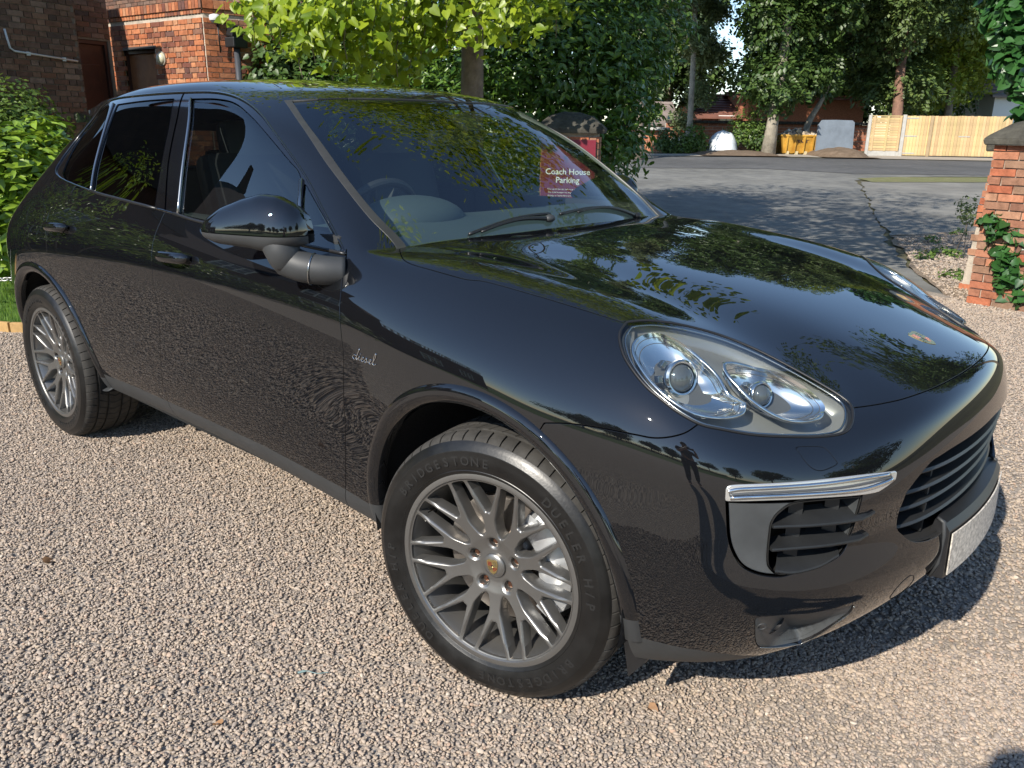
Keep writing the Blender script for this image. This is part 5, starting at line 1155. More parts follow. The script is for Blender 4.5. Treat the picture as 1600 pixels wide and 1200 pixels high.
    # roof interior rows for S10..S15 columns y=0,.27,.5
    Rf=[
     [(-1.42,0,1.65),(-1.43,.25,1.645),(-1.46,.45,1.63)],
     [(-1.72,0,1.675),(-1.72,.25,1.67),(-1.73,.46,1.655)],
     [(-2.05,0,1.685),(-2.05,.25,1.68),(-2.05,.46,1.665)],
     [(-2.38,0,1.68),(-2.38,.25,1.676),(-2.38,.45,1.66)],
     [(-2.70,0,1.665),(-2.70,.25,1.66),(-2.68,.43,1.642)],
     [(-3.02,0,1.635),(-3.02,.24,1.63),(-2.96,.40,1.612)],
    ]
    V=[];key={}
    def add(k,p): key[k]=len(V);V.append(p);return key[k]
    for i,s in enumerate(S):
        for l,p in enumerate(s): add(('S',i,l),p)
    for i,r in enumerate(Hd):
        for j,p in enumerate(r): add(('H',i+1,j),p)
    for i,s in enumerate(U):
        for l,p in enumerate(s): add(('U',i,l),p)
    for i,r in enumerate(Rf):
        for j,p in enumerate(r): add(('R',i+1,j),p)
    F=[];TG=[]
    for i in range(19):
        for l in range(6): TG.append(0); F.append((key['S',i,l],key['S',i+1,l],key['S',i+1,l+1],key['S',i,l+1]))
    def H(i,j):
        if i==0: return key['S',j,6]
        if j==3: return key['S',3+i,6]
        return key['H',i,j]
    for i in range(6):
        for j in range(3): TG.append(1); F.append((H(i,j),H(i,j+1),H(i+1,j+1),H(i+1,j)))
    def UU(i,l):
        if l==0: return H(6,i) if i<3 else key['S',6+i,6]
        return key['U',i,l-1]
    for i in range(13):
        for l in range(3): TG.append(2); F.append((UU(i,l),UU(i+1,l),UU(i+1,l+1),UU(i,l+1)))
    def RR(i,j):
        if i==0: return UU(j,3)
        if i==7: return UU(13-j,3)
        if j==3: return UU(3+i,3)
        return key['R',i,j]
    for i in range(7):
        for j in range(3): TG.append(3); F.append((RR(i,j),RR(i,j+1),RR(i+1,j+1),RR(i+1,j)))
    crease={}
    for i in range(3): crease[(UU(i,0),UU(i+1,0))]=1.0
    return V,F,crease,TG
FEAT = {
 'ws_out': [[-1.29,0.6011,1.571],[-1.1191,0.6611,1.496],[-0.9487,0.7086,1.4023],[-0.8072,0.7312,1.3129],[-0.6685,0.7451,1.2248],[-0.5735,0.7388,1.1626]],
 'ws_in': [[-1.2644,0.5898,1.569],[-1.0915,0.6506,1.4902],[-0.9153,0.6917,1.3932],[-0.7782,0.7124,1.304],[-0.6651,0.7183,1.229],[-0.562,0.7067,1.1571]],
 'ws_top': [[-1.2668,0.5854,1.5712],[-1.2125,0.5278,1.5767],[-1.1368,0.3826,1.5851],[-1.0781,0.2174,1.5837],[-1.0459,0.0436,1.5802],[-1.0504,-0.1004,1.5804]],
 'hoodside': [[-0.5589,0.7245,1.1533],[-0.4833,0.7859,1.1389],[-0.4202,0.8203,1.1276],[-0.3275,0.8245,1.1192],[-0.1972,0.8188,1.1086],[-0.127,0.8033,1.1071],[0.024,0.7912,1.0913],[0.1642,0.7806,1.0737],[0.2664,0.7687,1.0587]],
 'hoodhl': [[0.3086,0.7067,1.0584],[0.3594,0.6396,1.0417],[0.4198,0.5829,1.0188],[0.491,0.5501,0.9943],[0.5685,0.53,0.9663],[0.6448,0.5153,0.9358],[0.6996,0.5094,0.9113],[0.7255,0.5202,0.8957],[0.7664,0.4417,0.8966],[0.8209,0.2983,0.9059],[0.8511,0.1404,0.9092],[0.8521,0.0538,0.9126]],
 'hl': [[0.2856,0.8056,1.038],[0.3209,0.8396,1.0061],[0.3616,0.8575,0.9781],[0.4038,0.8669,0.9528],[0.4392,0.8678,0.9349],[0.4795,0.8647,0.9149],[0.5253,0.8515,0.8956],[0.5611,0.8283,0.887],[0.6139,0.7804,0.8746],[0.6623,0.7192,0.8659],[0.7081,0.6521,0.8592],[0.7381,0.5965,0.8605],[0.7411,0.5599,0.8737],[0.7246,0.5216,0.8958],[0.7005,0.5115,0.9105],[0.6458,0.5177,0.935],[0.5699,0.533,0.9657],[0.4929,0.554,0.9938],[0.4223,0.5876,1.0185],[0.3621,0.6443,1.0414],[0.3108,0.7101,1.0577],[0.2758,0.7643,1.0579]],
 'fseam': [[0.5253,0.8515,0.8956],[0.5094,0.8766,0.8783],[0.4821,0.8962,0.8665],[0.4504,0.9099,0.8605],[0.4136,0.9198,0.8609],[0.3374,0.9347,0.86],[0.2585,0.946,0.8536],[0.1915,0.9539,0.8404]],
 'pseam': [[-0.6802,0.8359,1.1798],[-0.6219,0.8139,1.1739],[-0.5716,0.7405,1.1611]],
 'fdoor': [[-0.6698,0.8764,0.3209],[-0.6282,0.9123,0.422],[-0.6025,0.9241,0.5524],[-0.5804,0.9376,0.7245],[-0.5521,0.9525,0.8692],[-0.5726,0.9367,1.018],[-0.5956,0.9065,1.0791],[-0.62,0.8738,1.1242]],
 'bseam_lo': [None,[-1.8054,0.9027,0.4054],[-1.7718,0.9188,0.4765],[-1.7699,0.9256,0.558],[-1.7346,0.9276,0.6434],[-1.6904,0.9366,0.7491],[-1.6827,0.9489,0.8436],[-1.7039,0.9542,0.8973],[-1.6841,0.9531,1.0024],[-1.6889,0.9341,1.08],[-1.7018,0.8959,1.1647],[-1.6701,0.8877,1.1804]],
 'bseam_hi': [[-1.6761,0.887,1.1823],[-1.7207,0.8502,1.2656],[-1.764,0.8116,1.3485],[-1.7994,0.7697,1.4261],[-1.8444,0.7131,1.5219],[-1.8983,0.6527,1.6042]],
 'rseam': [[-2.5131,0.8852,1.2055],[-2.5266,0.8921,1.1943],[-2.599,0.9117,1.161],[-2.6534,0.9316,1.1226],[-2.6627,0.951,1.0758],[-2.6566,0.9672,0.999],[-2.6668,0.9692,0.9244],[-2.6588,0.9667,0.8706]],
 'rseam_lo': [None,[-2.4792,0.9061,0.4093],[-2.4336,0.9281,0.5277]],
 'trim': [[-2.4792,0.9061,0.4093],[-2.1082,0.9085,0.4227],[-1.5942,0.9082,0.4221],[-1.0892,0.9112,0.4247],[-0.6377,0.9068,0.3931],[-0.5233,0.9058,0.3797]],
 'trimf': [[0.3649,0.8883,0.3419],[0.4121,0.8801,0.3438],[0.4841,0.8579,0.3436],[0.5567,0.8168,0.3378],[0.6034,0.767,0.3236],[0.6379,0.6899,0.2958],None],
 'crease': [[-2.4319,0.9299,0.5401],[-1.7927,0.9238,0.5238],[-1.2027,0.9252,0.5234],[-0.6136,0.9197,0.4847],[-0.5069,0.9209,0.4852]],
 'dlo': [[-0.6294,0.8684,1.1319],[-0.7971,0.8152,1.239],[-0.9735,0.7692,1.3594],[-1.1449,0.7379,1.4586],[-1.2978,0.6982,1.5284],[-1.4709,0.6632,1.578],[-1.6682,0.6438,1.6044],[-1.9128,0.6473,1.6094],[-2.2411,0.6463,1.6062],[-2.5834,0.6177,1.5977],[-2.6954,0.6146,1.5803],None,None,[-2.8952,0.7639,1.3431],[-2.779,0.8409,1.263],[-2.7173,0.8553,1.2464],[-2.5615,0.8715,1.2268],[-2.3335,0.876,1.2201],[-2.0506,0.883,1.2033],[-1.6671,0.8865,1.1829],[-1.3757,0.8896,1.1621],[-0.7767,0.8808,1.1389]],
 'g_front': [[-1.8089,0.6704,1.5832],[-1.6243,0.6709,1.5802],[-1.4697,0.6856,1.5621],[-1.3067,0.7214,1.5113],[-1.1675,0.7507,1.4502],[-1.0356,0.7707,1.381],[-0.9652,0.7811,1.3404],[-0.9302,0.8091,1.2883],[-0.8581,0.8756,1.1577],[-1.2267,0.8837,1.1672],[-1.5774,0.886,1.18],[-1.6544,0.8036,1.3632]],
 'g_quarter': [[-0.9292,0.7888,1.3168],[-0.8109,0.8193,1.2383],[-0.6498,0.8662,1.1389],[-0.8173,0.8793,1.1463],[-0.8699,0.8444,1.2164]],
 'g_rear': [[-2.4919,0.6553,1.571],[-2.1967,0.6701,1.582],[-1.9441,0.6707,1.5854],[-1.8742,0.7419,1.4746],[-1.8142,0.8182,1.3353],[-1.7635,0.885,1.1902],[-2.0545,0.8807,1.208],[-2.3156,0.8754,1.221],[-2.3901,0.819,1.3154],[-2.4469,0.7445,1.4346]],
 'g_rq': [[-2.6462,0.6342,1.5681],[-2.7626,0.6367,1.5273],[-2.8081,0.6857,1.4531],[-2.7834,0.7575,1.3714],[-2.7392,0.818,1.2977],[-2.7098,0.8383,1.2713],[-2.5784,0.8632,1.2393],[-2.3569,0.8738,1.224],[-2.4146,0.8266,1.3015],[-2.5048,0.7424,1.4312],[-2.5792,0.6597,1.5477]],
 'grille': [[0.9124,-0.143,0.7689],[0.9122,0.1138,0.7879],[0.8984,0.2514,0.7809],[0.8801,0.3544,0.7723],[0.872,0.3917,0.7655],[0.8621,0.4401,0.74],[0.8541,0.4736,0.7126],[0.8526,0.4773,0.666],[0.8524,0.4679,0.6206],[0.8565,0.4471,0.5977],[0.8647,0.4083,0.5706],[0.8798,0.3316,0.5543],[0.8923,0.2522,0.5524]],
 'drl': [[0.6028,0.8558,0.7719],[0.6092,0.85,0.7792],[0.6464,0.8157,0.7822],[0.718,0.725,0.7816],[0.7848,0.6122,0.7785],[0.8332,0.5092,0.7706],[0.8346,0.5149,0.7545],[0.8232,0.5499,0.7411],[0.8085,0.5853,0.7362],[0.7416,0.7041,0.7451],[0.67,0.7978,0.7487],[0.6042,0.8565,0.7463]],
 'intake': [[0.6042,0.8565,0.7463],[0.6075,0.8551,0.7204],[0.6155,0.8506,0.6619],[0.6268,0.842,0.6232],[0.6434,0.8274,0.5928],[0.6687,0.8031,0.5754],[0.7,0.7682,0.5681],[0.7219,0.7407,0.5727],[0.7566,0.6889,0.5798],[0.7824,0.6436,0.5944],[0.7924,0.6257,0.616],[0.798,0.6174,0.6553],[0.8002,0.6111,0.703],[0.7991,0.6053,0.7355],[0.742,0.7043,0.7424],[0.6703,0.7979,0.7459]],
 'hole': [[0.7118,0.7496,0.7351],[0.6922,0.777,0.7177],[0.6844,0.7884,0.6955],[0.6846,0.7901,0.6632],[0.6857,0.7883,0.6082],[0.6896,0.7825,0.5888],[0.7016,0.7671,0.5745],[0.7217,0.7416,0.5777],[0.7563,0.6899,0.5849],[0.7789,0.651,0.5993],[0.789,0.6333,0.6209],[0.7955,0.6226,0.6564],[0.7977,0.616,0.7039],[0.7977,0.6104,0.7292],[0.7601,0.6776,0.7345]],
 'slat1': [[0.6837,0.7894,0.6926],[0.7116,0.7544,0.7071],[0.7459,0.705,0.7141],[0.7963,0.618,0.7087],[0.8093,0.5925,0.6993],[0.8189,0.5715,0.6872],[0.8132,0.5849,0.6825],[0.7993,0.615,0.6795],[0.7493,0.7038,0.6833],[0.6843,0.7892,0.6868]],
 'slat2': [[0.6865,0.7883,0.639],[0.717,0.7516,0.6523],[0.7515,0.7016,0.6589],[0.8095,0.5917,0.6465],[0.8149,0.5778,0.6336],[0.8067,0.5962,0.6284],[0.7965,0.6186,0.6288],[0.7536,0.6981,0.6322],[0.687,0.7878,0.6329]],
 'slat3': [[0.6938,0.7769,0.5803],[0.7128,0.7562,0.6098],[0.7549,0.6947,0.6113],[0.7811,0.6486,0.6179],[0.7912,0.6289,0.6231],[0.7805,0.6477,0.5985],[0.7565,0.6892,0.5815],[0.7218,0.741,0.5743]],
 'fog': [[0.6605,0.7827,0.4526],[0.664,0.7832,0.4642],[0.7062,0.7364,0.4684],[0.7455,0.6781,0.4627],[0.7707,0.635,0.4631],[0.798,0.5782,0.4599],[0.7929,0.5747,0.4341],[0.7733,0.5885,0.3981],[0.7403,0.5952,0.3464],[0.7112,0.6024,0.317],[0.6773,0.6882,0.3351],[0.6607,0.7231,0.3471],[0.6582,0.7527,0.3834]],
 'foglamp': [[0.7066,0.7141,0.4198]],
 'parks': [[0.6719,0.7656,0.4395]],
 'washer': [[0.6839,0.7182,0.8453],[0.6891,0.7077,0.8466],[0.7164,0.6679,0.8425],[0.7285,0.6577,0.8355],[0.7519,0.6489,0.8086],[0.7475,0.6611,0.8037],[0.7316,0.6924,0.7986],[0.7128,0.7114,0.8122]],
 'tow': [[0.8528,0.4097,0.4503]],
 'towe': [[0.8452,0.4485,0.4645],[0.8592,0.3634,0.4323],[0.8535,0.4297,0.4871],[0.8467,0.3651,0.3993]],
 'flap': [[-2.8659,0.9178,1.139],[-2.7601,0.9195,1.1429],[-2.7032,0.9365,1.1111],[-2.6987,0.9517,1.0731],[-2.7386,0.9624,1.0311],[-2.8159,0.9645,1.016],[-2.8761,0.96,1.0338],[-2.9178,0.9443,1.0791],[-2.9174,0.9244,1.1216]],
 'bumprear': [[-3.0765,0.9461,1.0436],[-3.0003,0.9674,0.9616],[-2.948,0.9672,0.8616]],
 'archo': [[-0.5413,0.906,0.3825],[-0.5094,0.9212,0.4887],[-0.447,0.934,0.6238],[-0.3508,0.9492,0.7274],[-0.2453,0.9591,0.8074],[-0.136,0.9628,0.8586],[-0.0406,0.9609,0.8822],[0.0504,0.9584,0.8774],[0.1691,0.9565,0.8292],[0.2628,0.9487,0.7566],[0.329,0.9389,0.6857],[0.3877,0.9289,0.6052],[0.4117,0.9174,0.5124],[0.4144,0.8813,0.3489]],
 'archi': [[-0.451,0.9141,0.4149],[-0.4203,0.9289,0.5442],[-0.3617,0.9428,0.6586],[-0.2753,0.9548,0.7472],[-0.1795,0.9609,0.8071],[-0.0764,0.9633,0.8349],[0.0087,0.9628,0.8183],[0.1704,0.9565,0.782],[0.2336,0.9497,0.7214],[0.2953,0.9422,0.655],[0.347,0.9326,0.5641],[0.3713,0.9147,0.4511],[0.3656,0.8896,0.3465]],
 'rarcho': [[-3.2302,0.9342,0.5668],[-3.1211,0.9575,0.7472],[-2.9318,0.9665,0.8482],[-2.7797,0.9678,0.8803],[-2.6299,0.965,0.845],[-2.5369,0.9578,0.7639],[-2.4789,0.9437,0.6401],[-2.4699,0.9172,0.4589],[-2.4792,0.9061,0.4093]],
 'rarchi': [[-3.1901,0.9341,0.54],[-3.0874,0.9554,0.7038],[-2.9364,0.9636,0.8019],[-2.8243,0.9651,0.8305],[-2.6908,0.9624,0.8023],[-2.5939,0.9551,0.7266],[-2.5366,0.933,0.5547],[-2.5371,0.8887,0.3627]],
 'handle_f': [[-1.6717,0.9483,1.0315],[-1.5784,0.9369,1.0676],[-1.4541,0.944,1.0403],[-1.5636,0.9507,1.0131]],
 'handle_r': [[-2.633,0.9563,1.059],[-2.5338,0.9465,1.0882],[-2.3991,0.9506,1.0721],[-2.5158,0.96,1.0414]],
 'diesel': [[-0.5106,0.9531,0.8659],[-0.3998,0.9563,0.8676]],
 'crest': [[0.688,0.0049,0.9698],[0.6881,-0.0583,0.9696],[0.7132,-0.0548,0.9619],[0.7551,0.0109,0.9492],[0.725,0.0329,0.9584],[0.6923,0.0133,0.9685]],
 'hlbulb1': [[0.4554,0.8002,0.9779]],
 'hlbulb2': [[0.5824,0.6704,0.9439]],
 'wiper': [[-0.5055,0.4639,1.159],[-0.514,0.4406,1.1724],[-0.4864,0.3033,1.1846],[-0.4704,0.1306,1.1927],[-0.4673,-0.093,1.1915],[-0.4907,-0.3327,1.1816]],
 'wiperarm': [[-0.4689,0.1184,1.192],[-0.4798,0.3106,1.1775],[-0.4969,0.4671,1.156]],
 'L1': [[0.3251,0.7812,1.0401],[0.3476,0.7468,1.0437],[0.3987,0.7281,1.0297],[0.4582,0.732,1.0027],[0.5043,0.737,0.9744],[0.5384,0.7512,0.9467],[0.5724,0.7373,0.9282],[0.5785,0.7622,0.9131],[0.5543,0.8052,0.9088],[0.51,0.8409,0.9166],[0.4592,0.8539,0.938],[0.4054,0.8515,0.9672],[0.3523,0.8329,1.0024],[0.3277,0.8109,1.0245]],
 'L2': [[0.4926,0.6905,0.9932],[0.5055,0.663,0.9902],[0.5325,0.633,0.9795],[0.5785,0.5975,0.9596],[0.6339,0.5826,0.9326],[0.6803,0.5857,0.9045],[0.6896,0.6055,0.8922],[0.6753,0.6431,0.8889],[0.6492,0.6801,0.894],[0.6194,0.7019,0.9077],[0.5777,0.7169,0.9322],[0.5353,0.7166,0.9611],[0.5075,0.7093,0.9807]],
 'pow': [[-0.5464,0.6956,1.1462],[-0.3417,0.5795,1.1276],[-0.0068,0.5861,1.0952],[0.2554,0.6774,1.0702]],
}

# ------------------------------------------------------------------ the car: master surface
def master_surface(sub=5, iters=12):
    V, F, cr, tags = cage()
    full = [(x, -y, z) for x, y, z in V]; mi = []
    for i, (x, y, z) in enumerate(V):
        if y == 0: mi.append(i)
        else: mi.append(len(full)); full.append((x, y, z))
    faces = [tuple(reversed(f)) for f in F]+[tuple(mi[a] for a in f) for f in F]
    T = np.array(full, float)
    me = bpy.data.meshes.new('c'); me.from_pydata([tuple(p) for p in full], [], faces)
    for k in range(4): me.materials.append(MATS.setdefault(k, bpy.data.materials.new('t%d' % k)))
    me.polygons.foreach_set('material_index', tags+tags)
    a = me.attributes.new('crease_edge', 'FLOAT', 'EDGE')
    cs = {frozenset(k): v for k, v in cr.items()}; cs.update({frozenset((mi[k[0]], mi[k[1]])): v for k, v in cr.items()})
    for e in me.edges: a.data[e.index].value = cs.get(frozenset(e.vertices), 0)
    ob = bpy.data.objects.new('c', me); COL.objects.link(ob)
    m = ob.modifiers.new('s', 'SUBSURF'); m.levels = 1; m.use_limit_surface = True; m.boundary_smooth = 'ALL'
    C = T.copy()
    for it in range(iters):
        me.vertices.foreach_set('co', C.ravel()); me.update()
        dg = bpy.context.evaluated_depsgraph_get(); dg.update()
        ev = ob.evaluated_get(dg).data
        co = np.zeros(len(ev.vertices)*3); ev.vertices.foreach_get('co', co); co = co.reshape(-1, 3)[:len(T)]
        C += .9*(T-co)
    me.vertices.foreach_set('co', C.ravel()); me.update()
    m.levels = sub
    dg = bpy.context.evaluated_depsgraph_get(); dg.update()
    out = bpy.data.meshes.new_from_object(ob.evaluated_get(dg))
    bpy.data.objects.remove(ob)
    n = len(out.vertices); P = np.zeros(n*3); out.vertices.foreach_get('co', P); P = P.reshape(-1, 3)
    N = np.zeros(n*3, dtype=np.float32); out.vertex_normals.foreach_get('vector', N); N = N.reshape(-1, 3).astype(float)
    q = np.zeros(len(out.polygons)*4, dtype=np.int32); out.loops.foreach_get('vertex_index', q); q = q.reshape(-1, 4)
    tg = np.zeros(len(out.polygons), dtype=np.int32); out.polygons.foreach_get('material_index', tg)
    TR = np.concatenate([q[:, [0, 1, 2]], q[:, [0, 2, 3]]]); TG = np.concatenate([tg, tg])
    return P, N, TR, TG

def sd_poly(Q, poly):
    """signed distance (inside +) of points to a closed outline"""
    Q = np.asarray(Q, float); P = np.asarray(poly, float)
    out = np.full(len(Q), -0.5)
    lo = P.min(0)-.06; hi = P.max(0)+.06
    idx = np.nonzero(((Q >= lo) & (Q <= hi)).all(1))[0]
    if len(idx) == 0: return out
    q = Q[idx]; d2 = np.full(len(q), 1e9); ins = np.zeros(len(q), bool)
    for i in range(len(P)):
        a, b = P[i-1], P[i]; e = b-a; w = q-a; L = e@e
        if L < 1e-14: continue
        t = np.clip(w@e/L, 0, 1); dd = w-t[:, None]*e; d2 = np.minimum(d2, (dd**2).sum(1))
        c = (a[1] > q[:, 1]) != (b[1] > q[:, 1])
        with np.errstate(divide='ignore', invalid='ignore'):
            xx = a[0]+(q[:, 1]-a[1])*e[0]/(e[1] if abs(e[1]) > 1e-12 else 1e-12)
        ins ^= c & (q[:, 0] < xx)
    d = np.sqrt(d2); out[idx] = np.where(ins, d, -d)
    return out
def clip(M, fn):
    P, N, T, G = M
    if len(T) == 0: return M
    used = np.unique(T); remap = -np.ones(len(P), int); remap[used] = np.arange(len(used))
    P, N, T = P[used], N[used], remap[T]
    f = fn(P); s = f[T] >= 0; k = s.sum(1)
    keep = T[k == 3]; kg = G[k == 3]
    mi = np.nonzero((k == 1) | (k == 2))[0]
    nP, nN, nT, nG = [], [], [], []; cache = {}; base = len(P)
    def cut(a, b):
        key = (a, b) if a < b else (b, a)
        if key not in cache:
            t = f[a]/(f[a]-f[b]); t = min(max(t, 0.0), 1.0)
            cache[key] = base+len(nP)
            nP.append(P[a]+(P[b]-P[a])*t); nN.append(N[a]+(N[b]-N[a])*t)
        return cache[key]
    for i in mi:
        t = T[i]; si = s[i]
        for r in range(3):
            a, b, c = t[r], t[(r+1) % 3], t[(r+2) % 3]; sa, sb, sc = si[r], si[(r+1) % 3], si[(r+2) % 3]
            if sa and not sb and not sc:
                nT.append((a, cut(a, b), cut(c, a))); nG.append(G[i]); break
            if sa and sb and not sc:
                x, y = cut(b, c), cut(c, a); nT.append((a, b, x)); nT.append((a, x, y)); nG += [G[i]]*2; break
    if nP:
        P = np.concatenate([P, np.array(nP)]); N = np.concatenate([N, np.array(nN)])
    if nT:
        keep = np.concatenate([keep, np.array(nT)]); kg = np.concatenate([kg, np.array(nG)])
    return P, N, keep, kg
def compact(M):
    P, N, T, G = M
    if len(T):
        # drop slivers
        a, b, c = P[T[:, 0]], P[T[:, 1]], P[T[:, 2]]
        ar = np.linalg.norm(np.cross(b-a, c-a), axis=1); ok = ar > 1e-11; T = T[ok]; G = G[ok]
    used = np.unique(T); remap = -np.ones(len(P), int); remap[used] = np.arange(len(used))
    N = N[used]; N = N/np.maximum(np.linalg.norm(N, axis=1, keepdims=True), 1e-9)
    return P[used], N, remap[T], G
def rimmed(M, depth=0.014, roll=0.0012):
    """fold the edge of a panel inwards, with a tiny rounded shoulder"""
    P, N, T, G = compact(M)
    if len(T) == 0: return P, N, T
    E = {}
    for t in T:
        for r in range(3):
            a, b = int(t[r]), int(t[(r+1) % 3])
            if (b, a) in E: del E[(b, a)]
            else: E[(a, b)] = 1
    bv = {}
    for a, b in E:
        d = P[b]-P[a]; L = np.linalg.norm(d)
        if L < 1e-9: continue
        o = np.cross(d/L, (N[a]+N[b])/2)
        for v in (a, b): bv[v] = bv.get(v, 0)+o*L
    ids = {}; nP, nN = [], []; base = len(P)
    for v, o in bv.items():
        L = np.linalg.norm(o); o = o/L if L > 1e-12 else np.array([0, 0, 1.0])
        ids[v] = base+len(nP)
        nP += [P[v]+o*roll*.3-N[v]*roll*.25, P[v]+o*roll*.5-N[v]*roll, P[v]+o*roll*.5-N[v]*depth]
        nN += [N[v]*.75+o*.65, o*.95+N[v]*.25, o]
    tt = []
    for a, b in E:
        if a not in ids or b not in ids: continue
        A, B = ids[a], ids[b]
        tt += [(b, a, A), (b, A, B), (B, A, A+1), (B, A+1, B+1), (B+1, A+1, A+2), (B+1, A+2, B+2)]
    if nP:
        P = np.concatenate([P, np.array(nP)]); N = np.concatenate([N, np.array(nN)]); T = np.concatenate([T, np.array(tt)])
        N = N/np.maximum(np.linalg.norm(N, axis=1, keepdims=True), 1e-9)
    return P, N, T

def fold(P): return np.abs(P[:, 1])
def xz(P): return P[:, [0, 2]]
def xw(P): return np.stack([P[:, 0], np.where(P[:, 1] > 0, P[:, 1], -P[:, 1])], 1)
def wz(P): return np.stack([fold(P), P[:, 2]], 1)
def basis(n):
    n = Vector(n).normalized(); e1 = n.cross(Vector((0, 0, 1))).normalized(); e2 = e1.cross(n)
    A = np.array([e1[:], e2[:]])
    def pr(P):
        Q = np.stack([P[:, 0], fold(P), P[:, 2]], 1); return Q@A.T
    def pr3(pts): return (np.array(pts, float)@A.T)
    return pr, pr3
B_HL, H3 = basis((.42, .50, .75))
B_IN, I3 = basis((.75, .65, .02))
def P2(pts, i, j): return [(p[i], p[j]) for p in pts if p]
def sm(pts, closed=True, sub=5, corner=45): return [tuple(v)[:2] for v in crom([(p[0], p[1], 0) for p in pts], sub, closed, corner)]
def inside(pr, poly, off=0.0): return lambda P: sd_poly(pr(P), poly)-off
def outside(pr, poly, off=0.0): return lambda P: -sd_poly(pr(P), poly)-off

FE = FEAT
GAP = 0.0019
MS = master_surface(5)
MP, MN, MT, MG = MS
bvh_all = BVHTree.FromPolygons([Vector(p) for p in MP], [tuple(int(a) for a in t) for t in MT])
def surf_side(x, z, side=-1):
    r = bvh_all.ray_cast(Vector((x, side*2.0, z)), Vector((0, -side, 0)))
    return r[0], r[1]
def surf_top(x, y):
    r = bvh_all.ray_cast(Vector((x, y, 3.0)), Vector((0, 0, -1)))
    return r[0], r[1]
def surf_near(p):
    r = bvh_all.find_nearest(Vector(p))
    return r[0], r[1]

# outlines (all of them measured on the car, x forward, w half-width, z up)
p_ws_in = sm(P2(FE['ws_in'], 0, 1)[::-1]+[(-1.2125, .528), (-1.137, .388), (-1.085, .217), (-1.06, .04), (-1.058, -.08), (-.2, -.08), (-.2, .72), (-.50, .72)], corner=30)
p_ws_out = sm(P2(FE['ws_out'], 0, 1)[::-1]+[(-1.2137, .529), (-1.138, .389), (-1.086, .218), (-1.061, .04), (-1.059, -.08), (-.2, -.08), (-.2, .75), (-.50, .75)], corner=30)
dl = P2(FE['dlo'], 0, 2)
dl = dl[:11]+[(-2.775, 1.53), (-2.835, 1.44)]+[(-2.855, 1.345), (-2.79, 1.268)]+dl[15:]
p_dlo = sm(dl, corner=50)
p_gf = sm(P2(FE['g_front'], 0, 2)+[]); p_gq = sm(P2(FE['g_quarter'], 0, 2)); p_gr = sm(P2(FE['g_rear'], 0, 2)); p_gq2 = sm(P2(FE['g_rq'], 0, 2))
p_hood = sm(P2(FE['hoodside'], 0, 1), False)+sm(P2(FE['hoodhl'], 0, 1)[:9]+[(.7945, .38), (.8215, .295), (.8375, .21), (.8475, .11), (.851, 0), (.8495, -.08)], False)+[(.8495, -.08), (-.9, -.08), (-.9, .7245)]
p_hl = sm([tuple(a) for a in H3(FE['hl'])])
arcF = (-.04, .40); arcR = (-2.872, .395); R_OPEN = .440
def arch_d(P):
    x, z = P[:, 0], P[:, 2]
    dz = lambda c: np.maximum(z-c[1], 0)
    a = np.hypot(x-arcF[0]-np.where((z < arcF[1]) & (x < arcF[0]), -.0, 0), dz(arcF)); b = np.hypot(x-arcR[0], dz(arcR))
    return np.where(fold(P) > .6, np.minimum(a, b), 9.0)
seamF = P2(FE['fseam'], 0, 2)
p_bump = sm(seamF[::-1], False)+[(.5253, 1.3), (1.4, 1.3), (1.4, -.2), (.2, -.2), (-.04, .40)]
fd = P2(FE['fdoor'], 0, 2)
fdc = sm([(-.672, .20)]+fd, False)
p_fend = fdc+[(-.66, 1.17), (-.68, 1.181), (-.622, 1.174), (-.5716, 1.162), (-.45, 1.3), (.5253, 1.3)]+sm(seamF, False)+[(-.04, .40), (.0, -.2)]
bl = [(-1.86, .20)]+P2(FE['bseam_lo'], 0, 2)[1:]
blc = sm([bl[0], bl[1], (-1.783, .4765), (-1.762, .558), (-1.733, .6434), (-1.703, .749), (-1.690, .8436), (-1.690, .8973), (-1.6845, 1.0024), (-1.6885, 1.08), (-1.680, 1.14), (-1.672, 1.1804)], False)
p_fdoor = fdc[::-1]+blc+[(-1.68, 1.26), (-.70, 1.165), (-.63, 1.133)][0:3]
rs = P2(FE['rseam'], 0, 2)
p_rdoor = blc[::-1]+[(-2.60, .2), (-2.95, .55), (-2.68, .80)]+sm(rs[::-1], False)+[(-2.5, 1.25), (-1.69, 1.26)]
def trim_line(P):
    return np.interp(P[:, 0], [-3.9, -3.3, -2.55, -2.4792, -2.108, -1.594, -1.0892, -.6377, -.5233, -.3, .3, .36, .48, .557, .603, .638, .68],
                     [.43, .42, .412, .4093, .4227, .4235, .4230, .398, .385, .36, .345, .343, .3436, .338, .3236, .2958, .18])
def glossy(off=0.0): return lambda P: P[:, 2]-trim_line(P)-off
def cladr(off=0.0): return lambda P: trim_line(P)-P[:, 2]-off
openarch = lambda P: arch_d(P)-R_OPEN
out_hl = lambda P: np.where((P[:, 0] > .1), -sd_poly(B_HL(P), p_hl), .5)-.0035
out_hood = outside(xw, p_hood, GAP); in_hood = inside(xw, p_hood, GAP)
p_wash = sm([tuple(a) for a in H3(FE['washer'])])
p_gril = sm(P2(FE['grille'], 1, 2)[2:]+[(.2, .5530), (-.05, .5530), (-.05, .790)], corner=40)
p_drl = sm([tuple(a) for a in I3(FE['drl'])], corner=50); p_int = sm([tuple(a) for a in I3(FE['intake'])], corner=50); p_hole = sm([tuple(a) for a in I3(FE['hole'])], corner=60)
p_fog = sm([tuple(a) for a in I3(FE['fog'])], corner=50)
fl = P2(FE['flap'], 0, 2); p_flap = sm(fl)
fr = lambda fn: (lambda P: np.where(P[:, 0] > .3, fn(P), .5))
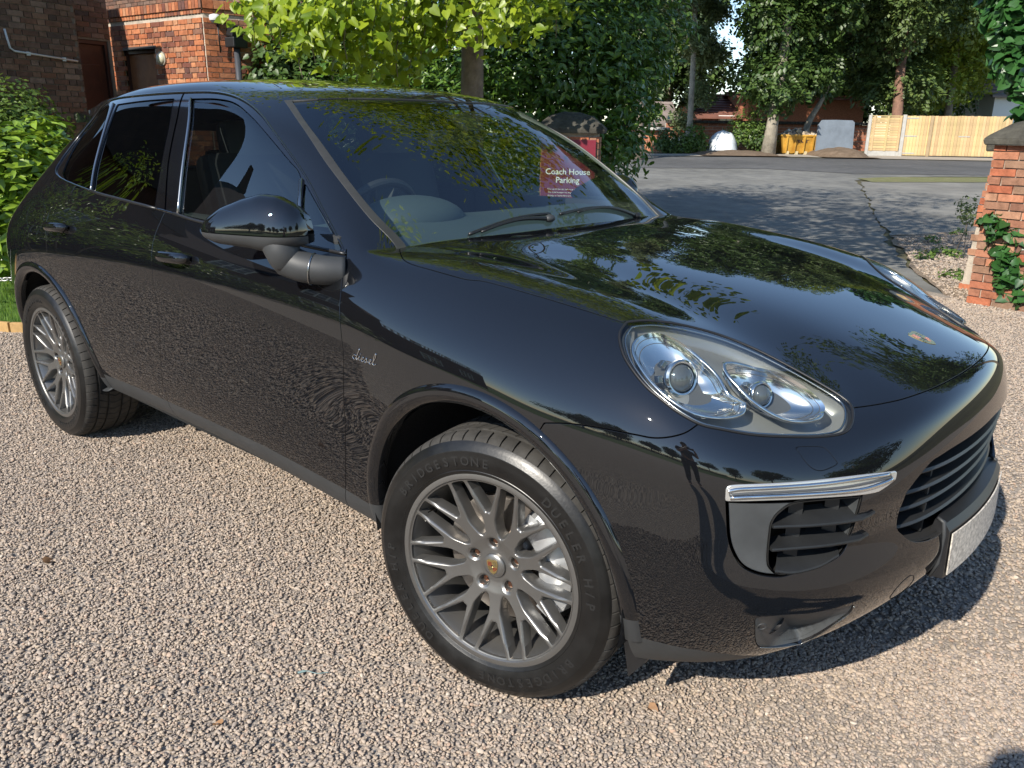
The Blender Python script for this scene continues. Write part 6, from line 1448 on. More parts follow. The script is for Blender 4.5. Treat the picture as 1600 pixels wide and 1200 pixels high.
def sel(M, tags): P, N, T, G = M; k = np.isin(G, tags); return P, N, T[k], G[k]
def region(M, *conds):
    for c in conds: M = clip(M, c)
    return M
def side_split(M, side):
    return clip(M, (lambda P: -P[:, 1]) if side < 0 else (lambda P: P[:, 1]))
def put(name, M, material, parent, off=0.0, rim=True, depth=0.014, roll=0.0012):
    if rim: P, N, T = rimmed(M, depth, roll)
    else: P, N, T, G = compact(M)
    if off: P = P-N*off
    me = mesh_np(name, P, T, True, N)
    return link(name, me, material, parent)

def split_tags(M, fn, fn0=None):
    a = sel(M, [0, 1]); b_ = region(sel(M, [2, 3]), fn)
    if fn0: a = region(a, fn0)
    off = len(a[0])
    return np.concatenate([a[0], b_[0]]), np.concatenate([a[1], b_[1]]), np.concatenate([a[2], b_[2]+off]), np.concatenate([a[3], b_[3]])
LOW = sel(MS, [0, 1]); UP = sel(MS, [2, 3])
car = thing('parked_car', 'glossy black five-door SUV parked on the gravel drive, graphite multi-spoke wheels', 'car')
nearw = lambda P: fold(P)-.5
tag(car)

# hood, bumper, fenders
put('hood', region(LOW, in_hood, out_hl), PAINT, car)
bump = region(LOW, inside(xz, p_bump, GAP), out_hood, out_hl)
bump = region(bump, fr(outside(B_IN, p_drl, .002)), fr(outside(B_IN, p_int, .0015)), fr(outside(B_IN, p_fog, .0015)), lambda P: np.where(P[:, 0] > .75, -sd_poly(wz(P), p_gril), .5)-.001,
              lambda P: np.where(P[:, 0] > .4, -sd_poly(B_HL(P), p_wash), .5)-.0010, openarch, glossy(.0008))
bumper = put('front_bumper', bump, PAINT, car)
wsh = region(LOW, lambda P: np.where((P[:, 0] > .4) & (P[:, 2] > .7), sd_poly(B_HL(P), p_wash), -.5)-.0008)
for s in (-1, 1): put('washer_flap', side_split(wsh, s), PAINT, bumper)
fend = region(LOW, inside(xz, p_fend, GAP), out_hood, out_hl, openarch, glossy(.0008), nearw)
fdoor = region(LOW, inside(xz, p_fdoor, GAP), outside(xz, p_dlo, GAP*.6), openarch, glossy(.0008), nearw)
rdoor = region(LOW, inside(xz, p_rdoor, GAP), outside(xz, p_dlo, GAP*.6), openarch, glossy(.0008), nearw)
flap = region(LOW, inside(xz, p_flap, .0011), nearw)
flap = clip(flap, lambda P: -P[:, 1])
clad = region(LOW, cladr(.0008), openarch, lambda P: fold(P)-.5, lambda P: np.where((P[:, 0] > .75) | (P[:, 0] < -3.6), -1., 1.))
DOORS = {}
for s in (-1, 1):
    f = put('front_fender', side_split(fend, s), PAINT, car)
    d1 = put('front_door', side_split(fdoor, s), PAINT, car); d2 = put('rear_door', side_split(rdoor, s), PAINT, car)
    DOORS[s] = (d1, d2, f)
    for nm, poly, par in (('door_cladding', p_fdoor, d1), ('door_cladding', p_rdoor, d2), ('fender_cladding', p_fend, f), ('bumper_cladding', p_bump, bumper)):
        c = side_split(region(clad, inside(xz, poly, .0012)), s)
        if len(c[2]): put(nm, c, CLAD, par, off=.001)
# body shell: roof, pillars, quarter panels, tail
p_tail = [(-3.30, 1.12), (-3.45, 1.135), (-3.9, 1.13), (-3.9, .99), (-3.6, .985), (-3.42, 1.01)]
p_rw = sm([(-.05, 1.25), (.44, 1.25), (.42, 1.47), (-.05, 1.48)][::-1], corner=60)
up_all = region(MS, lambda P: np.where(P[:, 0] > -.52, -1., 1.))
rest = region(split_tags(MS, lambda P: P[:, 0]*0+1, fn0=lambda P: -sd_poly(xz(P), p_fend)-GAP*.9), outside(xz, p_dlo, GAP*.6))
rest = region(rest, lambda P: -.25-P[:, 0])
shellM = region(rest, lambda P: np.where(P[:, 2] < 1.30, -sd_poly(xz(P), p_fdoor), .5)-GAP, lambda P: np.where(P[:, 2] < 1.30, -sd_poly(xz(P), p_rdoor), .5)-GAP, openarch, glossy(.0008),
                outside(xz, p_tail, .001), lambda P: np.where(P[:, 1] < 0, -sd_poly(xz(P), p_flap), .5)-.0011,
                lambda P: np.where(P[:, 0] < -3.2, -sd_poly(wz(P), p_rw), .5)-.001)
sh = sel(shellM, [0, 2, 3])
wsx = lambda P: np.where((P[:, 0] > -1.6), -sd_poly(xw(P), p_ws_out), .5)-.0008
# join both parts again on shared positions
def weld(M):
    P, N, T, G = compact(M)
    key = np.round(P, 5); _, first, inv = np.unique(key, axis=0, return_index=True, return_inverse=True)
    inv = inv.reshape(-1)
    return P[first], N[first], inv[T], G
shell = put('body_shell', weld(split_tags(sh, wsx)), PAINT, car)
put('fuel_flap', flap, PAINT, shell)
for s in (-1, 1): put('tail_light', side_split(region(sel(MS, [0]), inside(xz, p_tail, .0012)), s), REDLENS, shell)
put('rear_window', region(sel(MS, [2]), lambda P: np.where(P[:, 0] < -3.2, sd_poly(wz(P), p_rw), -.5)-.001), PRIVG, car, off=.003)
# windscreen with its rubber trim
put('windscreen', region(sel(MS, [2]), inside(xw, p_ws_in, .0005), lambda P: P[:, 0]+1.5), WSG, car, off=.003, rim=False)
put('windscreen_trim', region(sel(MS, [2]), lambda P: np.where(P[:, 0] > -1.5, sd_poly(xw(P), p_ws_out), -.5)-.0004, lambda P: -sd_poly(xw(P), p_ws_in)+.0003), TRIMG, car, off=-.0012)
# side glass
upz = region(MS, lambda P: P[:, 2]-1.0, nearw)
for s in (-1, 1):
    d1, d2, f = DOORS[s]; U = side_split(upz, s)
    fr_ = region(U, inside(xz, p_dlo, .0006), outside(xz, p_gf, 0), outside(xz, p_gq, 0), outside(xz, p_gr, 0), outside(xz, p_gq2, 0))
    bsx = P2(FE['bseam_hi'], 0, 2)
    line = lambda P: P[:, 0]-np.interp(P[:, 2], [1.18, 1.266, 1.3485, 1.426, 1.522, 1.604, 1.65], [-1.676, -1.7207, -1.764, -1.7994, -1.8444, -1.8983, -1.93])
    put('window_frame', region(fr_, lambda P: line(P)-.0018), PAINT_PIANO, d1, off=.003)
    put('window_frame', region(fr_, lambda P: -line(P)-.0018), PAINT_PIANO, d2, off=.003)
    put('front_side_window', region(U, inside(xz, p_gf, -.002)), SIDEG, d1, off=.0065, rim=False)
    put('front_quarter_glass', region(U, inside(xz, p_gq, -.002)), SIDEG, d1, off=.0065, rim=False)
    put('rear_side_window', region(U, inside(xz, p_gr, -.002)), PRIVG, d2, off=.0065, rim=False)
    put('rear_quarter_glass', region(U, inside(xz, p_gq2, -.002)), PRIVG, shell, off=.0065, rim=False)
# dark liner behind every gap
lin = region(MS, outside(xz, p_dlo, -.012), lambda P: arch_d(P)-.43, lambda P: P[:, 2]-.30,
             lambda P: np.where(P[:, 0] > .1, -sd_poly(B_HL(P), p_hl), .5)+.005, fr(outside(B_IN, p_int, -.004)), fr(outside(B_IN, p_fog, -.004)),
             lambda P: np.where(P[:, 0] > .75, -sd_poly(wz(P), p_gril), .5)+.004)
lin = split_tags(sel(lin, [0, 1, 2, 3]), lambda P: np.where((P[:, 0] > -1.6), -sd_poly(xw(P), p_ws_out), .5)+.01)
lin1 = region(LOW, lambda P: arch_d(P)-.43, lambda P: P[:, 2]-.28, outside(xz, p_dlo, -.01), lambda P: np.where(P[:, 0] > .1, -sd_poly(B_HL(P), p_hl), .5)+.005, fr(outside(B_IN, p_int, -.004)), fr(outside(B_IN, p_fog, -.004)),
             lambda P: np.where(P[:, 0] > .75, -sd_poly(wz(P), p_gril), .5)+.004)
put('inner_liner', lin1, VOID, shell, off=.013, rim=False)
put('cabin_lining', region(sel(MS, [2, 3]), outside(xz, p_dlo, -.014), lambda P: np.where((P[:, 0] > -1.6), -sd_poly(xw(P), p_ws_out), .5)-.004, lambda P: np.where(P[:, 0] < -3.2, -sd_poly(wz(P), p_rw), .5)-.001), CABIN, shell, off=.022, rim=False)

# wheel-arch flares: a rolled lip along each arch
def flare(c, side, name='arch_flare'):
    path = []
    for k in range(0, 8): path.append((c[0]-.462+ (0.0), .33+(c[1]-.33)*k/8, 180))
    for k in range(0, 65):
        a = math.pi-math.pi*k/64; path.append((c[0]+.462*math.cos(a), c[1]+.462*math.sin(a), math.degrees(a)))
    for k in range(1, 9): path.append((c[0]+.462, c[1]-(c[1]-.33)*k/8, 0))
    prof = [(.018, -.004), (.015, .004), (.006, .0095), (-.006, .0115), (-.018, .009), (-.030, .002), (-.036, -.008), (-.037, -.03)]
    V, F = [], []
    for x, z, a in path:
        ar = math.radians(a); ox, oz = math.cos(ar), math.sin(ar)
        for u, h in prof:
            px, pz = x+ox*(u-.002), z+oz*(u-.002)
            q, n = surf_side(px if u > -.02 else x-ox*.02, pz if u > -.02 else z-oz*.02, side)
            if q is None: q = Vector((px, side*.9, pz))
            V.append((px, q.y+side*h, pz))
    m = len(prof)
    for i in range(len(path)-1):
        for j in range(m-1):
            f = (i*m+j, i*m+j+1, (i+1)*m+j+1, (i+1)*m+j)
            F.append(f if side > 0 else tuple(reversed(f)))
    V2 = np.array(V); up_, lo_ = [], []
    for f in F:
        zc = sum(V[i][2] for i in f)/4; (up_ if zc > .405 else lo_).append(f)
    for nm, ff, mt in ((name, up_, PAINT), ('flare_foot', lo_, CLAD)):
        us = sorted({i for f in ff for i in f}); mp = {a: k for k, a in enumerate(us)}
        if nm == 'flare_foot':
            for grp in ([f for f in ff if V[f[0]][0] < c[0]], [f for f in ff if V[f[0]][0] >= c[0]]):
                us = sorted({i for f in grp for i in f}); mp = {a: k for k, a in enumerate(us)}
                link(nm, pydata(nm, [V[i] for i in us], [tuple(mp[i] for i in f) for f in grp], True, 60), mt, shell)
        else:
            link(nm, pydata(nm, [V[i] for i in us], [tuple(mp[i] for i in f) for f in ff], True, 60), mt, shell)
for c in (arcF, arcR):
    for s in (-1, 1): flare(c, s)
# wheel wells
def well(c, side):
    bm = bmesh.new(); n = 28; rows = []
    for k in range(n+1):
        a = math.pi*1.06-math.pi*1.12*k/n; x, z = c[0]+.445*math.cos(a), c[1]+.445*math.sin(a)
        if z < .16: z = .16
        rows.append([bm.verts.new((x, side*y, z)) for y in (.915, .8, .55)]+[bm.verts.new((c[0], side*.55, .35))])
    for k in range(n):
        for j in range(3):
            bm.faces.new((rows[k][j], rows[k][j+1], rows[k+1][j+1], rows[k+1][j]))
    return link('wheel_well', from_bm('wheel_well', bm, True), WELL, shell)
for c in (arcF, arcR):
    for s in (-1, 1): well(c, s)
bm = bmesh.new()
bm_box(bm, (-1.45, 0, .36), (2.2, 1.68, .10)); bm_box(bm, (.40, 0, .42), (.30, 1.0, .08)); bm_box(bm, (-3.5, 0, .42), (.4, 1.3, .10)); bm_box(bm, (-1.4, 0, .45), (3.9, 1.0, .12))
link('underbody', from_bm('underbody', bm), VOID, shell)

# ------------------------------------------------------------------ wheels (built once around the origin, axle along Y, outside towards -Y)
def smax(a, b, k=.006):
    h = np.clip(.5+.5*(a-b)/k, 0, 1); return b+(a-b)*h+k*h*(1-h)
PHASE = R(22.0)
def rim_field(X, Z):
    """signed distance inside the metal of the wheel face"""
    r = np.hypot(X, Z); f = np.full(len(X), -1.0)
    sect = R(36)
    th = np.arctan2(Z, X)-PHASE; th = th-np.round(th/sect)*sect   # fold onto one Y spoke
    u, v = r*np.cos(th), np.abs(r*np.sin(th))
    def seg(ax, ay, bx, by, wa, wb):
        ex, ey = bx-ax, by-ay; L = ex*ex+ey*ey
        t = np.clip(((u-ax)*ex+(v-ay)*ey)/L, 0, 1)
        return wa+(wb-wa)*t-np.hypot(u-ax-ex*t, v-ay-ey*t)
    stem = seg(.05, 0, .145, 0, .0228, .0168)
    t = R(12.4)
    arm = seg(.128, .0035, .262*math.cos(t), .262*math.sin(t), .0116, .0044)
    f = smax(stem, arm, .005)
    f = smax(f, .088-r, .016); f = smax(f, r-.2515, .006)
    return f, r
def wheel_face():
    nr, nt = 74, 720
    rr = np.linspace(.034, .2545, nr); P, T = [], []
    tt = np.linspace(0, 2*math.pi, nt, endpoint=False)
    RR, TT = np.meshgrid(rr, tt, indexing='ij')
    X = (RR*np.cos(TT)).ravel(); Z = (RR*np.sin(TT)).ravel()
    P = np.stack([X, np.zeros_like(X), Z], 1); N = np.zeros_like(P); N[:, 1] = -1
    I = np.arange(nr*nt).reshape(nr, nt); a = I[:-1].ravel(); b = np.roll(I, -1, 1)[:-1].ravel(); c = np.roll(I, -1, 1)[1:].ravel(); d = I[1:].ravel()
    T = np.concatenate([np.stack([a, b, c], 1), np.stack([a, c, d], 1)])
    M = (P, N, T, np.zeros(len(T), int))
    M = clip(M, lambda P: rim_field(P[:, 0], P[:, 2])[0])
    bolts = [(.065*math.cos(PHASE+R(72*k)+R(36*1)*0), .065*math.sin(PHASE+R(72*k))) for k in range(5)]
    bolts = [(.066*math.cos(PHASE+R(72*k+36*0)), .066*math.sin(PHASE+R(72*k))) for k in range(5)]
    for bx, bz in bolts:
        M = clip(M, lambda P, bx=bx, bz=bz: np.hypot(P[:, 0]-bx, P[:, 2]-bz)-.0145)
    P, N, T, G = compact(M)
    f, r = rim_field(P[:, 0], P[:, 2])
    s = np.clip((r-.06)/(.2545-.06), 0, 1)
    base = -.040+.040*s**1.35
    bw = .0035+.0055*np.clip((r-.13)/.10, 0, 1); q = np.clip(np.maximum(f, 0)/bw, 0, 1)
    cr = (q*(2-q))*.0065*np.clip((.25-r)/.04, .2, 1)*np.clip((r-.05)/.03, 0, 1)
    db = np.min([np.hypot(P[:, 0]-bx, P[:, 2]-bz) for bx, bz in bolts], 0)
    dip = -.004*np.clip(1-(db-.0145)/.006, 0, 1)
    P[:, 1] = -(base+cr+dip)
    # walls going back from every edge
    E = {}
    for t in T:
        for q in range(3):
            a, b = int(t[q]), int(t[(q+1) % 3])
            if (b, a) in E: del E[(b, a)]
            else: E[(a, b)] = 1
    ids = {}; nP = []; bs = len(P); nT = []
    for a, b in E:
        for v in (a, b):
            if v not in ids:
                ids[v] = bs+len(nP); r_ = np.hypot(P[v, 0], P[v, 2]); dep = .034 if r_ > .06 else .02
                nP.append((P[v, 0], P[v, 1]+dep, P[v, 2]))
    for a, b in E: nT += [(b, a, ids[a]), (b, ids[a], ids[b])]
    P = np.concatenate([P, np.array(nP)]); T = np.concatenate([T, np.array(nT)])
    me = mesh_np('spokes', P, T[:, ::-1] if False else T, True)
    me.set_sharp_from_angle(angle=R(48))
    return me, bolts
FACE_ME, BOLTS = wheel_face()
bm = bmesh.new()   # barrel with outer lip
bm_lathe(bm, [(.2545, .001), (.258, -.0045), (.266, -.0055), (.2725, -.004), (.2735, .002), (.268, .010)], 144, 'Y')
bm_lathe(bm, [(.2545, .001), (.251, .010), (.247, .022), (.243, .040), (.236, .060), (.232, .11), (.240, .19), (.256, .225)], 144, 'Y')
BARREL_ME = from_bm('rim_barrel', bm, True, 40); BARREL_ME.materials.append(RIMM)
bm = bmesh.new()   # tyre: carcass
prof = [(.262, .006), (.268, -.002), (.274, -.0055), (.280, -.0085), (.2815, -.0095), (.283, -.0085), (.295, -.013), (.308, -.0160), (.322, -.0168), (.334, -.0150), (.3365, -.0155), (.338, -.0145),
        (.347, -.0105), (.355, -.005), (.360, -.0005)]
bm_lathe(bm, prof, 144, 'Y')
bm_lathe(bm, [(.360, .250), (.35, .262), (.32, .268), (.29, .262), (.262, .245)], 96, 'Y')
TYRE_ME = from_bm('tyre_wall', bm, True, 50); TYRE_ME.materials.append(TYRE)
def tread_mesh():
    # profile across the tread with four long grooves, repeated round with fine cross cuts on shoulders and ribs
    W0, W1 = -.0005, .250
    ys = [(-.0005, .360, 0), (.006, .3655, 1), (.014, .3700, 1), (.024, .3730, 1), (.036, .3748, 1), (.044, .3752, 1), (.0445, .3675, 0), (.0535, .3675, 0), (.054, .3760, 2), (.070, .3768, 2), (.088, .3772, 2), (.0885, .369, 0), (.098, .369, 0), (.0985, .3775, 2),
          (.125, .3778, 2), (.1515, .3775, 2), (.152, .369, 0), (.161, .369, 0), (.1615, .3772, 2), (.180, .3768, 2), (.1960, .3760, 2), (.1965, .3675, 0), (.2055, .3675, 0), (.206, .3752, 1), (.214, .3748, 1), (.226, .373, 1), (.236, .370, 1), (.244, .3655, 1), (.250, .360, 0)]
    pitches = 60; fr = [0, .055, .075, .5, .93]; V = []
    for k in range(pitches):
        for q in fr:
            a0 = (k+q)/pitches*2*math.pi
            for j, (y, r, kind) in enumerate(ys):
                cut = 0
                if kind and q in (0, .055): cut = .0055 if kind == 1 else .0045
                if kind == 2: a = a0+.9*abs((y-.125))*1.2
                else: a = a0+.35*min(y+.0005, .25-y)
                V.append(((r-cut)*math.cos(a), y, (r-cut)*math.sin(a)))
    m = len(ys); n = pitches*len(fr); F = []
    for i in range(n):
        for j in range(m-1):
            F.append((i*m+j, i*m+j+1, ((i+1) % n)*m+j+1, ((i+1) % n)*m+j))
    me = pydata('tread', V, [tuple(f) for f in F], True, 30); me.materials.append(TREAD); return me
TREAD_ME = tread_mesh()
def ring_text(words, r, size, depth=.0012, y=-.0158, spread=1.0):
    """letters standing on a circle of the tyre wall, read from outside"""
    V, F = [], []
    for s, ang in words:
        n = len(s); step = size*.92/r*spread
        for i, ch in enumerate(s):
            if ch == ' ': continue
            me = text_mesh(ch, size, depth, .0006)
            a = math.radians(ang)-(i-(n-1)/2)*step
            # outside viewer looks along +Y : x to the right, z up
            ca, sa = math.cos(a-math.pi/2), math.sin(a-math.pi/2); b0 = len(V)
            for v in me.vertices:
                lx, lz = v.co.x, v.co.y+r-size*.35
                V.append((lx*ca-lz*sa, y-v.co.z, lx*sa+lz*ca))
            for p in me.polygons: F.append(tuple(b0+i2 for i2 in p.vertices))
            bpy.data.meshes.remove(me)
    me = pydata('sidewall_lettering', V, F); me.materials.append(TYRELET); return me
LET_ME = ring_text([('DUELER H/P', 28), ('DUELER H/P', 208), ('BRIDGESTONE', 118), ('BRIDGESTONE', 298)], .311, .034, spread=1.0)
bm = bmesh.new()   # centre cap
bm_lathe(bm, [(.0005, -.0025), (.02, -.002), (.031, .0005), (.0335, .003), (.0335, .02)], 48, 'Y')
CAP_ME = from_bm('centre_cap', bm, True, 40); CAP_ME.materials.append(RIMM)
def shield(w, h):
    return [(0, -h/2), (w*.26, -h*.38), (w*.43, -h*.12), (w*.5, h*.2), (w*.47, h*.42), (w*.25, h*.5), (0, h*.46), (-w*.25, h*.5), (-w*.47, h*.42), (-w*.5, h*.2), (-w*.43, -h*.12), (-w*.26, -h*.38)]
def crest_parts(w, h):
    """list of (name, mesh, material): gold shield with striped and antlered quarters, a small horse shield in the middle; lies in XZ, faces -Y"""
    out = []
    bm = bmesh.new(); bm_prism(bm, shield(w, h), 0, -.0012, 'Y'); out.append(('shield', from_bm('shield', bm), GOLD))
    bm = bmesh.new()
    for sx, z0, z1 in ((-1, .06, .34), (1, -.30, -.03)):
        for k in range(3):
            xa = sx*w*(.07+k*.125); zl = z0 if sx < 0 else z0+k*.07
            bm_prism(bm, [(xa, h*zl), (xa+sx*w*.06, h*zl), (xa+sx*w*.06, h*z1), (xa, h*z1)][::(1 if sx > 0 else -1)], -.0012, -.0018, 'Y')
    out.append(('red_stripes', from_bm('red_stripes', bm), CRED))
    bm = bmesh.new()
    for sx, z0, z1 in ((-1, -.24, -.03), (1, .08, .34)):
        for k in range(3):
            pts = [(sx*w*(.10+.30*t), 0, h*(z0+.03+.09*k+.03*math.sin(t*3.1))) for t in (0, .33, .66, 1)]
            pts = [(a, -.0016, c) for a, _, c in pts]; bm_tube(bm, pts, w*.014, 4)
    # prancing horse, a few strokes
    hs = shield(w*.26, h*.3); bm_prism(bm, [(a, b+0*h) for a, b in hs], -.0012, -.0017, 'Y')
    out.append(('black_antlers', from_bm('black_antlers', bm), CBLK))
    bm = bmesh.new(); s = w*.26
    for st in ([(-.2, -.35), (-.1, -.1), (.05, .05), (.12, .3), (.28, .28)], [(.1, .1), (.3, .0)], [(-.1, -.1), (.1, -.25), (.05, -.4)], [(-.2, 0), (-.34, -.15)]):
        bm_tube(bm, [(a*s, -.0019, c*s) for a, c in st], s*.06, 4)
    out.append(('horse_mark', from_bm('horse_mark', bm), GOLD))
    return out
CREST_W = crest_parts(.034, .042)
bm = bmesh.new(); bmesh.ops.create_cone(bm, cap_ends=True, segments=6, radius1=.0095, radius2=.0095, depth=.02, matrix=Matrix.Rotation(R(90), 4, 'X'))
bmesh.ops.create_cone(bm, cap_ends=True, segments=20, radius1=.0062, radius2=.0062, depth=.026, matrix=Matrix.Rotation(R(90), 4, 'X'))
BOLT_ME = from_bm('wheel_bolt', bm); BOLT_ME.materials.append(BOLT)
bm = bmesh.new()
bm_lathe(bm, [(.085, .090), (.178, .090), (.178, .122), (.085, .122)], 96, 'Y'); bm_lathe(bm, [(.0005, .06), (.083, .06), (.085, .092)], 64, 'Y')
DISC_ME = from_bm('brake_disc', bm, True, 30); DISC_ME.materials.append(DISC)
def caliper_mesh(front):
    bm = bmesh.new(); n = 16; a0, a1 = (R(-38), R(62)) if front else (R(-30), R(50)); rows = []
    for k in range(n+1):
        a = a0+(a1-a0)*k/n; e = min(k, n-k); ins = .030 if e == 0 else (.010 if e == 1 else 0)
        bulge = -.006 if 5 < k < 11 else 0
        pr = [(.118+ins, .085), (.122+ins, .068+bulge), (.150, .058+bulge), (.188, .060+bulge), (.212-ins, .072), (.218-ins, .10), (.216-ins, .14)]
        rows.append([bm.verts.new((r*math.cos(a), y, r*math.sin(a))) for r, y in pr])
    for k in range(n):
        for j in range(len(rows[0])-1): bm.faces.new((rows[k][j], rows[k][j+1], rows[k+1][j+1], rows[k+1][j]))
    bm.faces.new(rows[0]); bm.faces.new(list(reversed(rows[-1])))
    for da in (.12, .5, .88):
        a = a0+(a1-a0)*da
        bm_box(bm, (.165*math.cos(a), .060, .165*math.sin(a)), (.055, .012, .028), Euler((0, -a, 0)), .004)
    me = from_bm('brake_caliper', bm, True, 35); me.materials.append(CALIP); return me
CAL_F = caliper_mesh(True)
bm = bmesh.new(); bm_lathe(bm, [(.0005, .13), (.20, .13), (.225, .15), (.23, .24)], 48, 'Y')
BACK_ME = from_bm('hub_backing', bm, True); BACK_ME.materials.append(VOID)
bm = bmesh.new(); bm_box(bm, (.236*math.cos(R(157)), .045, .236*math.sin(R(157))), (.012, .05, .03), Euler((0, -R(157), 0)), .003)
bm_tube(bm, [(.243*math.cos(R(156)), .022, .243*math.sin(R(156))), (.222*math.cos(R(158)), .012, .222*math.sin(R(158)))], .0042, 8)
VALVE_ME = from_bm('tyre_valve', bm); VALVE_ME.materials.append(SATIN)
def wheel(x, side, steer, spin=0.0, front=True):
    w = bpy.data.objects.new('wheel', None); COL.objects.link(w); w.empty_display_size = .05; w.parent = car
    w.location = (x, side*.939, .3745)
    if side < 0: w.rotation_euler = (0, spin, steer)
    else: w.rotation_euler = (0, spin, steer+math.pi)
    for nm, me in (('tyre', TYRE_ME), ('tyre_tread', TREAD_ME), ('sidewall_lettering', LET_ME), ('spokes', FACE_ME), ('rim_barrel', BARREL_ME), ('centre_cap', CAP_ME), ('brake_disc', DISC_ME), ('hub_backing', BACK_ME), ('tyre_valve', VALVE_ME)):
        o = link(nm, me, RIMM, w)
        if nm == 'centre_cap': o.location = (0, .031, 0)
    cpo = link('brake_caliper', CAL_F, CALIP, w); cpo.rotation_euler = (0, -spin if side < 0 else -spin+math.pi, 0)
    for nm, me, mt in CREST_W:
        link('crest_'+nm, me, mt, w, loc=(0, .0282, 0), rot=(0, R(-8)-spin*0, 0))
    for bx, bz in BOLTS: link('wheel_bolt', BOLT_ME, BOLT, w, loc=(bx, .062, bz))
    return w
wheel(0, -1, 0.167); wheel(-2.895, -1, 0.0); wheel(0, 1, 0.167); wheel(-2.895, 1, 0.0)

